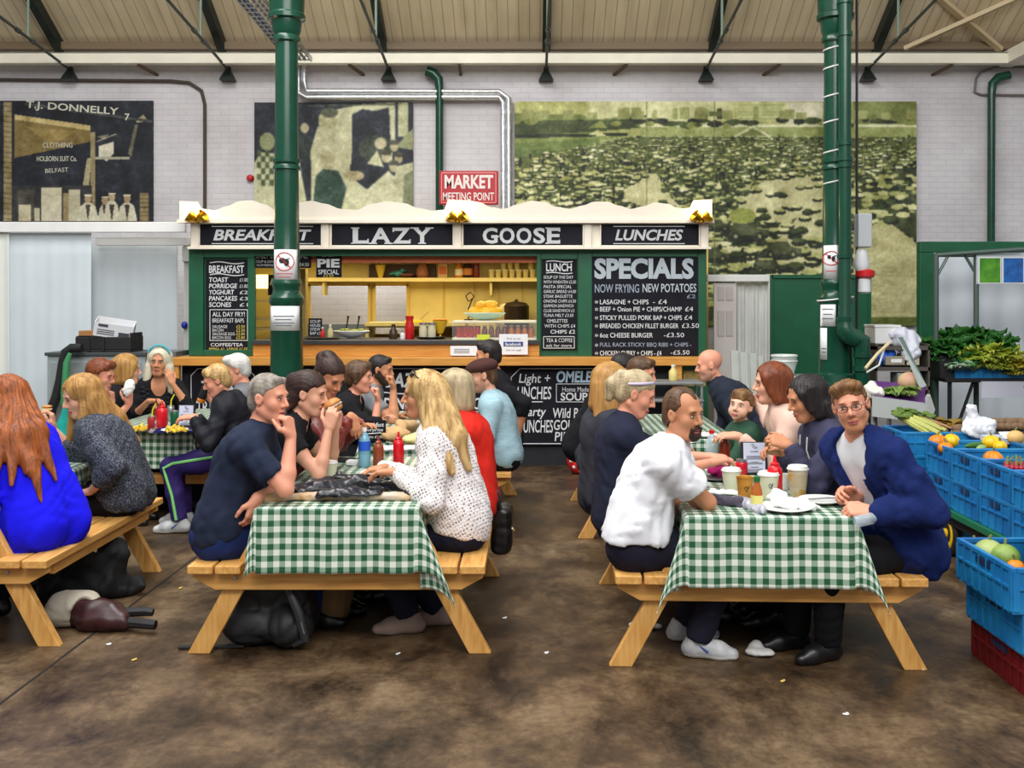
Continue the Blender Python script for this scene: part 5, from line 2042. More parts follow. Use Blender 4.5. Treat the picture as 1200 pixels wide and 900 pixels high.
t = thing('paper_bag', 'yellow cone shaped bag on the stall shelf at left', 'bag', P(446, yb_, YSH))
b = MB()
b.lathe([(.025, 0), (.05, .09), (.065, .15), (.06, .15), (.02, .01)], (0, 0, 0), 10)
b.build('bag_cone', mat('yellow_bag', (220, 186, 56), rough=.6), t, 40)
b = MB()
for k in range(5):
	b.tube([(.02 * math.cos(k * 1.3), .02 * math.sin(k * 1.3), .1), (.05 * math.cos(k * 1.3), .05 * math.sin(k * 1.3), .185)], .008, 6)
b.build('sticks', m_yell, t, 40)
b = MB()
b.bb(PX(431, YSH), PX(510, YSH), YSH + .08, YSH + .11, zsh, zsh + .16)
tag(b.build('serving_tray', mat('dark_tray', (70, 50, 28), rough=.6), None, bevel=.005), 'long dark tray leaning at the back of the stall shelf', 'tray')
m_tub = mat('cream_tub', (214, 192, 112), rough=.5)
first = None
labs = ['bottom left', 'second', 'third', 'fourth', 'fifth', 'sixth', 'seventh', 'eighth', 'ninth', 'tenth']
k = 0
for row, xs_ in ((0, (576, 584, 592, 600, 608, 616, 624)), (1, (590, 598, 606, 622))):
	for x in xs_:
		c = P(x, yb_, YSH) + np.array((0, 0, row * .1))
		lab = 'cream lidded tub in %s row on the stall shelf, number %s from the left' % ('bottom' if row == 0 else 'top', ('one', 'two', 'three', 'four', 'five', 'six', 'seven')[xs_.index(x)])
		if first is None:
			first = thing('food_tub', lab, 'tub', c, 0, 'cream tubs on the stall shelf')
			b = MB()
			b.lathe([(.03, 0), (.037, .085)], (0, 0, 0), 14)
			b.build('tub', m_tub, first, 40)
			b = MB()
			b.lathe([(.039, .083), (.04, .095), (.035, .098), (1e-5, .098)], (0, 0, 0), 14)
			b.build('lid', mat('tub_lid', (236, 224, 170), rough=.4), first, 40)
		else:
			dup(first, lab, c)
# counter things
YW = SY + .45
zw = sz(398.5, SY - .06) + .002
def onw(px, Y=YW):
	return np.array((PX(px, Y), Y, zw))
t = thing('serving_platter', 'white oval platter of salad with black tongs on the stall counter', 'platter', onw(412))
b = MB()
b.lathe([(.05, .0), (.17, .05), (.2, .075), (.19, .08), (.15, .06), (1e-5, .05)], (0, 0, 0), 24, None, 0, None, 1.0, .6)
b.build('plate', m_white, t, 40)
b = MB()
rg = random.Random(4)
for k in range(26):
	a, q = rg.random() * 6.28, rg.random() ** .5
	b.ell((.15 * q * math.cos(a), .085 * q * math.sin(a), .075 + .02 * rg.random()), (.03, .02, .012), 7, 5, rotm('Z', a))
b.build('salad', mat('salad_green', (176, 178, 84), rough=.6, rgb2=(116, 132, 50), scale=20), t, 40)
for x in (-.06, .06):
	b = MB()
	b.tube([(x, 0, .09), (x + .015, .02, .2), (x + .02, .02, .24)], [.008, .008, .014], 8)
	b.build('spoon', m_black, t, 40)
shelf_bottle('squeeze_bottle', 'tall red squeeze bottle on the stall counter left of glass jars', 480, 398.5, .26, .05, SY + .3, m_red, m_red, neck=.75)
shelf_bottle('sauce_bottle', 'small dark bottle on the stall counter left of a red bottle', 461, 398.5, .17, .045, SY + .3, mat('dark_bottle', (60, 40, 26), rough=.3), m_black)
shelf_bottle('salt_shaker', 'little white shaker on the stall counter beside the red bottle', 472, 398.5, .1, .03, SY + .3, m_white, m_steel, cat='shaker')
shelf_bottle('sauce_bottle', 'clear dressing bottle on the stall counter beside a little chalkboard', 387, 397.5, .16, .03, SY + .3, mat('dressing', (196, 186, 130), rough=.3), m_white)
shelf_bottle('sauce_bottle', 'small red sauce bottle on the stall counter by the little chalkboard', 378, 397.5, .13, .025, SY + .32, m_red, m_white)
for k, x in enumerate((496, 506)):
	shelf_bottle('glass_jar', ('left' if k == 0 else 'right') + ' one of two pale glass jars on the stall counter', x, 398.5, .19, .045, SY + .35, mat('jar_pale', (206, 200, 168), rough=.25), m_steel, cat='jar', neck=.85)
t = thing('fruit_basket', 'yellow cone basket of crisps on the stall counter beside jars', 'basket', onw(516))
b = MB()
b.lathe([(.03, .05), (.085, .19), (.08, .19), (.025, .06)], (0, 0, 0), 14)
b.lathe([(.05, .0), (.05, .015), (.012, .02), (.012, .06)], (0, 0, 0), 12)
b.build('cone', mat('yellow_cone', (220, 176, 40), rough=.5), t, 40)
b = MB()
for k in range(12):
	a = k * 2.4
	b.ell((.05 * math.cos(a), .05 * math.sin(a), .2), (.03, .02, .012), 7, 5, rotm('Z', a))
b.build('crisps', mat('crisp_orange', (214, 140, 40), rough=.6), t, 40)
b = MB()
b.lathe([(.12, 0), (.16, .01), (.165, .02), (.15, .018), (1e-5, .012)], onw(505, SY + .3), 20)
tag(b.build('metal_tray', m_black, None, 40), 'round black tray under glass jars on the stall counter', 'tray')
b = MB()
b.lathe([(.16, 0), (.2, .012), (.19, .02), (1e-5, .012)], onw(378, SY + .25), 20)
tag(b.build('metal_tray', m_black, None, 40), 'round black tray under little chalkboard on the stall counter', 'tray')
# cooker pots at back
t = thing('stock_pot', 'dark steel pot on the back bench behind the dish of fruit', 'pot', P(605, 398, YI - .25))
b = MB()
b.lathe([(.13, 0), (.15, .02), (.15, .38), (.155, .39), (.12, .43), (.02, .45), (.02, .47), (1e-5, .475)], (0, 0, 0), 20)
b.build('pot_body', mat('dark_steel_pot', (72, 58, 44), rough=.35, metal=.6), t, 40)
t = thing('steel_urn', 'pale steel urn on the back bench beside dark pot', 'urn', P(592, 398, YI - .2))
b = MB()
b.lathe([(.09, 0), (.1, .02), (.1, .4), (.08, .43), (1e-5, .44)], (0, 0, 0), 18)
b.build('urn_body', mat('urn_steel', (172, 150, 100), rough=.35, metal=.5), t, 40)
# display case
CX0, CX1, CYf = 530, 629, SY + .05
t = thing('display_case', 'glass topped chilled display case of drinks on the stall counter', 'display case', np.array((PX(580, CYf), CYf + .2, zw)))
o_ = np.array(t.location)
b = MB()
b.bb(PX(CX0, CYf), PX(CX1, CYf), CYf, CYf + .45, PZ(404, CYf), PZ(396, CYf))
b.bb(PX(CX0, CYf), PX(CX1, CYf), CYf, CYf + .45, PZ(378.5, CYf), PZ(376, CYf))
b.build('case_frame', mat('case_cream', (222, 216, 190), rough=.4), t, None, o_, .004)
b = MB()
b.bb(PX(CX0, CYf), PX(CX1, CYf), CYf - .012, CYf - .006, PZ(396, CYf), PZ(378, CYf))
m_pane = mat('case_glass', (240, 244, 244), rough=.03, alpha=.05)
b.build('glass_front', m_pane, t, None, o_)
for x in (CX0, CX1 - 1):
	b = MB()
	b.bb(PX(x, CYf), PX(x + 1, CYf), CYf, CYf + .45, PZ(396, CYf), PZ(378, CYf))
	b.build('glass_side', m_pane, t, None, o_)
cans = [(538 + k * 7.2, 'red') for k in range(4)] + [(568 + k * 7.8, 'juice') for k in range(8)]
m_purple = mat('berry_juice', (120, 60, 66), rough=.3)
m_oj = mat('orange_juice', (206, 112, 40), rough=.3)
words_n = ('first', 'second', 'third', 'fourth', 'fifth', 'sixth', 'seventh', 'eighth')
pc, pj = None, None
for k, (x, kind) in enumerate(cans):
	c = np.array((PX(x, CYf + .15), CYf + .15, PZ(396, CYf) + .001))
	if kind == 'red':
		lab = '%s red drinks can from the left in the stall display case' % words_n[k]
		if pc is None:
			pc = thing('drinks_can', lab, 'can', c, 0, 'red cans in the display case')
			b = MB()
			b.lathe([(.024, 0), (.031, .012), (.031, .108), (.026, .12)], (0, 0, 0), 14)
			b.build('can_body', m_red, pc, 40)
			b = MB()
			b.lathe([(.026, .118), (.027, .123), (1e-5, .121)], (0, 0, 0), 14)
			b.build('can_end', m_steel, pc, 40)
		else:
			dup(pc, lab, c)
	else:
		q = k - 4
		shelf_bottle('juice_bottle', '%s juice bottle from the left in stall display case, %s' % (words_n[q], 'purple' if q < 4 else 'orange'), x, YC + (EYE - c[2]) / (CYf + .15) * F, .13, .03, CYf + .15, m_purple if q < 4 else m_oj, m_white, grp='juice bottles in the display case', neck=.6)
b = MB()
b.bb(PX(559, CYf), PX(574, CYf), CYf - .02, CYf - .014, PZ(398, CYf), PZ(392, CYf))
tag(b.build('price_card', mat('lime_card', (206, 220, 60), rough=.6)), 'lime price card on the front of the display case', 'card')
t = thing('poster', 'white paper sign with blue bar taped to the display case front', 'sign', P(602, 415.5, CYf - .16))
o_ = np.array(t.location)
b = MB()
Yf = CYf - .16
b.bb(PX(585, Yf), PX(618.5, Yf), Yf, Yf + .006, PZ(415.5, Yf), PZ(391.5, Yf))
b.build('sheet', m_paper, t, None, o_)
b = MB()
b.bb(PX(590, Yf), PX(613, Yf), Yf - .003, Yf, PZ(406, Yf), PZ(400.5, Yf))
b.build('blue_bar', mat('blue_bar', (40, 62, 132), rough=.6), t, None, o_)
lettering('facebook', PX(592, Yf), PX(611, Yf), PZ(405.2, Yf), PZ(401.3, Yf), Yf - .005, m_white, t, bold=.02, org=o_)
lettering('find us on', PX(594, Yf), PX(610, Yf), PZ(398, Yf), PZ(395.5, Yf), Yf - .002, m_ink, t, org=o_)
lettering('Like our page', PX(593, Yf), PX(611, Yf), PZ(412, Yf), PZ(409, Yf), Yf - .002, m_ink, t, org=o_)
t = thing('carton_box', 'low white card box on stall counter at the end of the display case', 'box', np.array((PX(544, SY - .02), SY - .02, PZ(416.5, SY - .02))))
b = MB()
b.bb(-.14, .14, -.08, .08, 0, .1)
b.build('carton', m_paper, t, bevel=.004)
b = MB()
for q in range(3):
	b.bb(-.1, .06, -.083, -.08, .03 + q * .018, .035 + q * .018)
b.build('printed_lines', m_ink, t)
# dish of yellow fruit on the case
ztop = PZ(376, CYf) + .002
t = thing('fruit_dish', 'pale blue frilled dish on top of the display case', 'dish', np.array((PX(568, CYf + .25), CYf + .25, ztop)))
b = MB()
n = 32
vs, fs = [], []
for i, (r, z) in enumerate(((.06, .0), (.1, .008), (.16, .03), (.215, .075), (.21, .082), (.15, .04), (.08, .016), (.001, .014))):
	for k in range(n):
		a = 2 * PI * k / n
		q = 1 + (.05 * math.cos(8 * a) if r > .12 else 0)
		vs.append((r * q * math.cos(a), .75 * r * q * math.sin(a), z))
for i in range(7):
	for k in range(n):
		k2 = (k + 1) % n
		fs.append((i * n + k, i * n + k2, (i + 1) * n + k2, (i + 1) * n + k))
fs.append(tuple(range(n))[::-1])
b.add(vs, fs)
b.build('dish_bowl', mat('pale_blue_glaze', (186, 212, 200), rough=.35), t, 40)
m_lemon = mat('mango_yellow', (238, 178, 36), rough=.45, var=.1, scale=10)
pl = None
for k, (x, y, z, a) in enumerate(((-.1, -.03, .085, .3), (.0, -.05, .08, -.2), (.1, -.02, .09, .6), (-.04, .02, .15, 1.2), (.055, .03, .155, -.5))):
	lab = ['mango at the left of the blue dish', 'mango at the front of the blue dish', 'mango at right of the blue dish', 'top left mango heaped in the blue dish', 'top right mango heaped in the blue dish'][k]
	c = np.array(t.location) + (x, y, z)
	if pl is None:
		pl = thing('mango', lab, 'fruit', c, a, 'yellow fruit in the dish')
		f = Field()
		f.ell((0, 0, 0), (.085, .06, .058))
		f.ell((.05, 0, .005), (.045, .04, .04), k=.03)
		V, Q = f.mesh(.01)
		quad_mesh('flesh', V, Q, m_lemon, pl)
		b = MB()
		b.tube([(.09, 0, .005), (.102, 0, .012)], .005, 6)
		b.build('stem', m_brown, pl)
	else:
		dup(pl, lab, c, a)
b = MB()
c = np.array((PX(549, CYf + .3), CYf + .3, ztop))
b.tube([c, c + (0, 0, .12), c + (.03, 0, .2), c + (.06, 0, .26), c + (.02, 0, .3), c + (-.03, 0, .26), c + (0, 0, .2), c + (.04, 0, .23)], .008, 6)
b.lathe([(.05, 0), (.05, .01), (1e-5, .012)], c, 12)
tag(b.build('wire_ornament', m_black, None, 40), 'black curly wire ticket holder behind the fruit dish', 'holder')
t = thing('yellow_tub', 'small yellow tub with card on the bench under the back window', 'tub', P(485, 384, YBk + .1))
b = MB()
b.bb(-.1, .1, -.06, .06, -.02, .09)
b.build('tub', mat('bright_yellow_tub', (226, 176, 30), rough=.4), t, bevel=.01)
b = MB()
b.beam((.06, -.02, .08), (.18, -.02, .19), .012, .004)
b.build('stick', m_black, t)
# right end kiosk details
b = MB()
b.bb(sx(797), sx(829), SY - .03, SY + .02, 0, sz(429))
spart(b, 'end_panel', m_sgreen)
b = MB()
b.bb(sx(800), sx(826), SY - .04, SY - .03, sz(452), sz(434))
spart(b, 'end_notice', mat('ochre_print', (196, 172, 100), rough=.7, rgb2=(150, 120, 60), scale=20))
shelf_bottle('squeeze_bottle', 'pale mustard bottle standing on grey trolley at right stall end', 789, 446, .16, .045, SY - .4, mat('mustard_pale', (226, 206, 130), rough=.4), m_white)
t = thing('serving_trolley', 'grey steel trolley tray at the right end of the stall', 'trolley', np.array((PX(784, SY - .4), SY - .4, 0)))
zt = PZ(446, SY - .4)
b = MB()
b.bb(-.32, .32, -.2, .2, zt - .03, zt)
b.bb(-.32, .32, -.2, .2, zt - .2, zt - .17)
b.build('tray', m_grey, t, bevel=.01)
for a in (-1, 1):
	for c in (-1, 1):
		b = MB()
		b.tube([(a * .3, c * .18, 0), (a * .3, c * .18, zt - .02)], .014, 8)
		b.build('leg', m_grey, t, 40)
# ---------------------------------------------------------------- picnic tables and gingham cloths
m_wood = mat('honey_pine', (196, 134, 60), rough=.5, rgb2=(234, 182, 106), scale=7, stretch=(7, .6, 7), detail=5, contrast=(.25, .75), bump=.04, bscale=25)
m_woodx = mat('honey_pine_cross', (190, 128, 56), rough=.5, rgb2=(228, 174, 98), scale=7, stretch=(.6, 7, 7), detail=5, contrast=(.25, .75), bump=.04, bscale=25)
m_woodz = mat('honey_pine_leg', (194, 132, 58), rough=.5, rgb2=(232, 180, 104), scale=7, stretch=(7, 7, .9), detail=5, contrast=(.25, .75), bump=.04, bscale=25)
def gingham():
	m = bpy.data.materials.new('green_gingham_oilcloth')
	m.use_nodes = True
	nt = m.node_tree
	b = nt.nodes['Principled BSDF']
	uv = nt.nodes.new('ShaderNodeUVMap')
	uv.uv_map = 'weave'
	sp = nt.nodes.new('ShaderNodeSeparateXYZ')
	nt.links.new(uv.outputs[0], sp.inputs[0])
	ss = []
	for k in (0, 1):
		mu = nt.nodes.new('ShaderNodeMath')
		mu.operation = 'MULTIPLY'
		mu.inputs[1].default_value = 1 / .056
		nt.links.new(sp.outputs[k], mu.inputs[0])
		fr = nt.nodes.new('ShaderNodeMath')
		fr.operation = 'FRACT'
		nt.links.new(mu.outputs[0], fr.inputs[0])
		gt = nt.nodes.new('ShaderNodeMath')
		gt.operation = 'GREATER_THAN'
		gt.inputs[1].default_value = .5
		nt.links.new(fr.outputs[0], gt.inputs[0])
		ss.append(gt)
	ad = nt.nodes.new('ShaderNodeMath')
	nt.links.new(ss[0].outputs[0], ad.inputs[0])
	nt.links.new(ss[1].outputs[0], ad.inputs[1])
	hv = nt.nodes.new('ShaderNodeMath')
	hv.operation = 'MULTIPLY'
	hv.inputs[1].default_value = .5
	nt.links.new(ad.outputs[0], hv.inputs[0])
	r = nt.nodes.new('ShaderNodeValToRGB')
	r.color_ramp.interpolation = 'CONSTANT'
	r.color_ramp.elements[0].color = (*lin((228, 230, 220)), 1)
	e = r.color_ramp.elements.new(.25)
	e.color = (*lin((142, 168, 146)), 1)
	r.color_ramp.elements[-1].position = .75
	r.color_ramp.elements[-1].color = (*lin((38, 88, 62)), 1)
	nt.links.new(hv.outputs[0], r.inputs['Fac'])
	nt.links.new(r.outputs[0], b.inputs['Base Color'])
	b.inputs['Roughness'].default_value = .32
	b.inputs['Specular IOR Level'].default_value = .5
	return m
m_ging = gingham()
TL, HW = 1.57, .37   # table length, half width
TOPZ = .725
def make_table(label, cx, yf, rz=0.0):
	t = thing('picnic_table', label, 'picnic table', (cx, yf, 0), rz, 'wooden picnic tables')
	for i in range(5):
		b = MB()
		x0 = -HW + .006 + i * .148
		b.bb(x0, x0 + .138, 0.01, TL, TOPZ - .035, TOPZ)
		b.build('top_plank', m_wood, t, bevel=.004)
	for sg in (-1, 1):
		for k in (0, 1):
			b = MB()
			xo = sg * (.462 + k * .134)
			b.bb(xo, xo + sg * .122, -.02, TL + .02, .412, .452)
			b.build('seat_plank', m_wood, t, bevel=.005)
		b = MB()
		b.bb(sg * .655, sg * .685, .14, TL - .14, .345, .41)
		b.build('seat_rail', m_wood, t, bevel=.004)
	for y in (.09, TL - .09):
		for sg in (-1, 1):
			b = MB()
			hw = .05
			q = []
			for yy in (y - .024, y + .024):
				q += [(sg * (.69 + hw + .004), yy, 0), (sg * (.69 - hw - .004), yy, 0), (sg * (.315 - hw), yy, TOPZ - .036), (sg * (.315 + hw), yy, TOPZ - .036)]
			b.add(q, [(0, 1, 2, 3), (7, 6, 5, 4), (0, 4, 5, 1), (1, 5, 6, 2), (2, 6, 7, 3), (3, 7, 4, 0)])
			b.build('leg', m_woodz, t, bevel=.004)
		b = MB()
		z0, z1 = .322, .41
		yy = y + (-.0395 if y < .5 else .0395)
		b.prism([(-.6, z0), (.6, z0), (.705, z1 - .03), (.705, z1), (-.705, z1), (-.705, z1 - .03)], yy - .0145, yy + .0145)
		b.build('crossbeam', m_woodx, t, bevel=.003)
		b = MB()
		b.bb(-.33, .33, yy - .0145, yy + .0145, TOPZ - .1, TOPZ - .036)
		b.build('top_bearer', m_woodx, t, bevel=.003)
		b = MB()
		for sg in (-1, 1):
			for zz, xx in ((.38, .5),):
				b.lathe([(.009, -.004), (.009, 0.006), (1e-5, .007)], (sg * xx, yy - .016 if y < .5 else yy + .016, zz), 10, rotm('X', PI / 2 if y < .5 else -PI / 2))
		b.build('bolt', m_steel, t, 40)
	return t
def cloth(label, cx, yf, rz, drop_f, drop_s, seed, corner=(1.0, 1.0), side_flare=.05, dback=.12, cut_right=0.0):
	"""draped cloth: flat top, hanging front and sides, folded corner tails"""
	step = .0125
	dl, dr = drop_s if isinstance(drop_s, tuple) else (drop_s, drop_s)
	us = np.arange(-HW - .012 - dl, HW + .012 + dr + step, step)
	vs = np.arange(-.012 - drop_f, TL + .012 + dback + step, step)
	U, W = np.meshgrid(us, vs, indexing='ij')
	rg = np.random.RandomState(seed)
	ph = rg.uniform(0, 6.28, 6)
	hx, y0, y1 = HW + .012, -.014, TL + .012
	du = np.maximum(0, np.abs(U) - hx)
	sg = np.sign(U)
	dv = np.where(W < y0, y0 - W, np.where(W > y1, W - y1, 0))
	sv = np.where(W < y0, -1.0, 1.0)
	cu, cw = np.clip(U, -hx, hx), np.clip(W, y0, y1)
	r = np.sqrt(du ** 2 + dv ** 2)
	isc = (du > 0) & (dv > 0)
	phi = np.arctan2(dv, du + 1e-9)
	rip = .010 * np.sin(W * 17 + ph[0]) + .006 * np.sin(W * 31 + ph[1])
	rif = .006 * np.sin(U * 19 + ph[2]) + .003 * np.sin(U * 41 + ph[3])
	cwt = np.where(U > 0, corner[1], corner[0])
	fl = np.where(isc, np.sin(2 * phi) * .0, 0)
	ox = np.where(du > 0, np.where(isc, np.cos(phi) * (.012 + r * side_flare) + np.sin(2 * phi) * r * .2 * cwt, .012 + du * side_flare + rip * np.minimum(1, du / .08)), 0)
	oy = np.where(dv > 0, np.where(isc, np.sin(phi) * (.012 + r * .05) + np.sin(2 * phi) * r * .10, .012 + dv * .05 + rif * np.minimum(1, dv / .08)), 0)
	oz = -np.where(isc, r * (.96 - .06 * np.sin(2 * phi)), np.maximum(du, dv) * .985)
	edge = np.minimum(np.minimum(hx - np.abs(cu), cw - y0), y1 - cw)
	X = cu + sg * ox
	Y = cw + sv * oy
	Z = TOPZ + .006 + oz + .0015 * np.sin(U * 40 + ph[4]) * np.sin(W * 33 + ph[5]) * (r <= 0)
	n, m = U.shape
	V = np.stack((X, Y, Z), -1).reshape(-1, 3)
	i, j = np.meshgrid(np.arange(n - 1), np.arange(m - 1), indexing='ij')
	k = (i * m + j).ravel()
	Q = np.stack((k, k + m, k + m + 1, k + 1), 1)
	o = quad_mesh('tablecloth', V, Q, m_ging, None, relax=0)
	uvl = o.data.uv_layers.new(name='weave')
	UV = np.stack((U + .8, W + .8), -1).reshape(-1, 2)
	uvl.data.foreach_set('uv', UV[Q.ravel()].astype(np.float32).ravel())
	s = o.modifiers.new('thickness', 'SOLIDIFY')
	s.thickness = .0025
	s.offset = 1
	o.location = (cx, yf, 0)
	o.rotation_euler = (0, 0, rz)
	tag(o, label, 'tablecloth', 'green gingham tablecloths')
	return o
TABLES = {'T0': (-3.09, 5.05), 'T0b': (-2.95, 7.8), 'T1': (-.93, 4.95), 'T1b': (-.85, 7.6), 'T2': (1.12, 4.75), 'T2b': (1.1, 7.35)}
t0 = make_table('pine picnic table cut by left frame edge, under the woman in cobalt blue', *TABLES['T0'])
for k, lab in (('T0b', 'pine picnic table at the far left where the silver haired woman sits'),
			('T1', 'pine picnic table in front with the black jacket and backpack, left of centre'),
			('T1b', 'pine picnic table behind, where the man in the flat cap sits'),
			('T2', 'pine picnic table in front right, between white tee man and navy hoodie man'),
			('T2b', 'pine picnic table at the back right beside the bald man')):
	dup(t0, lab, (*TABLES[k], 0), math.radians(-2) if k == 'T2' else 0)
cloth('green gingham cloth on the left edge table before the woman in blue', *TABLES['T0'], 0, .28, .24, 1)
cloth('green gingham cloth on far left table with chips and red ketchup', *TABLES['T0b'], 0, .29, .27, 2)
cloth('green gingham cloth under the black leather jacket, front table left of centre', *TABLES['T1'], 0, .315, (.17, .40), 3, (.5, 1.7))
cloth('green gingham cloth under brown paper bag on back middle table', *TABLES['T1b'], 0, .28, .26, 4)
cloth('green gingham cloth under coffee cups on the front right table', *TABLES['T2'], math.radians(-2), .33, (.36, .34), 5, (1.3, 1.2))
cloth('green gingham cloth on the back right table near the bald man', *TABLES['T2b'], 0, .28, .26, 6)
CLZ = TOPZ + .011
# ---------------------------------------------------------------- the diners
sk_fair = skin_mat('skin_fair', (218, 160, 132))
sk_pink = skin_mat('skin_rosy', (222, 152, 124))
sk_tan = skin_mat('skin_tan', (196, 134, 98))
sk_pale = skin_mat('skin_pale', (226, 176, 150))
h_grey = hair_mat('hair_greying', (112, 104, 96), (164, 154, 142))
h_white = hair_mat('hair_white', (188, 184, 178), (226, 224, 220))
h_dkbrown = hair_mat('hair_dark_brown', (38, 24, 20), (66, 42, 34))
h_brown = hair_mat('hair_brown', (64, 44, 30), (104, 74, 50))
h_ltbrown = hair_mat('hair_light_brown', (92, 62, 36), (142, 102, 62))
h_black = hair_mat('hair_black', (22, 18, 20), (44, 36, 36))
h_auburn = hair_mat('hair_auburn', (86, 40, 22), (136, 70, 36))
h_red = hair_mat('hair_copper', (104, 50, 20), (166, 90, 40))
h_blond = hair_mat('hair_blond', (150, 112, 62), (222, 188, 130))
h_honey = hair_mat('hair_honey', (140, 98, 48), (190, 144, 82))
h_ash = hair_mat('hair_ash_blond', (140, 122, 92), (196, 178, 142))
h_silver = hair_mat('hair_silver_blond', (188, 176, 150), (228, 220, 200))
def cloth_mat(name, rgb, var=.12, bump=.25, bs=160, rough=.9):
	return mat(name, rgb, rough=rough, var=var, scale=14, bump=bump, bscale=bs, spec=.2)
c_navy = cloth_mat('navy_cotton', (34, 42, 62))
c_black = cloth_mat('black_cotton', (24, 24, 28))
c_white = cloth_mat('white_cotton', (226, 226, 232), var=.03, bump=.12)
c_jean = cloth_mat('blue_denim', (30, 46, 98), bs=300)
c_dkjean = cloth_mat('dark_denim', (24, 27, 44), bs=300)
c_trouser = cloth_mat('navy_trouser', (30, 29, 44))
c_blktr = cloth_mat('black_trouser', (20, 20, 24))
c_red = cloth_mat('red_knit', (214, 42, 30), bump=.3)
c_ltblue = mat('pale_blue_rib', (168, 196, 206), rough=.9, rgb2=(140, 172, 184), scale=60, stretch=(.3, .3, 3), bump=.2, bscale=90, spec=.2)
c_cobalt = cloth_mat('cobalt_knit', (24, 20, 226), var=.08)
c_tweed = mat('grey_marl_knit', (44, 48, 58), rough=.95, rgb2=(112, 116, 126), scale=110, contrast=(.42, .7), bump=.5, bscale=120, spec=.15, detail=5)
c_maroon = mat('maroon_leather', (112, 40, 32), rough=.38, var=.25, scale=10, bump=.4, bscale=40)
c_teal = cloth_mat('teal_top', (34, 160, 150))
c_pink = cloth_mat('blush_knit', (216, 180, 164), var=.05)
c_slate = cloth_mat('slate_sweat', (62, 62, 84))
c_hoodie = cloth_mat('navy_blue_sweat', (20, 36, 90), bump=.35)
c_dkgrey = cloth_mat('charcoal_jersey', (50, 52, 60))
c_polo = cloth_mat('ink_navy_polo', (30, 34, 52))
c_greykn = cloth_mat('grey_tee', (126, 130, 134))
c_green = cloth_mat('dark_green_tee', (52, 84, 66))
c_purple = cloth_mat('purple_track', (46, 32, 92), bump=.15, rough=.6)
c_jacket = cloth_mat('navy_jacket', (36, 42, 56))
c_blkshell = cloth_mat('black_shell', (26, 27, 34), bump=.3, bs=60, rough=.65)
s_black = mat('black_leather', (22, 21, 22), rough=.35, var=.2, scale=18)
s_white = mat('white_trainer', (206, 206, 206), rough=.5, rgb2=(150, 152, 160), scale=14)
s_sole = mat('trainer_sole', (226, 226, 222), rough=.6)
s_flat = mat('grey_suede', (140, 118, 108), rough=.8)
s_brown = mat('brown_leather', (92, 54, 36), rough=.4)
def crochet():
	m = bpy.data.materials.new('white_open_knit')
	m.use_nodes = True
	nt = m.node_tree
	b = nt.nodes['Principled BSDF']
	tc = nt.nodes.new('ShaderNodeTexCoord')
	mp = nt.nodes.new('ShaderNodeMapping')
	mp.inputs['Rotation'].default_value = (.3, .5, .2)
	nt.links.new(tc.outputs['Object'], mp.inputs['Vector'])
	v = nt.nodes.new('ShaderNodeTexVoronoi')
	v.inputs['Scale'].default_value = 62
	v.inputs['Randomness'].default_value = .25
	nt.links.new(mp.outputs[0], v.inputs['Vector'])
	r = nt.nodes.new('ShaderNodeValToRGB')
	r.color_ramp.elements[0].position, r.color_ramp.elements[0].color = .22, (*lin((140, 116, 110)), 1)
	r.color_ramp.elements[1].position, r.color_ramp.elements[1].color = .38, (*lin((236, 230, 230)), 1)
	nt.links.new(v.outputs['Distance'], r.inputs['Fac'])
	nt.links.new(r.outputs[0], b.inputs['Base Color'])
	b.inputs['Roughness'].default_value = .95
	bp = nt.nodes.new('ShaderNodeBump')
	bp.inputs['Strength'].default_value = .6
	bp.inputs['Distance'].default_value = .01
	nt.links.new(v.outputs['Distance'], bp.inputs['Height'])
	nt.links.new(bp.outputs['Normal'], b.inputs['Normal'])
	return m
c_crochet = crochet()
stub = skin_mat('stubble_skin', (176, 128, 106))
stub_dk = skin_mat('stubble_dark', (120, 88, 72))
SEAT = .555
def v3(*a):
	return np.array(a, float)
# ---- front table, left bench
person('man in navy t-shirt with short grey hair, chin on his fist', (-1.53, 5.2, SEAT), P(315, 466, 5.18), 0, -20, hp=4, skin=sk_pink, res='near', g=1.06, belly=1.0, hunch=.04,
	hair=dict(style='short', m=h_grey, vol=-.006, amp=.0012, tuft=.016, line=((.087, .09), (.76, -.65))), brow=mat('brow_grey', (116, 96, 82)), stubble=None,
	top=dict(m=c_navy, sleeve='short', slen=.72, off=.014, hem=.02, hemtilt=.3), pants=c_jean, shoes=s_black, seed=11,
	feet=((-1.16, 5.42, .085, 0), (-1.1, 5.6, .085, 5)),
	rh=dict(p=P(341, 513, 5.08), hint=(.15, -.35, -1), curl='fist', d=(-.15, .02, 1), n=(-1, .35, -.1), thumb=.2),
	lh=dict(p=P(301, 583, 5.04), hint=(.4, .4, -.6), curl='relaxed', d=(-.25, -.05, -1), n=(-1, .6, 0)))
person('dark haired woman in black top biting a burger in both hands', (-1.53, 5.76, SEAT), P(362, 461, 5.74), 0, -8, hp=10, skin=sk_fair, res='near', w=.86, g=.9, bust=.9, hunch=.045,
	hair=dict(style='pony', m=h_dkbrown, vol=.003, amp=.0013, locks=[((-.09, 0, .05), (-.1, 0, -.07), .05, .04), ((-.06, .03, -.03), (-.07, .04, -.1), .04, .03), ((-.06, -.03, -.03), (-.07, -.05, -.11), .04, .025)]),
	top=dict(m=c_black, sleeve='short', slen=.45, neck='scoop', depth=.05), pants=c_dkjean, shoes=s_black, seed=12,
	rh=dict(p=P(385, 503, 5.64), hint=(-.2, -.3, -1), d=(.25, .05, 1), n=(.0, 1, .1), curl='hold'),
	lh=dict(p=P(393, 501, 5.86), hint=(-.1, .5, -1), d=(.1, -.1, 1), n=(0, -1, .1), curl='hold'))
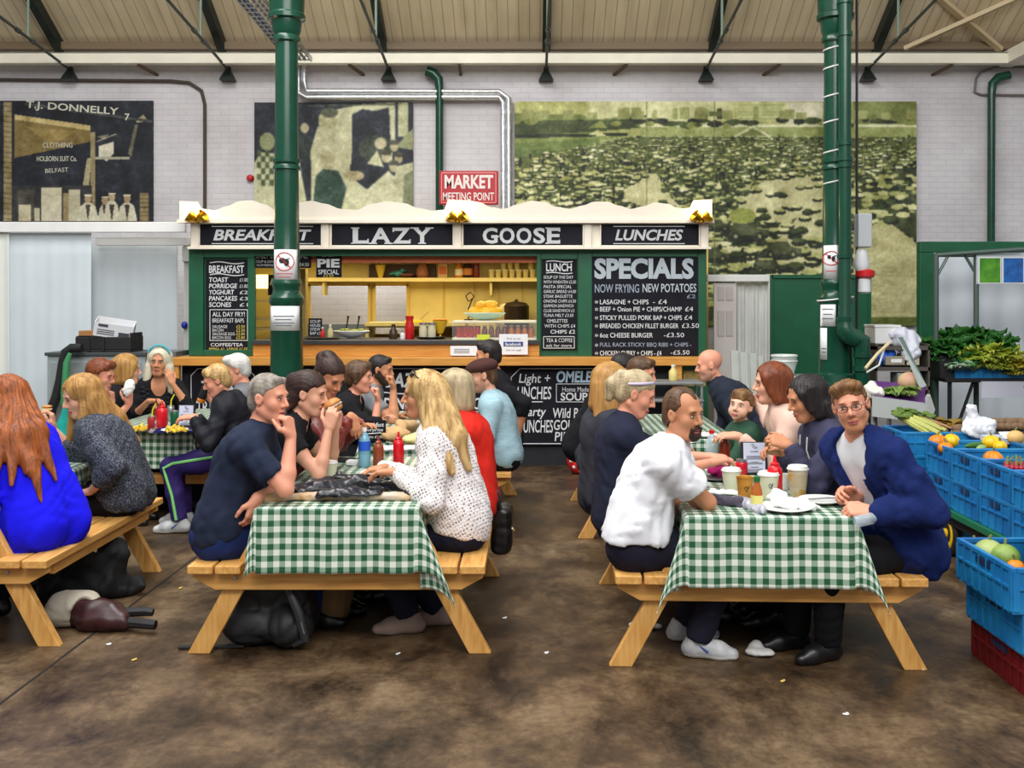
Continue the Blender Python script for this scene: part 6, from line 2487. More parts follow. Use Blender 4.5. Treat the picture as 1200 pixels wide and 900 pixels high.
person('woman with dark pinned up hair in maroon leather jacket looking down', (-1.5, 6.32, SEAT), P(386, 441, 6.26), 0, -36, hp=30, skin=sk_tan, res='mid', w=.88, hunch=.03,
	hair=dict(style='updo', m=h_dkbrown, amp=.0013), top=dict(m=c_maroon, sleeve='long', neck='collar', fold=.007), pants=c_dkjean, shoes=s_black, seed=13, eyeclosed=True,
	rh=dict(p=P(411, 487, 6.08), hint=(0, -.4, -1), d=(.35, -.1, -1), n=(0, .6, -.5)), lh=dict(p=P(420, 505, 6.4), hint=(0, .4, -1)))
# ---- middle back table, left bench
person('short haired brunette in black top holding a hand to her mouth', (-1.5, 7.9, SEAT), P(421, 442, 7.86), 0, -6, hp=2, skin=sk_pink, res='far', w=.88, hunch=.02,
	hair=dict(style='short', m=h_brown, vol=.004, line=((.09, .07), (.8, -.6)), locks=[((-.01, .07, .03), (0, .078, -.04), .03, .018), ((-.01, -.07, .03), (0, -.078, -.04), .03, .018)], ears=False),
	top=dict(m=c_black, sleeve='three', slen=.5, neck='v', depth=.06), pants=c_blktr, shoes=s_black, seed=14,
	rh=dict(p=P(443, 470, 7.74), hint=(.2, -.3, -1), d=(-.05, 0, 1), n=(-1, 0, 0), curl='fist'), lh=dict(p=P(447, 494, 8.0)))
person('bearded young man in grey t-shirt with hand at his mouth', (-1.44, 8.5, SEAT), P(446, 433, 8.46), 0, -6, hp=8, skin=sk_tan, res='far', hunch=.03,
	hair=dict(style='short', m=h_black, vol=-.006, amp=.001, line=((.09, .085), (.76, -.65))), beard=dict(style='full', m=h_dkbrown),
	top=dict(m=c_greykn, sleeve='short'), pants=c_dkjean, shoes=s_black, seed=15,
	rh=dict(p=P(461, 456, 8.3), hint=(.3, -.3, -1), d=(-.1, 0, 1), n=(-1, 0, 0), curl='fist'), lh=dict(p=P(470, 488, 8.6)))
# ---- front table, right bench
def sunnies(c):
	b = MB()
	for g in (-1, 1):
		b.ell(c['tr']((.052, g * .034, .118)), (.008, .027, .02), 12, 8, c['R'] @ rotm('Y', -.9))
		b.tube([c['tr']((.05, g * .058, .12)), c['tr']((.0, g * .093, .075)), c['tr']((-.05, g * .09, .02))], .0035, 6)
	b.tube([c['tr']((.056, -.012, .122)), c['tr']((.056, .012, .122))], .004, 6)
	b.build('sunglasses', mat('sunglass_dark', (40, 26, 26), rough=.15), c['root'], 40, c['org'])
person('blonde woman in white crochet jumper with sunglasses on her long hair', (-.37, 5.36, SEAT), P(496, 463, 5.36), 180, 187, hp=2, skin=sk_tan, res='near', w=.92, g=1.12, bust=1.0, hunch=.035,
	hair=dict(style='long', m=h_blond, vol=.006, amp=.0045, open=.05, wl=[
		((-.04, .075, .0), (-.09, .16, -.2), .045, .045), ((-.09, .16, -.2), (-.14, .235, -.37), .045, .016), ((-.08, .05, .0), (-.17, .15, -.21), .055, .05),
		((-.17, .15, -.21), (-.23, .19, -.36), .05, .014), ((-.01, .085, -.05), (-.03, .17, -.22), .03, .032), ((-.03, .17, -.22), (-.06, .23, -.38), .032, .01),
		((-.09, .0, .0), (-.18, .02, -.22), .06, .05), ((-.18, .02, -.22), (-.24, .08, -.35), .05, .015)]), brow=mat('brow_brown', (120, 88, 60)),
	top=dict(m=c_crochet, sleeve='long', neck='scoop', depth=.04, wide=.07, off=.022, so=.024, hem=.025, hemtilt=.25, fold=.007, name='crochet_jumper'), pants=c_dkjean, shoes=s_flat, seed=16,
	feet=((-.47, 5.46, .085, 178), (-.62, 5.33, .085, 186)), lip=(186, 92, 84),
	lh=dict(p=P(462, 553, 5.2), hint=(.5, -.5, -1), d=(-1, .25, -.05), n=(0, 0, -1)), rh=dict(p=P(452, 548, 5.5), hint=(.4, .4, -1), d=(-1, -.3, -.1), n=(0, 0, -1)), extra=sunnies)
person('woman in red cardigan with light brown bob, behind the blonde', (-.33, 5.98, SEAT), P(531, 457, 5.98), 180, 172, hp=6, skin=sk_fair, res='mid', w=.9, g=1.0, bust=.8, hunch=.04,
	hair=dict(style='bob', m=h_ash, vol=-.002), top=dict(m=c_red, sleeve='long', hem=.08, name='cardigan'), pants=c_blktr, shoes=s_black, seed=17)
def flatcap(c):
	f = Field()
	f.ell((-.012, 0, .07), (.115, .096, .062))
	f.ell((.04, 0, .066), (.085, .08, .04), k=.03)
	f.ell((.09, 0, .045), (.052, .066, .011), rotm('Y', .25), k=.012)
	f.plane((0, 0, .03), (.12, 0, -1))
	V, Q = f.mesh(.007)
	quad_mesh('flat_cap', V @ c['R'].T + c['tr']((0, 0, 0)), Q, cloth_mat('brown_cap', (74, 46, 42)), c['root'], None, c['org'])
person('man in pale blue ribbed top and brown flat cap facing left', (-.2, 7.8, SEAT), P(566, 440, 7.76), 178, 186, hp=8, skin=sk_fair, res='far', hunch=.03, stubble=stub,
	hair=dict(style='short', m=h_brown, vol=-.008), top=dict(m=c_ltblue, sleeve='short', slen=.8, hem=.07), pants=c_blktr, shoes=s_black, seed=18, extra=flatcap)
person('dark haired man in black jumper sitting behind the flat cap man', (-.2, 8.5, SEAT + .02), P(572, 416, 8.46), 178, 172, hp=6, skin=sk_tan, res='far', hunch=.01,
	hair=dict(style='short', m=h_black), top=dict(m=c_black, sleeve='three', slen=.2), pants=c_blktr, shoes=s_black, seed=19,
	lh=dict(p=P(607, 508, 8.26), hint=(1, -.3, -.3), d=(-.2, 0, -1), n=(-1, 0, 0)))
# ---- front right table, left bench
person('balding man with goatee in white t-shirt looking over his shoulder', (.53, 4.99, SEAT), P(801, 485, 4.95), -6, -50, hp=4, skin=sk_tan, res='near', g=1.1, belly=.9, hunch=.05, w=1.04,
	hair=dict(style='buzz', m=h_brown, vol=.003, amp=.001, recede=1, line=((.082, .092), (.74, -.67))), beard=dict(style='goatee', m=h_dkbrown), brow=mat('brow_dark', (66, 46, 36)),
	top=dict(m=c_white, sleeve='short', slen=.62, so=.026, off=.02, hem=-.035, hemtilt=-.05, fold=.009), pants=c_trouser, shoes=(s_sole, s_white), seed=20,
	feet=((.82, 4.97, .085, -12), (.78, 5.22, .085, 5)),
	rh=dict(p=P(806, 592, 5.13), hint=(1, -.6, -.5), d=(-.5, .3, -.7), n=(-1, 0, .2)), lh=dict(p=P(800, 580, 5.1), hint=(.6, .6, -.6), d=(-.35, -.25, -1), n=(-1, .3, 0)))
def headband(c):
	b = MB()
	pts = [c['tr']((.079 * math.cos(a) - .016, .087 * math.sin(a), .056 + .034 * math.cos(a))) for a in np.linspace(-2.1, 2.1, 25)]
	b.tube(pts, .0075, 8)
	b.build('headband', mat('lilac_band', (190, 180, 206), rough=.6), c['root'], 40, c['org'])
person('woman in navy polo with ash blond ponytail and lilac headband', (.5, 5.56, SEAT), P(746, 461, 5.55), 4, -10, hp=22, skin=sk_pink, res='near', w=.88, hunch=.03, bust=.8,
	hair=dict(style='pony', m=h_ash, vol=-.002, amp=.0013, locks=[((-.11, 0, .06), (-.135, 0, .0), .03, .04), ((-.135, 0, .0), (-.13, 0, -.08), .04, .022), ((-.12, .02, .03), (-.15, .03, -.05), .03, .02)]),
	top=dict(m=c_polo, sleeve='three', slen=.1, neck='polo', hem=.08, name='polo_shirt'), pants=c_trouser, shoes=s_black, seed=21, extra=headband,
	rh=dict(p=v3(.98, 5.5, .86), hint=(0, -.6, -1)), lh=dict(p=v3(1.0, 5.7, .86), hint=(0, .6, -1)))
person('long haired blonde in charcoal top turned away towards the stall', (.47, 6.14, SEAT), P(716, 449, 6.15), 20, 48, hp=6, skin=sk_fair, res='mid', w=.88, hunch=.02,
	hair=dict(style='long', m=h_honey, vol=.002, locks=[((-.08, 0, -.02), (-.1, -.02, -.2), .06, .045), ((-.06, -.06, 0), (-.08, -.08, -.2), .04, .03)]),
	top=dict(m=c_dkgrey, sleeve='long', hem=.1), pants=c_dkjean, shoes=s_black, seed=22,
	rh=dict(p=v3(.9, 6.2, .82), hint=(0, -.5, -1)), lh=dict(p=v3(.85, 6.5, .82), hint=(0, .5, -1)))
# ---- back right table, left bench
person('brown haired man half hidden behind ponytailed woman in navy', (.5, 7.6, SEAT), P(752, 438, 7.55), 0, -25, hp=10, skin=sk_pink, res='far', hunch=.03,
	hair=dict(style='short', m=h_brown, amp=.002), top=dict(m=c_dkgrey, sleeve='long'), pants=c_dkjean, shoes=s_black, seed=23)
person('black haired diner mostly hidden, hair showing against the orange ledge', (.42, 8.3, SEAT), P(731, 433, 8.25), 0, 10, hp=14, skin=sk_tan, res='far', hunch=.03,
	hair=dict(style='short', m=h_black, vol=.004), top=dict(m=c_black, sleeve='long'), pants=c_dkjean, shoes=s_black, seed=24)
# ---- front right table, right bench
def zipper(c):
	b = MB()
	for g, dz in ((-1, .18), (1, .16)):
		p = c['Nb'] + c['Lc'] * g * .05 + c['Fc'] * .1
		b.tube([p, p + c['Fc'] * .035 - c['U'] * .06, p + c['Fc'] * .05 - c['U'] * dz], .004, 6)
	b.build('drawstring', mat('cord_white', (206, 206, 210)), c['root'], 40, c['org'])
person('young man in glasses and open navy hoodie looking at the camera', (1.79, 4.97, SEAT), P(997, 475, 4.88), 208, 249, hp=2, hr=13, skin=sk_pink, res='near', hunch=.02, w=1.02,
	hair=dict(style='bushy', m=h_ltbrown, vol=-.004, amp=.003, line=((.088, .07), (.8, -.6))), stubble=skin_mat('ginger_stubble', (196, 134, 98)), brow=mat('brow_ginger', (128, 84, 54)), glasses=mat('wire_frame', (96, 84, 84), rough=.3, metal=.7),
	top=dict(m=c_hoodie, sleeve='long', neck='open', depth=.34, wide=.1, off=.026, so=.032, hem=.13, fold=.010, freq=24, name='hoodie', bottom=(-.04, -.04)), under=c_white, pants=c_blktr, shoes=s_black, seed=25,
	feet=((1.33, 5.1, .085, 196), (1.44, 4.93, .085, 205)),
	lh=dict(p=P(1021, 600, 4.72), hint=(1, -.35, -.3), d=(-1, .2, .1), n=(0, .6, -.8), curl='grip'), rh=dict(p=P(1003, 583, 4.9), hint=(.6, .8, -.6), d=(-.9, -.25, .3), n=(0, -.8, -.5), curl='grip'))
def hoodtext(c):
	org = c['org']
	for i, ch in enumerate('PARK'):
		lat = .155 - i * .05
		base = c['Ch'] + c['Fc'] * (.2 - lat * lat * 2.6) + c['Lc'] * lat + c['U'] * .02
		o = lettering(ch, -.024, .024, -.03, .03, 0, mat('college_yellow', (214, 190, 120)), c['root'], bold=.03, name='chest_letter')
		an = lat * 4.2
		N = c['Fc'] * math.cos(an) + c['Lc'] * math.sin(an)
		X = np.cross(c['U'], N)
		M = np.stack((X, -N, c['U']), 1)
		me = o.data
		co = np.empty(len(me.vertices) * 3)
		me.vertices.foreach_get('co', co)
		co = co.reshape(-1, 3) @ M.T + base + N * .012 - org
		me.vertices.foreach_set('co', co.ravel())
		me.update()
	zipper(c)
person('dark haired woman in slate hoodie with yellow lettering, eyes down', (1.74, 5.57, SEAT), P(945, 466, 5.52), 186, 190, hp=18, skin=sk_tan, res='near', w=.92, g=1.05, bust=.9, hunch=.035, eyeclosed=True,
	hair=dict(style='bob', m=h_black, vol=-.004, open=.066, opx=.06, amp=.0035, locks=[((-.05, .075, -.06), (-.06, .085, -.14), .035, .025), ((-.08, .02, -.08), (-.09, .03, -.15), .05, .035)]),
	top=dict(m=c_slate, sleeve='long', neck='hood', hem=.1, fold=.007, so=.02, name='hoodie'), pants=c_dkjean, shoes=s_black, seed=26,
	lh=dict(p=P(925, 522, 5.36), hint=(.4, -.4, -1), d=(-1, .1, .35), n=(.2, .6, -.6), curl='hold'), rh=dict(p=P(915, 530, 5.6), hint=(.4, .4, -1), d=(-1, -.2, .2), n=(0, -.5, -.8), curl='hold'), extra=hoodtext)
person('auburn haired woman in blush pink jumper reaching towards the little boy', (1.68, 6.2, SEAT), P(904, 449, 6.2), 180, 180, hp=4, skin=sk_fair, res='mid', w=.9, bust=.8, hunch=.03,
	hair=dict(style='bob', m=h_auburn, vol=.004), top=dict(m=c_pink, sleeve='long', hem=.08, name='jumper'), pants=c_dkjean, shoes=s_black, seed=27,
	lh=dict(p=P(866, 511, 6.0), hint=(.3, -.5, -1), d=(-1, .0, .05), n=(0, .3, -1)), rh=dict(p=P(889, 473, 6.86), hint=(.3, .6, -1), d=(-.9, .1, .25), n=(-.2, -.7, -.2)))
person('little fair haired boy in green top smiling up over the table', (1.46, 6.85, SEAT - .02), P(868, 476, 6.78), 200, 238, hp=-8, hr=-8, skin=sk_pale, res='mid', s=.88, w=.72, g=.78, hunch=.01, child=True,
	hair=dict(style='short', m=h_ltbrown, vol=.004, line=((.09, .05), (.8, -.6))), top=dict(m=c_green, sleeve='long', so=.01), pants=c_dkjean, shoes=s_black, seed=28, arm=.72,
	feet=((1.2, 6.8, .3, 200), (1.2, 6.65, .3, 200)))
person('bald man in dark navy jacket seen in profile before the planks', (1.84, 8.1, SEAT), P(831, 428, 8.16), 178, 180, hp=8, skin=sk_pink, res='far', hunch=.05, w=1.12, g=1.25, stubble=stub,
	hair=None, top=dict(m=c_jacket, sleeve='long', neck='collar', off=.024, so=.022, fold=.007, name='jacket'), pants=c_dkjean, shoes=s_black, seed=29)
# ---- left edge table, right bench
person('woman in cobalt blue cardigan with long copper hair, back turned', (-2.54, 5.38, SEAT), P(9, 468, 5.5), 160, 134, hp=8, skin=sk_fair, res='near', w=.93, g=1.08, hunch=.03,
	hair=dict(style='long', m=h_red, vol=.006, amp=.004, wl=[((-.08, 0, -.02), (-.24, 0, -.17), .075, .07), ((-.06, .06, 0), (-.22, .08, -.18), .05, .055), ((-.07, -.06, 0), (-.23, -.08, -.17), .05, .055), ((-.24, 0, -.17), (-.35, .0, -.34), .07, .03),
															((-.24, .05, -.17), (-.36, .09, -.4), .055, .01), ((-.33, -.02, -.3), (-.43, -.03, -.5), .04, .006), ((-.24, -.06, -.16), (-.37, -.12, -.4), .055, .008), ((-.22, .09, -.16), (-.33, .16, -.37), .05, .006)]),
	top=dict(m=c_cobalt, sleeve='long', hem=.16, hemtilt=-.1, off=.024, so=.022, fold=.007, name='cardigan', bottom=(.04, -.05)), pants=c_dkjean, shoes=s_black, seed=30)
def sandwich_bite(c):
	pass
person('girl in grey marl jumper with long honey hair chewing, head bowed', (-2.46, 6.2, SEAT), P(95, 464, 6.12), 182, 220, hp=18, hr=0, skin=sk_fair, res='near', w=.88, hunch=.045, eyeclosed=True,
	hair=dict(style='long', m=h_honey, vol=.004, amp=.004, open=.054, wl=[((-.07, .02, -.02), (-.19, .05, -.14), .065, .05), ((-.19, .05, -.14), (-.31, .08, -.29), .05, .015), ((.0, .08, -.06), (.03, .09, -.24), .035, .02),
																		((-.05, .07, -.02), (-.13, .1, -.2), .05, .03), ((.01, -.08, -.05), (.04, -.08, -.26), .035, .02)]),
	top=dict(m=c_tweed, sleeve='three', slen=.55, hem=.06, off=.024, so=.028, fold=.009, name='jumper'), pants=c_blktr, shoes=s_black, seed=31,
	rh=dict(p=P(62, 503, 6.3), hint=(.2, .3, -1), d=(-.05, 0, 1), n=(-1, -.3, .0), curl='hold'), lh=dict(p=P(106, 576, 5.98), hint=(.8, -.5, -.5), d=(-1, .1, -.1), n=(0, 0, -1)))
# ---- far left table
person('woman in teal top and glasses with short auburn hair, napkin in hand', (-3.56, 7.95, SEAT), P(118, 440, 7.93), 0, -4, hp=12, skin=sk_pink, res='far', w=.9, hunch=.03,
	hair=dict(style='short', m=h_auburn, vol=.008), top=dict(m=c_teal, sleeve='three', slen=.25, neck='scoop'), pants=c_dkjean, shoes=s_black, seed=32, glasses=mat('red_frame', (150, 50, 56), rough=.3),
	rh=dict(p=P(151, 474, 7.78), hint=(.2, -.4, -1), d=(.05, 0, 1), n=(-1, .3, 0), curl='hold'), lh=dict(p=P(131, 474, 8.06), hint=(0, .5, -1), d=(0, 0, 1), n=(-1, 0, 0), curl='fist'))
person('woman in black top with blond hair facing away towards the stall', (-3.58, 8.6, SEAT), P(149, 433, 8.58), 5, 22, hp=4, skin=sk_fair, res='far', w=.88, hunch=.02,
	hair=dict(style='bob', m=h_honey, vol=.008, locks=[((-.07, 0, -.05), (-.09, 0, -.14), .06, .045)]), top=dict(m=c_black, sleeve='long'), pants=c_dkjean, shoes=s_black, seed=33)
def silverband(c):
	b = MB()
	b.tube([c['tr']((.035, .1 * math.sin(a), .045 + .104 * math.cos(a))) for a in np.linspace(-1.2, 1.2, 17)], .011, 8)
	b.build('headband', mat('turquoise_band', (70, 160, 170), rough=.6), c['root'], 40, c['org'])
	rg = random.Random(2)
	for g in (-1, 1):
		b = MB()
		for k in range(16):
			q = k / 15
			p = c['Nb'] + c['Lc'] * g * (.1 - .035 * q + .03 * (k % 2)) - c['U'] * (.02 + .27 * q) + c['Fc'] * (.075 + .05 * math.sin(q * 2.4))
			b.ell(p, (.028, .028, .02), 8, 6, rotm('X', rg.random()))
		b.build('ruffle', cloth_mat('black_ruffle', (34, 34, 40)), c['root'], 60, c['org'])
person('silver blonde woman in black ruffled top, cheek resting on her hand', (-3.36, 9.22, SEAT), P(187, 424, 9.1), -72, -84, hp=2, hr=-4, skin=sk_tan, res='far', w=.9, hunch=.0, bust=.7,
	hair=dict(style='long', m=h_silver, vol=.008, open=.056, locks=[((.0, .08, -.05), (.02, .12, -.26), .045, .03), ((.0, -.08, -.05), (.02, -.1, -.2), .045, .03), ((-.07, .0, -.05), (-.1, 0, -.2), .07, .05)]),
	top=dict(m=c_black, sleeve='three', slen=.1, neck='v', depth=.14, wide=.075), pants=c_blktr, shoes=s_black, seed=34, extra=silverband,
	lh=dict(p=P(202, 450, 8.96), hint=(.7, 0, -1), d=(-.35, .05, 1), n=(-.6, .6, 0), curl='relaxed'), rh=dict(p=P(174, 470, 8.86), hint=(-.6, 0, -1), d=(1, -.2, .1), n=(0, 0, -1)))
def stripe(c):
	b = MB()
	pel, Fv = c['pel'], c['Fv']
	h_, k_, a_, _ = c['legs'][1]
	sd = v3(0, -1, 0)
	b.tube([h_ + sd * .1 + v3(0, 0, .03), h_ * .5 + k_ * .5 + sd * .088 + v3(0, 0, .03), k_ * .9 + h_ * .1 + sd * .072 + v3(0, 0, .028), k_ + sd * .066 + Fv * .028, k_ * .85 + a_ * .15 + sd * .068 + Fv * .02, k_ * .5 + a_ * .5 + sd * .069, k_ * .05 + a_ * .95 + sd * .066], .011, 6)
	b.build('green_stripe', mat('lime_stripe', (126, 206, 118), rough=.6), c['root'], 40, c['org'])
person('fair haired boy in black hooded jacket and purple tracksuit bottoms', (-2.27, 7.78, SEAT), P(254, 446, 7.72), 180, 196, hp=20, skin=sk_pink, res='far', w=.86, s=.95, hunch=.045,
	hair=dict(style='short', m=h_blond, vol=.002, line=((.09, .075), (.74, -.67))), top=dict(m=c_blkshell, sleeve='long', neck='hood', off=.022, so=.02, fold=.008, name='hooded_jacket'), pants=c_purple, shoes=(s_sole, s_white), seed=35,
	feet=((-2.66, 7.9, .085, 182), (-2.6, 7.62, .085, 186)), extra=stripe,
	lh=dict(p=P(226, 489, 7.55), hint=(.4, -.4, -1), d=(-1, .1, -.05), n=(0, .2, -1)), rh=dict(p=P(229, 488, 7.85), hint=(.4, .4, -1), d=(-1, 0, 0), n=(0, -.2, -1)))
person('white haired person in grey top drinking from a can, far left table', (-2.24, 8.45, SEAT), P(277, 433, 8.42), 180, 196, hp=12, skin=sk_pink, res='far', hunch=.04,
	hair=dict(style='bushy', m=h_white, vol=.004), top=dict(m=cloth_mat('grey_fleece', (112, 112, 118)), sleeve='long', neck='collar'), pants=c_dkjean, shoes=s_black, seed=36,
	lh=dict(p=P(249, 470, 8.18), hint=(.2, -.5, -1), d=(-.7, .1, .5), n=(-.3, .3, .8), curl='hold'))
person('standing stallholder in navy at the right edge, only an arm showing', (4.55, 9.0, .95), (4.5, 8.98, 1.62), 182, 182, skin=sk_fair, res='far', standing=True, hunch=.0,
	hair=dict(style='short', m=h_brown), top=dict(m=cloth_mat('stall_navy', (34, 36, 66)), sleeve='long', off=.02, so=.02), pants=c_blktr, shoes=s_black, seed=37,
	feet=((4.58, 9.1, .085, 182), (4.54, 8.9, .085, 182)), lh=dict(p=v3(4.36, 8.8, .92), hint=(-.6, -.2, 0), d=(0, 0, -1), n=(1, 0, 0)), rh=dict(p=v3(4.5, 9.25, .9), hint=(1, .2, 0), d=(0, 0, -1), n=(1, 0, 0)))
# ---------------------------------------------------------------- things on the tables
def onT(px, py, z=CLZ):
	Y = (EYE - z) * F / (py - YC)
	return v3(PX(px, Y), Y, z)
def squeeze(label, px, py, m, h=.2, r=.03, name='squeeze_bottle', grp=None):
	t = thing(name, label, 'bottle', onT(px, py), 0, grp)
	b = MB()
	b.lathe([(r * .9, 0), (r, .006), (r, h * .62), (r * .9, h * .7), (r * .55, h * .76)], (0, 0, 0), 18)
	b.build('body', m, t, 40)
	b = MB()
	b.lathe([(r * .62, h * .755), (r * .62, h * .8), (r * .3, h * .84), (r * .14, h), (1e-5, h)], (0, 0, 0), 14)
	b.build('nozzle', m, t, 40)
	return t
m_kred = mat('squeezy_red', (206, 14, 30), rough=.3)
m_kbrown = mat('squeezy_brown', (134, 60, 32), rough=.32)
m_dkbr = mat('sauce_brown_glass', (116, 44, 26), rough=.2)
m_pet = mat('clear_bottle', (206, 222, 230), rough=.12, alpha=.42)
m_cupw = mat('paper_cup_cream', (214, 214, 186), rough=.6)
m_lidw = mat('white_lid', (232, 230, 224), rough=.35)
def pet_bottle(label, p, h, r, m, capm, labm=None, liquid=None):
	t = thing('water_bottle', label, 'bottle', p)
	b = MB()
	b.lathe([(r * .85, 0), (r, .01), (r, h * .3), (r * .94, h * .33), (r, h * .36), (r, h * .66), (r * .8, h * .76), (r * .36, h * .88), (r * .34, h * .92)], (0, 0, 0), 18)
	b.build('body', m, t, 40)
	if labm:
		b = MB()
		b.lathe([(r * 1.02, h * .42), (r * 1.02, h * .66)], (0, 0, 0), 18)
		b.build('label_band', labm, t, 40)
	b = MB()
	b.lathe([(r * .42, h * .9), (r * .42, h), (1e-5, h)], (0, 0, 0), 14)
	b.build('cap', capm, t, 40)
	return t
def coffee_cup(label, px, py, h, r, mcup, lid=True, sleeve=None, mark=None):
	t = thing('coffee_cup', label, 'cup', onT(px, py))
	b = MB()
	b.lathe([(r * .74, 0), (r * .75, .002), (r, h * .9)] + ([] if lid else [(r * 1.05, h * .9), (r * 1.05, h * .92), (r * .95, h * .9), (r * .72, .01), (1e-5, .01)]), (0, 0, 0), 22)
	b.build('cup', mcup, t, 40)
	if sleeve:
		b = MB()
		b.lathe([(r * .84, h * .3), (r * .955, h * .74)], (0, 0, 0), 22)
		b.build('printed_band', sleeve, t, 40)
	if mark:
		b = MB()
		q = [(-.011, .0), (-.002, .012), (.004, .002), (.012, .014), (.003, -.012), (-.006, -.004)]
		rr = r * .93
		b.tube([(x, -math.sqrt(rr * rr - x * x), h * .52 + z) for x, z in q], .0022, 5)
		b.build('goose_mark', mark, t, 40)
	if lid:
		b = MB()
		b.lathe([(r * 1.0, h * .86), (r * 1.07, h * .87), (r * 1.07, h * .91), (r * .98, h * .92), (r * .95, h * .985), (r * .9, h), (r * .84, h * .97), (1e-5, h * .965)], (0, 0, 0), 22)
		b.build('lid', m_lidw, t, 40)
	return t
def menu_holder(label, p, w, h, rz=0.0, lean=.12):
	t = thing('menu_holder', label, 'menu', p, rz)
	R = rotm('X', -lean)
	b = MB()
	b.box(R @ v3(0, .004, h / 2), (w, .008, h), R)
	b.build('black_back', m_black, t, bevel=.003)
	b = MB()
	b.box((0, .03, .006), (w, .08, .012))
	b.build('foot', m_black, t, bevel=.003)
	b = MB()
	b.box(R @ v3(0, -.0018, h / 2 + .004), (w * .8, .002, h * .9), R)
	sh = b.build('menu_sheet', mat('menu_paper', (206, 208, 228), rough=.6), t)
	b = MB()
	k = 0
	for z in (.70, .56, .53, .50, .47, .38, .35, .32, .22, .16, .13, .10):
		ww = w * (.3 if z in (.7, .22, .38) else .6)
		b.box(R @ v3(0, -.0034, h * z), (ww, .001, h * (.022 if z in (.7, .22) else .012)), R)
	b.build('menu_lines', m_ink, sh)
	b = MB()
	b.tube([R @ v3(x * w, -.0036, h * z) for x, z in ((-.12, .9), (-.02, .94), (-.06, .82), (.04, .9), (.0, .8), (.12, .84), (.06, .78))], .002, 5)
	b.build('goose_mark', m_ink, sh)
	return t
def soft(name, label, cat, fields, m, step=.008, fold=.004, freq=30, seed=1, relax=1, group=None):
	"""one soft thing modelled as a smooth solid; fields(f) fills it, in world coordinates"""
	f = Field()
	fields(f)
	if fold:
		f.disp(folds(seed, fold, freq))
	V, Q = f.mesh(step)
	o = quad_mesh(name, V, Q, m, None, relax=relax)
	c = v3(V[:, 0].mean(), V[:, 1].mean(), V[:, 2].min())
	co = (V - c).astype(np.float32)
	# re-base
	vv = np.empty(len(V) * 3, np.float32)
	o.data.vertices.foreach_get('co', vv)
	vv = vv.reshape(-1, 3) - c
	o.data.vertices.foreach_set('co', vv.ravel().astype(np.float32))
	o.data.update()
	o.location = tuple(float(x) for x in c)
	tag(o, label, cat, group)
	return o
# front table left of centre
pet_bottle('tall blue labelled water bottle on the front left table', onT(427, 547), .235, .036, mat('water_blue', (126, 184, 206), rough=.15, alpha=.8), m_lidw, mat('label_blue', (34, 88, 206), rough=.4))
squeeze('brown sauce squeeze bottle beside the blue water bottle', 443.5, 547, m_kbrown, .185, .032)
squeeze('bright red ketchup bottle right of brown sauce on front left table', 467, 544.5, m_kred, .2, .033)
coffee_cup('takeaway coffee cup with white lid before the burger woman', 386, 561, .1, .045, m_cupw)
t = thing('chalk_card', 'small black BREAKFAST SURPRISE chalk card standing on the gingham table', 'menu board', onT(438, 519) + v3(0, 0, 0))
p_ = np.array(t.location)
Yc = p_[1]
b = MB()
b.bb(PX(423, Yc), PX(452, Yc), Yc, Yc + .012, CLZ, PZ(492.5, Yc))
b.bb(PX(428, Yc), PX(447, Yc), Yc, Yc + .08, CLZ, CLZ + .01)
b.build('slate', m_chalkb, t, None, p_)
for a, x0, x1, y0, y1 in (('Breakfast', 425, 450, 495, 500), ('Surprise', 428, 449, 501.5, 506.5), ('all day £3.50', 427, 449, 510.5, 514)):
	lettering(a, PX(x0, Yc), PX(x1, Yc), PZ(y1, Yc), PZ(y0, Yc), Yc - .002, m_chalk, t, bold=.015, shear=.1, org=p_)
b = MB()
b.tube([P(429, 508.5, Yc - .003), P(438, 508, Yc - .003), P(447, 507.2, Yc - .003)], .0035, 5)
b.build('chalk_rule', m_chalk, t, None, p_)
c = onT(410, 572)
def jk(f):
	onT = lambda x, y: globals()['onT'](x, y + 8)
	for a, b_, r0, r1 in (((338, 577), (372, 572), .03, .045), ((372, 572), (420, 567), .045, .052), ((420, 567), (462, 570), .05, .04), ((462, 570), (482, 577), .04, .03),
						((380, 580), (440, 578), .04, .04), ((395, 560), (450, 561), .035, .04), ((345, 570), (385, 563), .025, .03)):
		f.cone(onT(*a) + v3(0, 0, .018), onT(*b_) + v3(0, 0, .022), r0, r1, k=.03)
	f.plane((0, 0, CLZ + .03), (0, 0, -1))
soft('leather_jacket', 'crumpled black leather jacket lying along the front left table', 'jacket', jk, mat('black_leather_jacket', (30, 30, 38), rough=.3, var=.25, scale=14, bump=.3, bscale=50), .008, .011, 52, 5)
def wrap(f):
	f.cone(onT(314, 587) + v3(0, .0, .012), onT(400, 585) + v3(0, 0, .012), .022, .026, k=.02)
	f.cone(onT(400, 585) + v3(0, 0, .012), onT(476, 586) + v3(0, 0, .012), .026, .02, k=.02)
	f.cone(onT(330, 578) + v3(0, 0, .01), onT(470, 574) + v3(0, 0, .01), .024, .02, k=.03)
	f.plane((0, 0, CLZ), (0, 0, -1))
soft('paper_sheet', 'tan crumpled wrapping paper under the black leather jacket', 'paper', wrap, mat('tan_paper', (190, 146, 92), rough=.6, rgb2=(190, 176, 164), scale=9, bump=.4, bscale=50), .008, .007, 45, 6)
soft('napkin', 'white napkins heaped beside ketchup on the front left table', 'napkin', lambda f: (f.ell(onT(441, 557) + v3(0, 0, .012), (.085, .06, .016)), f.ell(onT(452, 549) + v3(0, 0, .02), (.05, .04, .025), k=.02)), mat('napkin_white', (234, 234, 232), rough=.9), .007, .006, 60, 7)
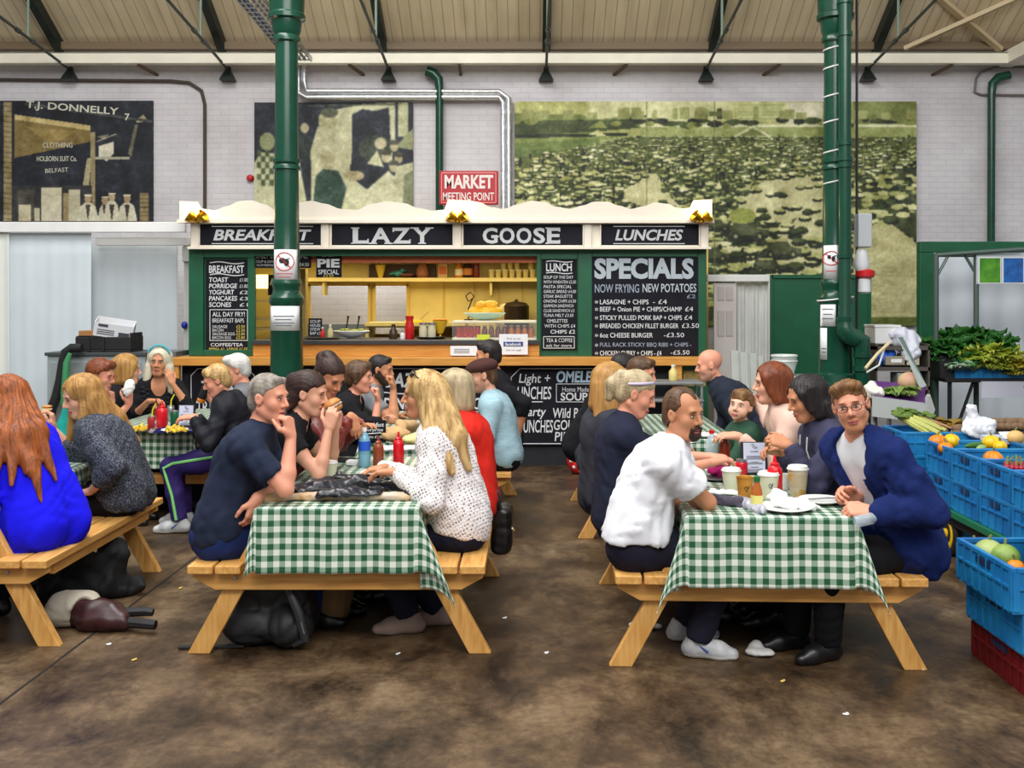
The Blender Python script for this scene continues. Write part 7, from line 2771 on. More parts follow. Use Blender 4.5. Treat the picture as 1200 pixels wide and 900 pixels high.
soft('napkin', 'folded white napkin beside water bottle nearest the dark haired woman', 'napkin', lambda f: f.box(onT(413, 545) + v3(0, 0, .015), (.035, .03, .015), None, .008), mat('napkin_white', (234, 234, 232), rough=.9), .006, .003, 60, 8)
b = MB()
b.bb(-.09, .09, -.06, .06, 0, .012)
o = b.build('tablet_case', m_black, None, None, None, .004)
o.location = tuple(onT(398, 540))
tag(o, 'flat black tablet case on the table before maroon jacket woman', 'tablet')
# burger held by the dark haired woman
bp_ = P(390, 477, 5.74)
t = thing('burger', 'burger in a pale bun held up by the dark haired woman', 'burger', bp_, 0)
RB = rotm('Y', -.5)
def bpart(nm, fn, m):
	f = Field()
	fn(f)
	f.disp(folds(3, .0015, 120))
	V, Q = f.mesh(.0055)
	quad_mesh(nm, V @ RB.T, Q, m, t)
m_bun = mat('bun_brown', (196, 132, 70), rough=.55, var=.15, scale=25)
bpart('bun_top', lambda f: (f.ell((0, 0, .012), (.055, .05, .036)), f.plane((0, 0, .01), (0, 0, -1))), m_bun)
bpart('bun_base', lambda f: (f.ell((0, 0, -.01), (.054, .05, .026)), f.plane((0, 0, -.01), (0, 0, 1))), m_bun)
bpart('filling', lambda f: f.ell((0, 0, 0), (.058, .054, .014)), mat('burger_filling', (226, 214, 190), rough=.6, rgb2=(126, 70, 40), scale=45))
sp_ = P(55, 478, 6.3)
t = thing('sandwich', 'piece of bread held up by the girl in grey marl jumper', 'sandwich', sp_)
for z, m in ((.012, m_bun), (-.012, mat('bread_crumb', (222, 196, 140), rough=.8))):
	f = Field()
	f.ell((0, 0, z * .7), (.034, .026, .010))
	V, Q = f.mesh(.006)
	quad_mesh('bread_half', V, Q, m, t)
soft('napkin', 'white napkin gripped in the hand of the woman in teal', 'napkin', lambda f: (f.ell(P(152, 452, 7.74), (.035, .03, .045)), f.ell(P(149, 459, 7.72), (.03, .02, .04), k=.02)), mat('napkin_white', (234, 234, 232), rough=.9), .008, .005, 60, 9)
t = thing('drinks_can', 'black and orange can tilted at the white haired drinker', 'can', P(238, 463, 8.14))
for nm, z0, z1, m in (('can_body', -.03, .07, m_black), ('can_base', -.06, -.03, mat('can_orange', (222, 130, 40), rough=.3))):
	b = MB()
	b.lathe([(.031, z0), (.033, z0 + .004), (.033, z1 - .004), (.029, z1)], (0, 0, 0), 14, rotm('Y', .35))
	b.build(nm, m, t, 40)
# front right table
pet_bottle('clear water bottle with red cap on the front right table', onT(834, 546), .215, .036, m_pet, m_kred)
b_ = squeeze('tall brown sauce bottle right of the clear water bottle', 849, 549, m_dkbr, .22, .034)
coffee_cup('cream paper cup with white lid nearest the man in white', 857, 574, .115, .05, m_cupw)
coffee_cup('small amber beer cup left of the juice bottle', 873, 588, .135, .042, mat('amber_print', (196, 138, 44), rough=.5, rgb2=(160, 100, 30), scale=14), lid=False, mark=mat('dark_swirl', (66, 40, 24)))
coffee_cup('cream paper cup with lid and bird mark before the red bottle', 900.5, 584, .135, .052, m_cupw, mark=m_ink)
coffee_cup('tall coffee cup with white lid near the slate hoodie woman', 935, 581, .155, .052, mat('cup_mottled', (196, 184, 156), rough=.5, rgb2=(196, 150, 60), scale=11, contrast=(.5, .6)), sleeve=mat('tan_sleeve', (184, 168, 136), rough=.6, rgb2=(200, 146, 50), scale=16, contrast=(.52, .6)))
t = thing('juice_bottle', 'amber juice bottle with yellow label and green cap', 'bottle', onT(887, 597))
b = MB()
b.lathe([(.025, 0), (.028, .005), (.028, .07), (.026, .085), (.014, .125), (.0125, .135)], (0, 0, 0), 18)
b.build('body', mat('apple_juice', (176, 96, 40), rough=.12), t, 40)
b = MB()
b.lathe([(.029, .015), (.029, .07)], (0, 0, 0), 18)
b.build('label_band', mat('label_lemon', (232, 222, 130), rough=.5), t, 40)
b = MB()
b.lathe([(.016, .134), (.016, .156), (1e-5, .157)], (0, 0, 0), 14)
b.build('cap', mat('cap_green', (24, 104, 58), rough=.4), t, 40)
squeeze('bright red ketchup bottle on the front right table by the menu', 908, 583, m_kred, .215, .038)
menu_holder('black menu holder with white menu sheet on front right table', onT(884.5, 556), .155, .185, .05)
t = thing('glass_jar', 'small red jar beside brown sauce on the front right table', 'jar', onT(869, 556))
b = MB()
b.lathe([(.03, 0), (.035, .01), (.035, .065), (.028, .075)], (0, 0, 0), 16)
b.build('jar_body', mat('red_relish', (196, 24, 40), rough=.25), t, 40)
b = MB()
b.lathe([(.031, .074), (.031, .088), (1e-5, .09)], (0, 0, 0), 16)
b.build('lid', m_steel, t, 40)
coffee_cup('small plain white cup between ketchup and the tall coffee cup', 919, 573, .085, .04, m_lidw, lid=False)
soft('purse', 'bright pink purse on dark tray beside the man in white', 'purse', lambda f: (f.ell(onT(841, 560) + v3(0, 0, .045), (.055, .04, .035)), f.ell(onT(846, 556) + v3(.0, 0, .07), (.03, .03, .015), k=.02)), mat('hot_pink', (226, 40, 140), rough=.5), .007, .006, 60, 10)
b = MB()
b.lathe([(.07, 0), (.09, .012), (.085, .016), (1e-5, .01)], onT(840, 562), 20)
tag(b.build('plate', mat('dark_plate', (70, 66, 70), rough=.4), None, 40), 'dark grey plate under the pink purse', 'plate')
m_plate = mat('white_china', (232, 232, 228), rough=.25)
def plate(label, px, py, r, z=CLZ, name='plate'):
	b = MB()
	b.lathe([(r * .55, 0), (r * .6, .004), (r * .78, .008), (r, .018), (r * .99, .021), (r * .76, .012), (1e-5, .009)], (0, 0, 0), 28)
	o = b.build(name, m_plate, None, 40)
	o.location = tuple(onT(px, py, z))
	return tag(o, label, 'plate')
plate('white oval plate with screwed up napkins at front of right table', 920, 598, .125)
plate('white plate with fork nearer the navy hoodie man', 962, 589, .11)
soft('napkin', 'screwed up white napkins on the plate at the table front', 'napkin', lambda f: (f.ell(onT(926, 597) + v3(0, 0, .03), (.085, .05, .022), rotm('Z', .2)), f.ell(onT(911, 592) + v3(0, 0, .04), (.045, .04, .03), k=.02), f.ell(onT(943, 598) + v3(0, 0, .02), (.07, .04, .012), k=.02)),
	mat('napkin_white', (234, 234, 232), rough=.9), .007, .008, 55, 11)
t = thing('fork', 'steel fork resting on the plate by the navy hoodie man', 'fork', onT(966, 590) + v3(0, 0, .022), .15)
b = MB()
b.tube([(-.09, 0, 0), (.02, 0, .004), (.05, 0, .002)], [.005, .004, .004], 8)
b.build('handle', m_steel, t, 40)
b = MB()
for q in (-.009, -.003, .003, .009):
	b.tube([(.05, q * .6, .002), (.065, q, .0), (.1, q, .006)], .0018, 6)
b.build('tines', m_steel, t, 40)
soft('napkin', 'white paper sheet lying flat beside the cream cup, front right', 'napkin', lambda f: f.box(onT(850, 579) + v3(0, 0, .008), (.085, .035, .007), rotm('Z', -.35), .005), mat('napkin_white', (234, 234, 232), rough=.9), .007, .005, 50, 12)
soft('folded_coat', 'folded charcoal cloth at left corner of the front right table', 'clothing', lambda f: (f.cone(onT(826, 588) + v3(0, 0, .015), onT(866, 593) + v3(0, 0, .012), .028, .03, k=.03), f.plane((0, 0, CLZ), (0, 0, -1))), mat('charcoal_cloth', (72, 66, 82), rough=.8, var=.3, scale=40), .007, .007, 60, 13)
soft('carrier_bag', 'clear crumpled carrier bag across the front right table edge', 'bag', lambda f: (f.cone(onT(866, 590) + v3(0, 0, .012), onT(893, 601) + v3(0, 0, .01), .025, .02, k=.03), f.plane((0, 0, CLZ), (0, 0, -1))), mat('grey_film', (196, 196, 206), rough=.2, rgb2=(150, 150, 160), scale=30), .007, .008, 60, 14)
bt_ = P(1014, 609, 4.68)
t = thing('water_bottle', 'small clear bottle lying in the lap of the hoodie man', 'bottle', bt_)
b = MB()
b.lathe([(.024, -.05), (.027, -.045), (.027, .03), (.015, .06), (.012, .085)], (0, 0, 0), 16, rotm('Y', 1.35))
b.build('body', m_pet, t, 40)
b = MB()
b.lathe([(.015, .084), (.015, .1), (1e-5, .1)], (0, 0, 0), 12, rotm('Y', 1.35))
b.build('cap', m_lidw, t, 40)
# back middle table
def pbag(f):
	f.ell(onT(459, 517) + v3(0, 0, .05), (.13, .09, .055))
	f.cone(onT(470, 514) + v3(0, 0, .08), onT(484, 510) + v3(0, 0, .06), .05, .04, k=.05)
	f.plane((0, 0, CLZ), (0, 0, -1))
soft('paper_bag', 'crumpled brown paper bag on the back middle table', 'bag', pbag, mat('kraft_paper', (192, 154, 106), rough=.8, var=.12, scale=14, bump=.3, bscale=40), .01, .010, 40, 15)
soft('chip_tray', 'pale yellow food wrapper beside the brown paper bag', 'wrapper', lambda f: (f.ell(onT(489, 520) + v3(0, 0, .03), (.1, .08, .035)), f.plane((0, 0, CLZ), (0, 0, -1))), mat('pale_yellow_paper', (222, 214, 140), rough=.7), .01, .008, 45, 16)
soft('napkin', 'white napkin spread beside yellow wrapper on back middle table', 'napkin', lambda f: f.box(onT(470, 527) + v3(0, 0, .01), (.12, .06, .01), rotm('Z', .2), .008), mat('napkin_white', (234, 234, 232), rough=.9), .009, .006, 45, 17)
# far left table
m_cola = mat('cola_can_red', (160, 40, 44), rough=.3, rgb2=(214, 206, 204), scale=14, contrast=(.5, .55))
def can(label, px, py, m, straw=None):
	t = thing('drinks_can', label, 'can', onT(px, py))
	b = MB()
	b.lathe([(.024, 0), (.032, .012), (.032, .108), (.027, .12)], (0, 0, 0), 16)
	b.build('can_body', m, t, 40)
	b = MB()
	b.lathe([(.028, .118), (.028, .124), (.024, .121), (1e-5, .12)], (0, 0, 0), 16)
	b.build('can_top', m_steel, t, 40)
	if straw:
		b = MB()
		b.tube([(0, 0, .1), (.005, 0, .17), (.03, 0, .215)], .005, 8)
		b.build('straw', mat('yellow_straw', (230, 220, 50), rough=.4), t, 40)
	return t
can('red and silver drinks can with yellow straw on far left table', 178, 507, m_cola, True)
can('dark green drinks can beside the menu holder on far left table', 204.5, 500, mat('can_green', (24, 92, 60), rough=.3))
can('silver drinks can with yellow straw behind green can', 200, 493, m_steel, True)
squeeze('red ketchup bottle on the far left table', 190, 502, m_kred, .21, .042)
squeeze('brown sauce bottle behind red ketchup on the far left table', 183, 497, m_dkbr, .2, .035)
menu_holder('black menu holder standing by the silver haired woman', onT(217.5, 500), .14, .17, -.05)
plate('white plate of chips at left of far left table', 166, 505, .11)
plate('plate of chips on blue tray before the boy in black', 205, 506, .1, CLZ + .016)
m_chip = mat('chip_yellow', (232, 196, 62), rough=.6, var=.15, scale=20)
def chips(label, px, py, z, seed):
	rg = random.Random(seed)
	b = MB()
	c = onT(px, py, z)
	for k in range(34):
		a, q = rg.random() * 6.28, rg.random() ** .6 * .07
		p = v3(q * math.cos(a), q * math.sin(a), .012 + .04 * rg.random() * (1 - q / .09))
		b.box(p, (.055, .011, .011), rotm('Z', rg.random() * 6) @ rotm('Y', rg.uniform(-.5, .5)))
	o = b.build('chips', m_chip)
	o.location = tuple(c)
	tag(o, label, 'chips', None, 'stuff')
chips('heap of yellow chips on plate at left of far table', 166, 505, CLZ + .012, 1)
chips('heap of yellow chips before the boy in black jacket', 205, 506, CLZ + .028, 2)
b = MB()
b.bb(-.17, .17, -.12, .12, 0, .006)
for x0, x1, y0, y1 in ((-.17, .17, -.12, -.112), (-.17, .17, .112, .12), (-.17, -.162, -.112, .112), (.162, .17, -.112, .112)):
	b.bb(x0, x1, y0, y1, .006, .016)
o = b.build('serving_tray', mat('tray_blue', (34, 34, 110), rough=.4))
o.location = tuple(onT(211, 505))
tag(o, 'dark blue tray under chips on the far left table', 'tray')
# back right table
plate('white plate on the back right table near the little boy', 826, 512, .1)
plate('white plate on back right table nearest the brown haired man', 800, 520, .1)
squeeze('brown sauce bottle on the back right table', 815, 508, m_dkbr, .19, .034)
# ---------------------------------------------------------------- left side: white screened bay and kit behind the far table
m_sheet = mat('white_polythene', (206, 216, 222), rough=.35, var=.04, scale=2, bump=.08, bscale=8)
YL = 10.9
t = thing('white_gazebo', 'white framed screen of plastic sheeting left of the stall', 'screen', (PX(110, YL), YL, 0))
o_ = np.array(t.location)
b = MB()
b.bb(PX(-140, YL), PX(219, YL), YL - .06, YL, PZ(272.5, YL), PZ(260.5, YL))
b.build('top_rail', m_white, t, None, o_, .006)
b = MB()
b.bb(PX(107, YL), PX(219, YL), YL + .1, YL + .16, PZ(287, YL), PZ(277, YL))
b.build('lower_rail', m_white, t, None, o_, .006)
def drape(b, x0, x1, Y, y0, amp, ph, z1=.02, top=None):
	n, m = 60, 10
	vs, fs = [], []
	for i in range(n + 1):
		u = i / n
		for j in range(m + 1):
			w = j / m
			x = PX(x0, Y) * (1 - u) + PX(x1, Y) * u
			yo = amp * (math.sin(u * 19 + ph) + .6 * math.sin(u * 43 + ph * 2)) * (.4 + .6 * w)
			vs.append((x, Y + yo, PZ(y0, Y) * (1 - w) + z1 * w))
	for i in range(n):
		for j in range(m):
			k = i * (m + 1) + j
			fs.append((k, k + m + 1, k + m + 2, k + 1))
	b.add(vs, fs)
b = MB()
drape(b, 9, 107, YL + .03, 273, .006, .3)
sh_ = b.build('plastic_sheet', m_sheet, t, 60, o_)
s = sh_.modifiers.new('thickness', 'SOLIDIFY')
s.thickness = .004
b = MB()
drape(b, 105, 208, YL + .25, 286, .005, 1.3)
sh_ = b.build('plastic_sheet', mat('grey_polythene', (188, 196, 200), rough=.35, var=.05, scale=2), t, 60, o_)
s = sh_.modifiers.new('thickness', 'SOLIDIFY')
s.thickness = .004
b = MB()
drape(b, -150, 10, YL - .02, 262, .03, 2.2)
sh_ = b.build('side_curtain', mat('cream_curtain', (222, 226, 220), rough=.5, var=.04, scale=2), t, 60, o_)
s = sh_.modifiers.new('thickness', 'SOLIDIFY')
s.thickness = .004
b = MB()
b.bb(PX(208, YL), PX(219, YL), YL + .2, YL + .26, 0, PZ(286, YL))
b.build('end_board', mat('grey_board', (186, 188, 184), rough=.6), t, None, o_)
b = MB()
b.bb(PX(207, YL), PX(219, YL), YL + .16, YL + .2, PZ(306, YL), PZ(288, YL))
b.build('switch_box', mat('pale_box', (200, 204, 196), rough=.5), t, None, o_, .01)
b = MB()
b.ell(P(216, 381, YL + .17), (.035, .03, .04), 12, 8)
b.build('blue_socket', mat('socket_blue', (20, 40, 150), rough=.4), t, 40, o_)
b = MB()
b.bb(PX(180, YL), PX(219, YL), YL - .35, YL + .1, PZ(418, YL - .3), PZ(412, YL - .3))
b.bb(PX(182, YL), PX(184, YL), YL - .33, YL - .29, 0, PZ(417, YL - .3))
b.bb(PX(215, YL), PX(217, YL), YL - .33, YL - .29, 0, PZ(417, YL - .3))
o = b.build('metal_counter', mat('dull_steel', (120, 128, 134), rough=.4, metal=.5), None, None, o_)
o.location = tuple(o_)
tag(o, 'narrow grey metal counter between the screen and the stall', 'counter')
# cabinet, black tub, carton, hose
YK = 10.1
t = thing('catering_cabinet', 'pale grey metal cabinet behind the far left table', 'cabinet', (PX(110, YK), YK + .3, 0))
o_ = np.array(t.location)
b = MB()
b.bb(PX(55, YK), PX(170, YK), YK, YK + .55, .05, PZ(417, YK))
b.build('carcass', mat('cabinet_grey', (150, 160, 160), rough=.5, var=.08, scale=6), t, None, o_, .01)
b = MB()
b.bb(PX(53, YK), PX(172, YK), YK - .02, YK + .57, PZ(417, YK), PZ(413, YK))
b.build('worktop', mat('cabinet_dark_top', (66, 70, 72), rough=.5), t, None, o_, .005)
for x0, x1 in ((60, 112), (116, 166)):
	b = MB()
	b.bb(PX(x0, YK), PX(x1, YK), YK - .012, YK, .1, PZ(424, YK))
	d_ = b.build('door', mat('cabinet_door', (142, 152, 152), rough=.5), t, None, o_, .004)
	b = MB()
	b.bb(PX(x1 - 7, YK), PX(x1 - 4, YK), YK - .03, YK - .012, PZ(470, YK), PZ(440, YK))
	b.build('handle', m_black, d_, None, o_)
zt = PZ(413, YK) + .001
t = thing('black_tub', 'long black plastic tub on grey cabinet under the white carton', 'tub', (PX(118, YK), YK + .22, zt))
b = MB()
for x0, x1, y0, y1, z0, z1 in ((-.275, .275, -.17, .17, 0, .02), (-.275, .275, -.17, -.15, .02, .15), (-.275, .275, .15, .17, .02, .15), (-.275, -.255, -.15, .15, .02, .16), (.255, .275, -.15, .15, .02, .19)):
	b.bb(x0, x1, y0, y1, z0, z1)
b.build('tub_body', m_black, t, bevel=.008)
b = MB()
b.bb(.0, .02, -.185, -.17, .01, .15)
b.build('rib', m_black, t)
b = MB()
b.bb(-.14, -.12, -.185, -.17, .01, .15)
b.build('rib', m_black, t)
t = thing('carton', 'white printed fruit carton tilted on top of the black tub', 'box', (PX(124, YK), YK + .2, zt + .165), .3)
R = rotm('Y', .16) @ rotm('X', .2)
b = MB()
for c, d in (((0, 0, .005), (.36, .26, .01)), ((0, -.13, .07), (.36, .008, .14)), ((0, .13, .07), (.36, .008, .14)), ((-.18, 0, .07), (.008, .26, .14)), ((.18, 0, .07), (.008, .26, .14))):
	b.box(R @ v3(*c), d, R)
b.build('carton_body', mat('carton_white', (222, 224, 228), rough=.7), t)
b = MB()
b.box(R @ v3(-.1, -.136, .115), (.09, .004, .025), R)
b.box(R @ v3(.1, -.136, .04), (.1, .004, .05), R)
for q in range(3):
	b.box(R @ v3(-.07, -.136, .03 + q * .02), (.16, .004, .007), R)
b.build('carton_print', mat('carton_ink', (70, 72, 84), rough=.8), t)
b = MB()
b.bb(-.12, .12, -.1, .1, 0, .05)
o = b.build('cardboard_wedge', mat('cardboard', (162, 112, 66), rough=.85), None, bevel=.004)
o.location = (PX(103, YK), YK + .16, zt + .16)
tag(o, 'brown cardboard box end under the white carton', 'box')
b = MB()
pts = [P(x, y, YK - .12) for x, y in ((96, 408), (84, 408), (77, 413), (74, 425), (71, 445), (66, 465), (60, 480))] + [v3(PX(56, YK - .1), YK - .12, .3), v3(PX(52, YK - .1), YK - .12, .03)]
b.tube(pts, .047, 12)
tag(b.build('hose', m_black, None, 40), 'thick black ribbed hose hanging down from grey cabinet', 'hose')
b = MB()
b.tube([P(x, y, YK - .2) for x, y in ((82, 414), (78, 425), (77, 445), (75, 460), (74, 475))], [.02, .03, .035, .03, .02], 8)
tag(b.build('green_strap', mat('strap_green', (60, 140, 90), rough=.6), None, 40), 'hanging green strap beside the black hose', 'strap')
# ---------------------------------------------------------------- right of the stall
YH = 11.4
t = thing('green_hoarding', 'flat dark green hoarding panel behind the right column', 'panel', (PX(960, YH), YH, 0))
o_ = np.array(t.location)
b = MB()
b.bb(PX(904, YH), PX(1019, YH), YH, YH + .05, 0, PZ(324, YH))
b.build('panel', m_sgreen, t, None, o_)
b = MB()
for x in (904, 1019):
	b.bb(PX(x - 1.5, YH), PX(x + 1.5, YH), YH - .02, YH + .07, 0, PZ(322, YH))
b.bb(PX(904, YH), PX(1019, YH), YH - .02, YH + .07, PZ(326, YH), PZ(322, YH))
b.build('edge_post', m_sgreen, t, None, o_)
YV = 11.5
t = thing('curtained_booth', 'white booth with panelled door and pale curtains beside the stall', 'booth', (PX(868, YV), YV, 0))
o_ = np.array(t.location)
b = MB()
b.bb(PX(828, YV), PX(903, YV), YV - .08, YV, PZ(330, YV), PZ(322, YV))
b.bb(PX(899, YV), PX(903, YV), YV - .08, YV, 0, PZ(330, YV))
b.build('frame', m_white, t, None, o_, .005)
b = MB()
b.bb(PX(836, YV), PX(862, YV), YV - .04, YV, .02, PZ(332, YV))
dr = b.build('door', mat('door_offwhite', (216, 208, 206), rough=.5), t, None, o_)
b = MB()
for x0, x1 in ((840, 848), (850, 858)):
	for y0, y1 in ((336, 352), (364, 394)):
		b.bb(PX(x0, YV), PX(x1, YV), YV - .052, YV - .04, PZ(y1, YV), PZ(y0, YV))
b.build('door_mould', mat('door_mould', (196, 188, 186), rough=.5), dr, None, o_, .01)
b = MB()
drape(b, 862, 901, YV + .04, 330, .03, .7)
sh_ = b.build('curtain', mat('pale_curtain', (216, 218, 214), rough=.8, var=.03, scale=3), t, 60, o_)
s = sh_.modifiers.new('thickness', 'SOLIDIFY')
s.thickness = .004
m_board = mat('offcut_grey', (168, 172, 166), rough=.7, var=.06, scale=5)
for k, (x, w, y) in enumerate(((862, 9, 412), (873, 9, 414), (884, 8, 415), (893, 6, 418))):
	Y = 10.6 - .06 * k
	b = MB()
	b.beam((PX(x - 4, Y), Y - .35, 0), (PX(x + 2, Y), Y + .15, PZ(y, Y)), w / F * Y, .03, (0, 1, 0))
	tag(b.build('leaning_board', m_board, None, bevel=.004), 'pale board leaning beside the white booth, %s from the left' % ('first', 'second', 'third', 'fourth')[k], 'board', 'boards leaning by the booth')
t = thing('plastic_tub', 'clear stacked plastic tubs left of the right column', 'tub', P(919, 440, 9.3))
t.scale = (.72, .72, .9)
for z in (0, .05):
	b = MB()
	b.lathe([(.12, z), (.16, z + .12), (.17, z + .125), (.165, z + .14), (.15, z + .13), (.11, z + .01)], (0, 0, .02), 20)
	b.build('tub', mat('tub_clear', (200, 206, 200), rough=.25), t, 40)
b = MB()
b.bb(-.2, .3, -.2, .2, -.05, .0)
b.bb(-.18, -.14, -.18, -.14, -float(P(919, 440, 9.3)[2]), -.05)
b.bb(.24, .28, -.18, -.14, -float(P(919, 440, 9.3)[2]), -.05)
b.bb(-.18, -.14, .14, .18, -float(P(919, 440, 9.3)[2]), -.05)
b.bb(.24, .28, .14, .18, -float(P(919, 440, 9.3)[2]), -.05)
o = b.build('side_table', mat('trestle_grey', (150, 156, 150), rough=.6), None)
o.location = tuple(P(919, 440, 9.3))
tag(o, 'small grey trestle holding clear tubs beside the right column', 'table')
# far right vegetable stall
YG = 10.6
t = thing('greengrocer_booth', 'green framed greengrocer booth with white back cloth at far right', 'market booth', (PX(1150, YG), YG, 0))
o_ = np.array(t.location)
b = MB()
b.bb(PX(1078, YG), PX(1280, YG), YG, YG + .1, PZ(296, YG), PZ(283, YG))
b.bb(PX(1078, YG), PX(1095, YG), YG, YG + .1, 0, PZ(296, YG))
b.build('green_frame', m_sgreen, t, None, o_, .008)
b = MB()
YQ = YG + 1.0
drape(b, 1085, 1290, YQ, 283, .04, .4)
sh_ = b.build('back_cloth', mat('booth_cloth', (206, 214, 222), rough=.8, var=.03, scale=2), t, 60, o_)
s = sh_.modifiers.new('thickness', 'SOLIDIFY')
s.thickness = .004
YP = YG - .5
t = thing('canopy_frame', 'grey tubular folding canopy frame before the greengrocer cloth', 'frame', (PX(1120, YP), YP, 0))
o_ = np.array(t.location)
m_tubeg = mat('tube_grey_green', (88, 104, 98), rough=.4, metal=.3)
for x0 in (1097, 1144):
	b = MB()
	b.tube([(PX(x0, YP), YP, 0), (PX(x0, YP), YP, PZ(299, YP))], .026, 10)
	b.build('pole', m_tubeg, t, 40, o_)
b = MB()
b.tube([P(1097, 299, YP), P(1200, 292, YP - .1)], .022, 10)
b.tube([P(1144, 299, YP), P(1096, 299, YP + .5)], .02, 10)
b.build('top_bar', m_tubeg, t, 40, o_)
for a, c in (((1099, 322), (1112, 298)), ((1142, 318), (1130, 298))):
	b = MB()
	b.tube([P(*a, YP), P(*c, YP)], .015, 8)
	b.build('brace', m_tubeg, t, 40, o_)
for x0, x1, m, lab in ((1148, 1172, mat('lime_print', (96, 168, 40), rough=.5, rgb2=(40, 110, 20), scale=9), 'square green leaf poster on the greengrocer back cloth'),
					(1176, 1199, mat('blue_print', (30, 110, 190), rough=.5, rgb2=(20, 70, 140), scale=14), 'square blue water poster beside green poster at far right')):
	Yq = YP - .05
	t = thing('poster', lab, 'poster', (PX((x0 + x1) / 2, Yq), Yq, PZ(332, Yq)))
	o_ = np.array(t.location)
	b = MB()
	b.bb(PX(x0 - 1.5, Yq), PX(x1 + 1.5, Yq), Yq, Yq + .01, PZ(332.5, Yq), PZ(301, Yq))
	b.build('backing', m_paper, t, None, o_)
	b = MB()
	b.bb(PX(x0, Yq), PX(x1, Yq), Yq - .004, Yq, PZ(331, Yq), PZ(302.5, Yq))
	b.build('picture', m, t, None, o_)
b = MB()
Yq = YP - .04
b.bb(PX(1145, Yq), PX(1260, Yq), Yq + .012, Yq + .018, PZ(333, Yq), PZ(296, Yq))
tag(b.build('banner_board', m_sheet), 'white board carrying the two square posters at far right', 'board')
m_crate = mat('crate_blue', (18, 96, 164), rough=.42, rgb2=(36, 146, 206), scale=4)
m_cratel = mat('crate_light_blue', (38, 150, 200), rough=.42, var=.1, scale=8)
m_slotshade = mat('crate_slot_shade', (12, 44, 84), rough=.7)  # dark blue of solid blocks, painted shade of the crate hand holes
def crate_proto(name, label, m, L=.58, W=.38, H=.2, grp='blue plastic produce crates'):
	t = thing(name, label, 'crate', (0, 0, 0), 0, grp)
	b = MB()
	b.bb(-L / 2, L / 2, -W / 2, W / 2, 0, .012)
	e = .012
	for sg in (-1, 1):
		b.bb(-L / 2 + .012, L / 2 - .012, sg * (W / 2 - .008) - .006, sg * (W / 2 - .008) + .006, .012, H - .01)
		b.bb(sg * (L / 2 - .008) - .006, sg * (L / 2 - .008) + .006, -W / 2 + .012, W / 2 - .012, .012, H - .01)
	b.build('basket', m, t)
	b = MB()
	for sg in (-1, 1):
		b.bb(-L / 2, L / 2, sg * (W / 2 - .008) - .012, sg * (W / 2 - .008) + .012, H - .022, H)
		b.bb(sg * (L / 2 - .008) - .012, sg * (L / 2 - .008) + .012, -W / 2 + .02, W / 2 - .02, H - .022, H)
	b.build('rim', m, t, bevel=.003)
	b = MB()
	n = 7
	for sg in (-1, 1):
		for i in range(n + 1):
			x = -L / 2 + .016 + (L - .032) * i / n
			w = .028 if i in (0, n) else .012
			b.bb(x - w / 2, x + w / 2, sg * (W / 2 - .002) - .008, sg * (W / 2 - .002) + .008, .012, H - .022)
		for i in range(5):
			y = -W / 2 + .016 + (W - .032) * i / 4
			w = .028 if i in (0, 4) else .012
			b.bb(sg * (L / 2 - .002) - .008, sg * (L / 2 - .002) + .008, y - w / 2, y + w / 2, .012, H - .022)
		b.bb(-L / 2 + .02, L / 2 - .02, sg * (W / 2) - .007, sg * W / 2 + .007, H * .52, H * .52 + .012)
		b.bb(sg * L / 2 - .007, sg * L / 2 + .007, -W / 2 + .02, W / 2 - .02, H * .52, H * .52 + .012)
	b.build('ribs', m, t)
	for sg in (-1, 1):
		b = MB()
		b.bb(-.07, .07, sg * (W / 2 + .0005) - .005, sg * (W / 2 + .0005) + .005, H - .062, H - .03)
		b.build('hand_slot_shade', m_slotshade, t)
		b = MB()
		b.bb(sg * (L / 2 + .0005) - .005, sg * (L / 2 + .0005) + .005, -.06, .06, H - .062, H - .03)
		b.build('hand_slot_shade', m_slotshade, t)
	return t
# cart with crates: the crates' short sides face -X, the row runs along Y
CXL = 2.80
CH, CW_, CLn = .2, .43, .58
deck = .345
t = thing('produce_cart', 'green flat cart with yellow wheels under the blue crates', 'cart', (CXL + .6, 6.2, 0))
o_ = np.array(t.location)
b = MB()
b.bb(CXL - .02, CXL + 1.25, 4.9, 7.35, deck - .05, deck - .004)
b.build('deck', mat('cart_green', (24, 110, 76), rough=.5), t, None, o_, .006)
b = MB()
b.bb(CXL + .02, CXL + .08, 4.95, 7.3, deck - .12, deck - .05)
b.bb(CXL + 1.1, CXL + 1.16, 4.95, 7.3, deck - .12, deck - .05)
b.build('chassis_rail', m_black, t, None, o_)
for x, y in ((CXL + .06, 6.95), (CXL + 1.15, 6.95), (CXL + .3, 5.2), (CXL + 1.0, 5.2)):
	b = MB()
	Rw = rotm('Y', -PI / 2)
	b.lathe([(.09, -.03), (.135, -.03), (.15, -.015), (.15, .015), (.135, .03), (.09, .03)], (x, y, .15), 28, Rw)
	w_ = b.build('wheel', m_black, t, 40, o_)
	b = MB()
	b.lathe([(.02, .045), (.03, .04), (.035, .02), (.085, .034), (.104, .04), (.114, .034), (.112, -.028), (.03, -.028)], (x, y, .15), 28, Rw)
	for k in range(5):
		a = k * 2 * PI / 5
		b.beam(v3(x - .022, y + .03 * math.cos(a), .15 + .03 * math.sin(a)), v3(x - .022, y + .1 * math.cos(a), .15 + .1 * math.sin(a)), .02, .014, (1, 0, 0))
	b.build('wheel_hub', mat('wheel_yellow', (226, 186, 20), rough=.4), w_, 40, o_)
cr0 = None
rows = ('nearest', 'second', 'third', 'fourth', 'farthest')
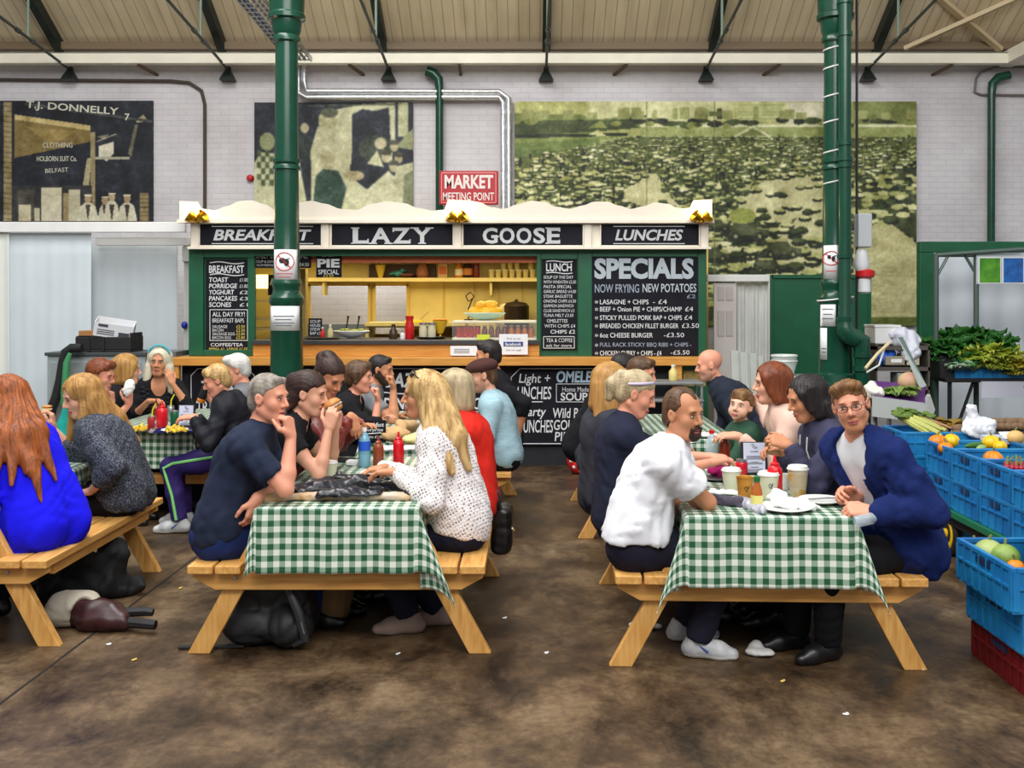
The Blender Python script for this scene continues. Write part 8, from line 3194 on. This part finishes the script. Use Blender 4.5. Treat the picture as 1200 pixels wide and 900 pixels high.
for r in range(5):
	for lv in range(2):
		y = 5.3 + r * .425
		lab = 'blue produce crate on cart, %s row along the aisle, %s' % (rows[r], 'upper' if lv else 'lower')
		loc = (CXL + CLn / 2, y, deck + lv * CH)
		if cr0 is None:
			cr0 = crate_proto('produce_crate', lab, m_crate, CLn, .415, CH)
			cr0.location = loc
		else:
			dup(cr0, lab, loc)
for r in range(4):
	dup(cr0, 'blue produce crate on the far side of cart, %s row, upper' % rows[r], (CXL + CLn * 1.5 + .02, 5.4 + r * .425, deck + CH))
	dup(cr0, 'blue produce crate on the far side of cart, %s row, lower' % rows[r], (CXL + CLn * 1.5 + .02, 5.4 + r * .425, deck))
dup(cr0, 'blue crate standing on the floor behind the cart end, lower', (CXL + .12, 7.65, 0.0))
cr1 = dup(cr0, 'second blue crate up in the stack behind the cart end', (CXL + .16, 7.65, CH))
dup(cr0, 'third blue crate up behind the cart end, under the celery crate', (CXL + .2, 7.65, 2 * CH))
dup(cr0, 'topmost blue crate behind the cart end, celery laid across it', (CXL + .2, 7.65, 3 * CH)).scale = (1, 1, .85)
# floor stack at front right
fx = 2.1 + .205
dup(cr0, 'blue melon crate on top of the front right floor stack', (fx, 4.73, .37), PI / 2)
dup(cr0, 'dark blue crate in the middle of front right floor stack', (fx + .05, 4.73, .185), PI / 2)
rc = dup(cr0, 'red crate at bottom of the front right floor stack', (fx + .07, 4.72, -.012), PI / 2)
m_cred = mat('crate_red', (112, 20, 26), rough=.45)
for ch in rc.children:
	if ch.name.startswith('hand'):
		continue
	ch.data = ch.data.copy()
	ch.data.materials[0] = m_cred
rc.location.z = 0.0
rc.scale = (1, 1, .92)
# produce
def fruit(kind, label, p, rx, ry, rz, m, stem=None, rot=0.0, grp=None, lump=0.0, cat='vegetable'):
	t = thing(kind, label, cat, p, rot, grp)
	f = Field()
	f.ell((0, 0, rz), (rx, ry, rz))
	if lump:
		f.disp(lambda x, y, z: lump * np.sin(8 * np.arctan2(y, x)))
	V, Q = f.mesh(max(.006, rx / 10))
	quad_mesh('flesh', V, Q, m, t)
	if stem:
		b = MB()
		b.tube([(0, 0, 2 * rz - .006), (.004, 0, 2 * rz + .012), (.012, 0, 2 * rz + .022)], [.008, .006, .007], 7)
		b.build('stem', stem, t, 40)
	return t
m_sq = mat('squash_yellow', (236, 190, 24), rough=.4, var=.1, scale=8)
m_orn = mat('pumpkin_orange', (226, 132, 20), rough=.45, var=.1, scale=8)
m_stem = mat('stem_green', (110, 120, 60), rough=.7)
m_mel = mat('melon_green', (96, 134, 44), rough=.5, rgb2=(160, 180, 96), scale=10)
m_melp = mat('melon_pale', (176, 188, 120), rough=.5, rgb2=(140, 160, 84), scale=8)
zc = deck + 2 * CH
def cz(px, py, z):
	Y = (EYE - z) * F / (py - YC)
	return v3(PX(px, Y), Y, z)
# crate fillings rest on a bed of produce just under the rim
for i, (px, py, k, lab) in enumerate(((1099, 520, 'o', 'orange squash at the corner of the farthest blue crate'), (1115, 519, 'y', 'yellow squash beside orange one in the farthest blue crate'),
									(1108, 526, 'o', 'small orange squash low in farthest crate'), (1162, 521, 'y', 'lumpy yellow gourd in the second row of crates'),
									(1172, 524, 'y', 'smaller yellow gourd beside lumpy gourd'), (1164, 541, 'o', 'round orange pumpkin beside the radishes'))):
	p = cz(px, py + 6, zc - .06)
	r = .05 if i in (2, 4) else .062
	fruit('squash', lab, p, r, r * .9, r * .8, m_orn if k == 'o' else m_sq, m_stem, i, 'squashes in the blue crates', .003)
m_rad = mat('radish_red', (166, 24, 54), rough=.35, var=.15, scale=12)
rp = None
rg = random.Random(8)
k = 0
for i in range(7):
	for j in range(3):
		p = cz(1180 + i * 5.5, 547 + j * 3.2, zc - .05) + v3(0, 0, rg.uniform(0, .012))
		lab = 'red radish in the nearest visible crate, beside orange pumpkin'
		if rp is None:
			rp = fruit('radish', lab, p, .022, .022, .021, m_rad, m_stem, 0, 'radishes in the crate')
		else:
			dup(rp, lab, p, rg.random() * 6)
fruit('courgette', 'dark green courgette lying in crate beside lumpy gourd', cz(1142, 526, zc - .05), .1, .024, .024, mat('courgette', (60, 112, 50), rough=.4), None, .5)
fruit('courgette', 'pale green marrow lying in the crate left of lumpy gourd', cz(1150, 530, zc - .05), .09, .028, .026, mat('marrow', (150, 180, 110), rough=.4), None, .9)
# beds below so the crates look filled
for r in range(5):
	b = MB()
	rg = random.Random(40 + r)
	for q in range(60):
		b.ell((rg.uniform(-.24, .24), rg.uniform(-.16, .16), rg.uniform(.08, .115)), rg.uniform(.025, .04), 8, 5)
	o = b.build('root_vegetables', mat('veg_bed_%d' % (r % 3), ((60, 52, 44), (84, 60, 42), (54, 66, 44))[r % 3], rough=.8, var=.3, scale=12), None, 60)
	o.location = (CXL + CLn / 2, 5.3 + r * .425, deck + CH + .005)
	tag(o, 'dark roots heaped low inside the %s blue crate of the aisle row' % rows[r], 'vegetables', None, 'stuff')
# melons in floor stack
for i, (px, py, m, r, lab) in enumerate(((1159, 652, m_melp, .068, 'pale green melon in the front right floor crate'), (1178, 657, m_mel, .066, 'dark green melon right of pale melon in floor crate'), (1143, 645, m_melp, .05, 'small pale melon at the back of front right floor crate'), (1190, 664, m_orn, .04, 'orange squash behind the floor crate rim'))):
	fruit('melon', lab, cz(px, py + 10, .37 + .09), r, r, r * .9, m, m_stem, i, None, 0, 'fruit')
b = MB()
rg = random.Random(77)
for q in range(60):
	b.ell((rg.uniform(-.24, .24), rg.uniform(-.16, .16), rg.uniform(.05, .09)), rg.uniform(.03, .04), 8, 5)
o = b.build('root_vegetables', mat('veg_bed_dark', (50, 56, 40), rough=.8), None, 60)
o.location = (fx, 4.73, .375)
o.rotation_euler = (0, 0, PI / 2)
tag(o, 'dark vegetables under the melons in front right crate', 'vegetables', None, 'stuff')
soft('bin_bag', 'black bag slumped on the front right crates at the frame edge', 'bag', lambda f: (f.ell((fx + .16, 4.82, .62), (.1, .1, .09)),), mat('bin_black', (26, 26, 30), rough=.35), .012, .012, 30, 21)
# leafy heads
def leaf_head(label, p, r, h, m, n, seed, tilt=0.0, curl=.5, kind='leafy_cabbage', grp=None):
	rg = random.Random(seed)
	b = MB()
	for i in range(n):
		a = i * 2.39996 + rg.uniform(-.2, .2)
		el = 1.35 - 1.25 * (i / n) ** .7 + rg.uniform(-.1, .1)
		L = r * rg.uniform(.8, 1.15)
		w = L * rg.uniform(.34, .46)
		d = v3(math.cos(a), math.sin(a), 0)
		sdv = v3(-math.sin(a), math.cos(a), 0)
		vs, fs = [], []
		m_, k_ = 5, 4
		for s_ in range(m_ + 1):
			u = s_ / m_
			e = el - curl * u * 1.2
			c = d * L * u * math.cos(e) + v3(0, 0, max(.0, L * u * math.sin(e) * .9)) + v3(0, 0, h * .25)
			ww = w * math.sin(min(1, u * 1.25 + .08) * PI * .86) ** .6 if u < .99 else w * .3
			for q in range(k_ + 1):
				tq = q / k_ * 2 - 1
				ruf = .11 * L * math.sin(tq * 5 + i + s_ * 1.7) * u
				vs.append(c + sdv * ww * tq + v3(0, 0, ruf + .1 * L * tq * tq))
		for s_ in range(m_):
			for q in range(k_):
				o = s_ * (k_ + 1) + q
				fs.append((o, o + 1, o + k_ + 2, o + k_ + 1))
		b.add(vs, fs)
	o = b.build(kind, m, None, 60)
	s = o.modifiers.new('thickness', 'SOLIDIFY')
	s.thickness = .003
	o.location = tuple(p)
	o.rotation_euler = (tilt, 0, seed)
	return tag(o, label, 'vegetable', grp)
m_kale = mat('kale_green', (30, 82, 30), rough=.5, rgb2=(58, 122, 44), scale=9)
m_lett = mat('lettuce_yellowgreen', (132, 160, 44), rough=.5, rgb2=(186, 190, 70), scale=9)
m_pale = mat('leaf_pale', (120, 160, 130), rough=.5, rgb2=(170, 190, 160), scale=9)
m_yellowl = mat('leaf_yellow', (206, 190, 60), rough=.5, rgb2=(160, 160, 50), scale=9)
YT = 10.0
zt = PZ(441, YT)
t = thing('display_table', 'folding table carrying crates of greens before the white back cloth', 'table', (PX(1150, YT), YT, 0))
o_ = np.array(t.location)
b = MB()
b.bb(PX(1096, YT), PX(1260, YT), YT - .25, YT + .35, zt - .04, zt)
b.build('table_top', m_black, t, None, o_, .004)
for x in (1103, 1250):
	for yy in (YT - .2, YT + .3):
		b = MB()
		b.tube([(PX(x, YT), yy, 0), (PX(x, YT), yy, zt - .02)], .02, 8)
		b.build('leg', m_black, t, 40, o_)
b = MB()
b.beam((PX(1105, YT), YT - .2, .35), (PX(1130, YT), YT - .2, zt - .04), .03, .02)
b.build('brace', m_black, t, None, o_)
b = MB()
b.bb(PX(1150, YT - .27), PX(1250, YT - .27), YT - .27, YT - .262, PZ(466, YT - .27), PZ(447, YT - .27))
tag(b.build('cloth_banner', mat('banner_white', (206, 208, 222), rough=.7)), 'plain white cloth strip hanging from the greengrocer table', 'cloth')
for k, x in enumerate((1128, 1160, 1195)):
	c = dup(cr0, 'blue crate of greens on the folding table, %s from the left' % ('first', 'second', 'third')[k], (PX(x, YT), YT - .05, zt), 0)
	c.scale = (.56, .8, .8)
b = MB()
b.bb(PX(1092, YT), PX(1108, YT), YT - .2, YT + .2, PZ(442, YT), PZ(415, YT))
tag(b.build('black_crate', m_black, None, bevel=.006), 'black crate at left end of the greens table', 'crate')
hz = zt + .13
kk = 0
for px, py, r in ((1100, 410, .2), (1118, 402, .21), (1136, 398, .22), (1158, 398, .2), (1108, 418, .18), (1128, 412, .2), (1170, 405, .18), (1148, 408, .2)):
	Y = YT + (.15 if py < 405 else -.02)
	leaf_head('dark green leafy cabbage heaped at back of greens table', P(px, py + 8, Y), r * 1.15, .1, m_kale, 26, kk, 0, .4, grp='dark cabbages on the greens table')
	kk += 1
for px, py, r, m in ((1142, 420, .19, m_lett), (1160, 416, .2, m_lett), (1178, 420, .18, m_lett), (1132, 426, .16, m_kale), (1152, 428, .16, m_lett), (1170, 430, .15, m_lett), (1192, 428, .16, m_yellowl), (1188, 436, .13, m_yellowl)):
	leaf_head(('yellowing leafy head at the right of greens table' if m is m_yellowl else 'yellow green lettuce heaped at front of greens table') if m is not m_kale else 'dark leafy head between lettuces at the front of greens table', P(px, py + 5, YT - .2), r, .1, m, 22, kk, 0, .45, 'lettuce', 'heads at the front of greens table' if m is not m_kale else None)
	kk += 1
leaf_head('pale blue green cabbage leaf at front left of greens table', P(1126, 434, YT - .26), .14, .05, m_pale, 12, 91, .3, .9, 'cabbage')
# serving counter with sloped front, in front of the booth
YC2 = 8.3
t = thing('sloped_display', 'grey sloped display counter holding purple lined produce', 'counter', (PX(1050, YC2), YC2, 0))
o_ = np.array(t.location)
b = MB()
z1, z0 = PZ(466, YC2), PZ(495, YC2)
b.add([P(1022, 464, YC2), P(1083, 472, YC2), P(1089, 496, YC2 - .05), P(1022, 488, YC2 - .05), P(1022, 464, YC2 + .05), P(1083, 472, YC2 + .05), P(1089, 496, YC2 + .02), P(1022, 488, YC2 + .02)],
	[(0, 1, 2, 3), (7, 6, 5, 4), (0, 4, 5, 1), (1, 5, 6, 2), (2, 6, 7, 3), (3, 7, 4, 0)])
b.build('front_panel', mat('counter_grey', (156, 160, 158), rough=.4), t, None, o_)
b = MB()
b.hexa([P(1083, 474, YC2), P(1090, 462, YC2 + .6), P(1096, 480, YC2 + .6), P(1090, 496, YC2), P(1079, 474, YC2), P(1086, 462, YC2 + .6), P(1092, 480, YC2 + .6), P(1086, 496, YC2)])
b.build('end_panel', m_white, t, None, o_)
b = MB()
b.hexa([P(1022, 470, YC2 + .05), P(1084, 476, YC2 + .05), P(1084, 455, YC2 + .8), P(1022, 450, YC2 + .8), P(1022, 466, YC2 + .05), P(1084, 472, YC2 + .05), P(1084, 451, YC2 + .8), P(1022, 446, YC2 + .8)])
b.build('shelf_bed', mat('purple_liner', (96, 34, 120), rough=.4), t, None, o_)
for x in (1026, 1080):
	for yy in (YC2 + .05, YC2 + .75):
		b = MB()
		b.tube([(PX(x, YC2), yy, 0), (PX(x, YC2), yy, z0 + .12)], .02, 8)
		b.build('leg', m_grey, t, 40, o_)
b = MB()
b.hexa([P(1052, 395, YC2 + .35), P(1058, 395, YC2 + .35), P(1086, 452, YC2 + .2), P(1078, 455, YC2 + .2), P(1052, 395, YC2 + .37), P(1058, 395, YC2 + .37), P(1086, 452, YC2 + .22), P(1078, 455, YC2 + .22)])
b.build('glass_end', mat('green_glass', (96, 116, 110), rough=.1, alpha=.75), t, None, o_)
b = MB()
b.tube([P(1014, 432, YC2), P(1028, 415, YC2 + .1), P(1042, 402, YC2 + .2)], .014, 8)
b.build('stay_bar', mat('cream_bar', (206, 190, 150), rough=.5), t, 40, o_)
b = MB()
b.tube([P(1016, 436, YC2), P(1030, 428, YC2 + .1), P(1038, 404, YC2 + .2)], .008, 8)
b.build('white_cord', m_white, t, 40, o_)
leaf_head('green lettuce lying in the sloped display counter', P(1056, 464, YC2 + .2), .17, .08, mat('lettuce_mid', (104, 140, 60), rough=.5, rgb2=(140, 160, 80), scale=9), 20, 31, 0, .9, 'lettuce')
fruit('swede', 'pinkish swede beside lettuce in the sloped display counter', P(1066, 458, YC2 + .35), .1, .09, .08, mat('swede_pink', (206, 150, 130), rough=.6, rgb2=(196, 180, 130), scale=10), m_stem)
soft('paper_bag', 'white paper bag with ragged edge in the sloped display counter', 'bag', lambda f: (f.ell(P(1026, 460, YC2 + .15), (.07, .06, .045)), f.ell(P(1020, 455, YC2 + .2), (.04, .04, .06), k=.03)), mat('bag_white', (228, 226, 214), rough=.7), .011, .014, 40, 22)
# back area beyond the counter
soft('white_sack', 'crumpled white sack lying on boxes behind the sloped counter', 'sack', lambda f: (f.ell(P(1060, 398, 9.6), (.14, .12, .1)), f.ell(P(1050, 392, 9.6), (.1, .1, .05), k=.05), f.ell(P(1066, 410, 9.55), (.08, .1, .12), k=.05)), mat('sack_white', (216, 218, 230), rough=.6, bump=.3, bscale=30), .014, .016, 26, 23)
t = thing('storage_box', 'white storage box behind the sloped counter', 'box', P(1034, 402, 9.7))
b = MB()
b.bb(-.12, .12, -.15, .15, 0, .15)
b.build('box_body', m_white, t, bevel=.008)
b = MB()
b.bb(-.125, .125, -.155, .155, .15, .175)
b.build('lid', m_white, t, bevel=.006)
t = thing('stock_shelf', 'grey shelving behind the sloped counter carrying blue sacks', 'shelf', (PX(1048, 9.7), 9.7, 0))
o_ = np.array(t.location)
for y in (404, 428, 450):
	b = MB()
	b.bb(PX(1018, 9.7), PX(1080, 9.7), 9.5, 9.95, PZ(y, 9.7) - .04, PZ(y, 9.7) - .005)
	b.build('shelf_board', mat('shelf_dark', (84, 76, 70), rough=.7), t, None, o_)
for x in (1019, 1079):
	b = MB()
	b.bb(PX(x - 1, 9.7), PX(x + 1, 9.7), 9.5, 9.95, 0, PZ(402, 9.7))
	b.build('upright', mat('shelf_dark', (84, 76, 70), rough=.7), t, None, o_)
soft('blue_sack', 'blue plastic sack on shelf behind the sloped counter', 'sack', lambda f: (f.ell(P(1034, 420, 9.62), (.1, .1, .07)), f.ell(P(1040, 414, 9.62), (.07, .07, .06), k=.04)), mat('sack_blue', (30, 90, 190), rough=.5), .012, .012, 30, 24)
for k, (x, y, w, h, m) in enumerate(((1046, 427, .2, .08, mat('box_taupe', (150, 140, 120), rough=.7)), (1060, 449, .2, .1, mat('box_grey', (150, 156, 150), rough=.7)), (1064, 427, .14, .1, mat('box_cream', (206, 196, 170), rough=.7)))):
	t = thing('carton', ('taupe', 'grey', 'cream')[k] + ' carton on the shelving behind sloped counter', 'box', P(x, y, 9.6) + v3(0, 0, 0))
	b = MB()
	b.bb(-w / 2, w / 2, -.1, .1, 0, h)
	b.build('carton_body', m, t, bevel=.004)
	b = MB()
	b.bb(-w / 4, w / 4, -.103, -.1, h * .3, h * .7)
	b.build('carton_label', m_paper, t)
# bench of produce between cart and booth: celery, potatoes, carrier bag
zb = .72
t = thing('produce_bench', 'low dark bench of celery and potatoes behind the blue crates', 'bench', (3.7, 7.9, 0))
o_ = np.array(t.location)
b = MB()
b.bb(3.3, 5.0, 7.3, 8.2, zb - .05, zb)
b.build('bench_top', mat('bench_dark', (66, 58, 50), rough=.8), t, None, o_)
for x in (3.4, 4.8):
	for y in (7.4, 8.1):
		b = MB()
		b.bb(x - .03, x + .03, y - .03, y + .03, 0, zb - .05)
		b.build('leg', mat('bench_dark', (66, 58, 50), rough=.8), t, None, o_)
def celery(label, p0, p1, m, seed):
	rg = random.Random(seed)
	t = thing('celery', label, 'vegetable', p0, 0, 'celery and rhubarb bunches')
	d = np.asarray(p1) - np.asarray(p0)
	b = MB()
	for k in range(6):
		o = v3(rg.uniform(-.04, .04), rg.uniform(-.04, .04), rg.uniform(0, .03))
		b.tube([o * .5, d * .5 + o, d + o * 1.3], [.022, .017, .009], 8)
	b.build('stalks', m, t, 40)
	b = MB()
	for k in range(14):
		b.ell(d * rg.uniform(-.12, .08) + v3(rg.uniform(-.06, .06), rg.uniform(-.05, .05), rg.uniform(0, .05)), (.04, .03, .014), 8, 5, rotm('Z', rg.random() * 6) @ rotm('X', rg.uniform(-.6, .6)))
	b.build('leaves', mat('celery_leaf', (106, 128, 50), rough=.6, rgb2=(70, 100, 36), scale=20), t, 50)
	return t
m_cel = mat('celery_green', (176, 178, 90), rough=.5, var=.12, scale=8)
m_rhu = mat('rhubarb', (150, 96, 66), rough=.5, rgb2=(150, 130, 70), scale=8)
celery('celery bunch lying nearest the hoodie man, leaves to the left', P(1058, 490, 7.7), P(1096, 512, 7.45), m_cel, 1)
celery('celery bunch lying behind the nearest celery', P(1064, 488, 7.8), P(1104, 508, 7.6), m_cel, 2)
celery('brownish rhubarb bunch lying right of the celery', P(1078, 492, 7.85), P(1110, 506, 7.65), m_rhu, 3)
leaf_head('rusty brown leafy bunch beside the rhubarb', P(1116, 502, 7.8), .13, .06, mat('rust_leaf', (156, 110, 40), rough=.6, rgb2=(100, 110, 44), scale=12), 18, 51, 0, .8, 'herb_bunch')
m_pot = mat('potato_brown', (122, 96, 70), rough=.8, var=.2, scale=14)
pp = None
rg = random.Random(12)
for i in range(9):
	p = cz(1124 + (i % 5) * 7.5, 513 - (i // 5) * 5, zb + .03 * (i // 5))
	lab = 'brown potato heaped on the bench left of white carrier bag'
	if pp is None:
		pp = fruit('potato', lab, p, .05, .04, .035, m_pot, None, 0, 'potatoes by the carrier bag')
	else:
		dup(pp, lab, p, rg.random() * 6)
for i in range(10):
	p = cz(1166 + (i % 5) * 7.5, 505 - (i // 5) * 5, zb + .03 * (i // 5))
	dup(pp, 'brown potato heaped on the bench right of white carrier bag', p, rg.random() * 6, 'potatoes right of the carrier bag')
def cbag(f):
	f.ell(P(1146, 503, 7.45), (.11, .08, .075))
	f.cone(P(1142, 496, 7.45), P(1138, 480, 7.45), .05, .03, k=.04)
	f.cone(P(1150, 497, 7.42), P(1160, 496, 7.4), .04, .03, k=.03)
	f.cone(P(1140, 480, 7.45), P(1144, 476, 7.45), .02, .012, k=.02)
soft('carrier_bag', 'white knotted carrier bag among potatoes behind the crates', 'bag', cbag, mat('bag_film', (226, 228, 234), rough=.35), .009, .011, 36, 25)
t = thing('carton', 'open pale card tray beside the white carrier bag', 'box', cz(1176, 519, zb), .2)
b = MB()
b.bb(-.13, .13, -.08, .08, 0, .05)
b.build('carton_body', mat('box_blue_white', (190, 200, 214), rough=.6), t, bevel=.004)
b = MB()
b.box((.03, -.05, .06), (.16, .08, .006), rotm('X', .5))
b.build('flap', m_paper, t)
fruit('squash', 'pale orange squash beside the open card tray', cz(1190, 521, zb), .06, .05, .05, mat('squash_peach', (222, 178, 110), rough=.5), m_stem)
# ---------------------------------------------------------------- floor things
def pack(f):
	f.box((-1.30, 5.25, .16), (.19, .12, .17), rotm('Y', -.18), .07, k=.03)
	f.ell((-1.38, 5.16, .1), (.16, .1, .1), k=.03)
	f.ell((-1.2, 5.12, .1), (.11, .09, .1), k=.04)
	f.cone((-1.3, 5.22, .3), (-1.27, 5.25, .38), .1, .05, k=.05)
	f.plane((0, 0, .004), (0, 0, -1))
bp = soft('backpack', 'black backpack slumped on the floor under the front left table', 'backpack', pack, mat('pack_black', (22, 22, 25), rough=.6, var=.2, scale=20), .009, .012, 30, 31)
o_ = np.array(bp.location)
b = MB()
b.tube([(-1.2, 5.06, .33), (-1.13, 5.02, .2), (-1.1, 5.04, .06), (-1.16, 5.06, .03)], [.02, .024, .022, .018], 8)
b.build('shoulder_strap', mat('strap_black', (40, 40, 44), rough=.5), bp, 40, o_)
b = MB()
b.beam((-1.42, 5.1, .012), (-1.74, 5.08, .012), .035, .006, (0, 0, 1))
b.build('waist_strap', m_black, bp, None, o_)
b = MB()
b.beam((-1.115, 5.015, .16), (-1.1, 5.02, .1), .02, .006, (1, 0, 0))
b.build('buckle', m_steel, bp, None, o_)
soft('paper_carrier', 'tan canvas bag behind the black backpack', 'bag', lambda f: (f.ell((-1.05, 5.5, .16), (.1, .13, .17)), f.plane((0, 0, .004), (0, 0, -1))), mat('tan_canvas', (120, 92, 58), rough=.8), .012, .008, 26, 32)
def hb(f):
	f.cone((-2.42, 5.45, .085), (-2.2, 5.4, .075), .085, .07, k=.05)
	f.cone((-2.3, 5.36, .06), (-2.12, 5.35, .05), .06, .045, k=.05)
	f.plane((0, 0, .004), (0, 0, -1))
h_ = soft('handbag', 'maroon and black handbag on the floor under the left bench', 'handbag', hb, mat('maroon_bag', (52, 20, 22), rough=.4, var=.3, scale=10), .01, .006, 26, 33)
o_ = np.array(h_.location)
f = Field()
f.cone((-2.47, 5.44, .09), (-2.36, 5.43, .1), .095, .092, k=.03)
f.ell((-2.3, 5.3, .05), (.08, .16, .15), rotm('Z', .5), k=.02, sub=True)
f.plane((0, 0, .006), (0, 0, -1))
f.disp(folds(4, .006, 30))
V, Q = f.mesh(.009)
quad_mesh('cream_flap', V, Q, mat('cream_canvas', (176, 168, 152), rough=.7), h_, None, o_)
b = MB()
b.tube([(-2.14, 5.36, .05), (-2.02, 5.33, .05), (-1.94, 5.32, .045)], [.03, .026, .024], 8)
b.tube([(-2.14, 5.42, .08), (-2.03, 5.42, .085), (-1.99, 5.42, .08)], [.025, .024, .02], 8)
b.build('handle', m_black, h_, 40, o_)
def coat(f):
	f.cone((-2.75, 5.95, .09), (-2.5, 5.95, .13), .1, .1, k=.03)
	f.cone((-2.5, 5.95, .1), (-2.42, 5.98, .27), .1, .07, k=.03)
	f.cone((-2.44, 6.0, .07), (-2.3, 6.02, .05), .08, .04, k=.03)
	f.cone((-2.62, 5.9, .2), (-2.52, 5.85, .25), .07, .04, k=.03)
	f.plane((0, 0, .004), (0, 0, -1))
soft('coat', 'black coat and bag bundled on the floor under the left bench', 'coat', coat, mat('coat_black', (18, 18, 20), rough=.8), .012, .02, 24, 34)
t = thing('shoulder_bag', 'black leather shoulder bag hanging by the woman in red', 'handbag', (-.16, 6.0, .5))
f = Field()
f.box((0, 0, -.1), (.06, .13, .13), None, .04)
f.disp(folds(5, .006, 30))
V, Q = f.mesh(.01)
quad_mesh('bag_body', V, Q, s_black, t)
b = MB()
b.tube([(0, -.11, .0), (-.02, -.1, .12), (-.06, -.02, .2), (-.05, .08, .12), (0, .11, .0)], .01, 8)
b.build('strap', s_black, t, 40)
b = MB()
b.lathe([(.018, 0), (.018, .006), (1e-5, .007)], (.06, -.05, -.1), 12, rotm('Y', PI / 2))
b.build('clasp', m_steel, t, 40)
t = thing('spotted_bag', 'small red backpack with white spots at the foot of the stall', 'backpack', (PX(677, 10.2), 10.2, 0))
f = Field()
f.ell((0, 0, .15), (.11, .08, .16))
f.ell((0, -.06, .1), (.08, .06, .09), k=.03)
f.ell((.01, -.02, .3), (.07, .06, .07), k=.03)
f.plane((0, 0, .003), (0, 0, -1))
V, Q = f.mesh(.012)
quad_mesh('bag_body', V, Q, mat('ladybird_red', (206, 26, 26), rough=.5), t)
b = MB()
for x, z in ((-.06, .2), (.05, .23), (-.04, .08), (.05, .1), (.0, .32), (-.07, .14)):
	b.ell((x, -.105 if z < .17 else -.07, z), (.018, .012, .018), 10, 6)
b.build('white_spot', m_white, t, 40)
b = MB()
b.tube([(-.04, -.02, .34), (-.02, -.02, .4), (.03, -.02, .4), (.05, -.02, .34)], .01, 8)
b.build('carry_loop', m_black, t, 40)
m_scrap = mat('tissue_scrap', (210, 208, 204), rough=.9)
soft('napkin', 'crumpled white tissue on the floor between the feet, front right', 'napkin', lambda f: (f.ell((P(890, 768, 4.99)[0], 4.99, .02), (.07, .045, .016), rotm('Z', -.4)), f.ell((P(886, 763, 5.03)[0], 5.04, .03), (.035, .03, .025), k=.02)), m_scrap, .008, .006, 50, 41)
soft('napkin', 'flat white tissue on the floor left of the front right table leg', 'napkin', lambda f: f.ell((P(757, 737, 5.4)[0], 5.4, .015), (.09, .03, .014), rotm('Z', -.2)), m_scrap, .008, .006, 50, 42)
for k, (px, py, c, lab) in enumerate(((591, 725, 0, 'white crumb of paper on open floor between the two front tables'), (466, 767, 0, 'pale paper crumb on floor below the front left table'), (640, 766, 0, 'pale crumb on the floor midway between front tables'),
									(127, 756, 0, 'white crumb on floor below the maroon handbag'), (157, 774, 1, 'yellowish leaf scrap on the floor at lower left'), (211, 690, 1, 'tan crumb on the floor beside the joint line'),
									(991, 838, 0, 'pale scrap near the bottom right of the floor'), (917, 799, 1, 'yellow scrap on the floor before the front right table'), (1081, 785, 0, 'silver foil scrap beside the right table leg'), (375, 706, 1, 'gold foil scrap on the floor under front left table'))):
	Y = EYE * F / (py - YC)
	b = MB()
	b.ell((0, 0, .004), (.014, .009, .004), 8, 5, rotm('Z', k))
	b.ell((.008, .003, .006), (.009, .006, .005), 7, 4, rotm('Z', k * 2))
	o = b.build('litter_scrap', m_scrap if not c else mat('scrap_yellow', (206, 176, 84), rough=.8), None, 50)
	o.location = (PX(px, Y), Y, 0)
	tag(o, lab, 'litter')
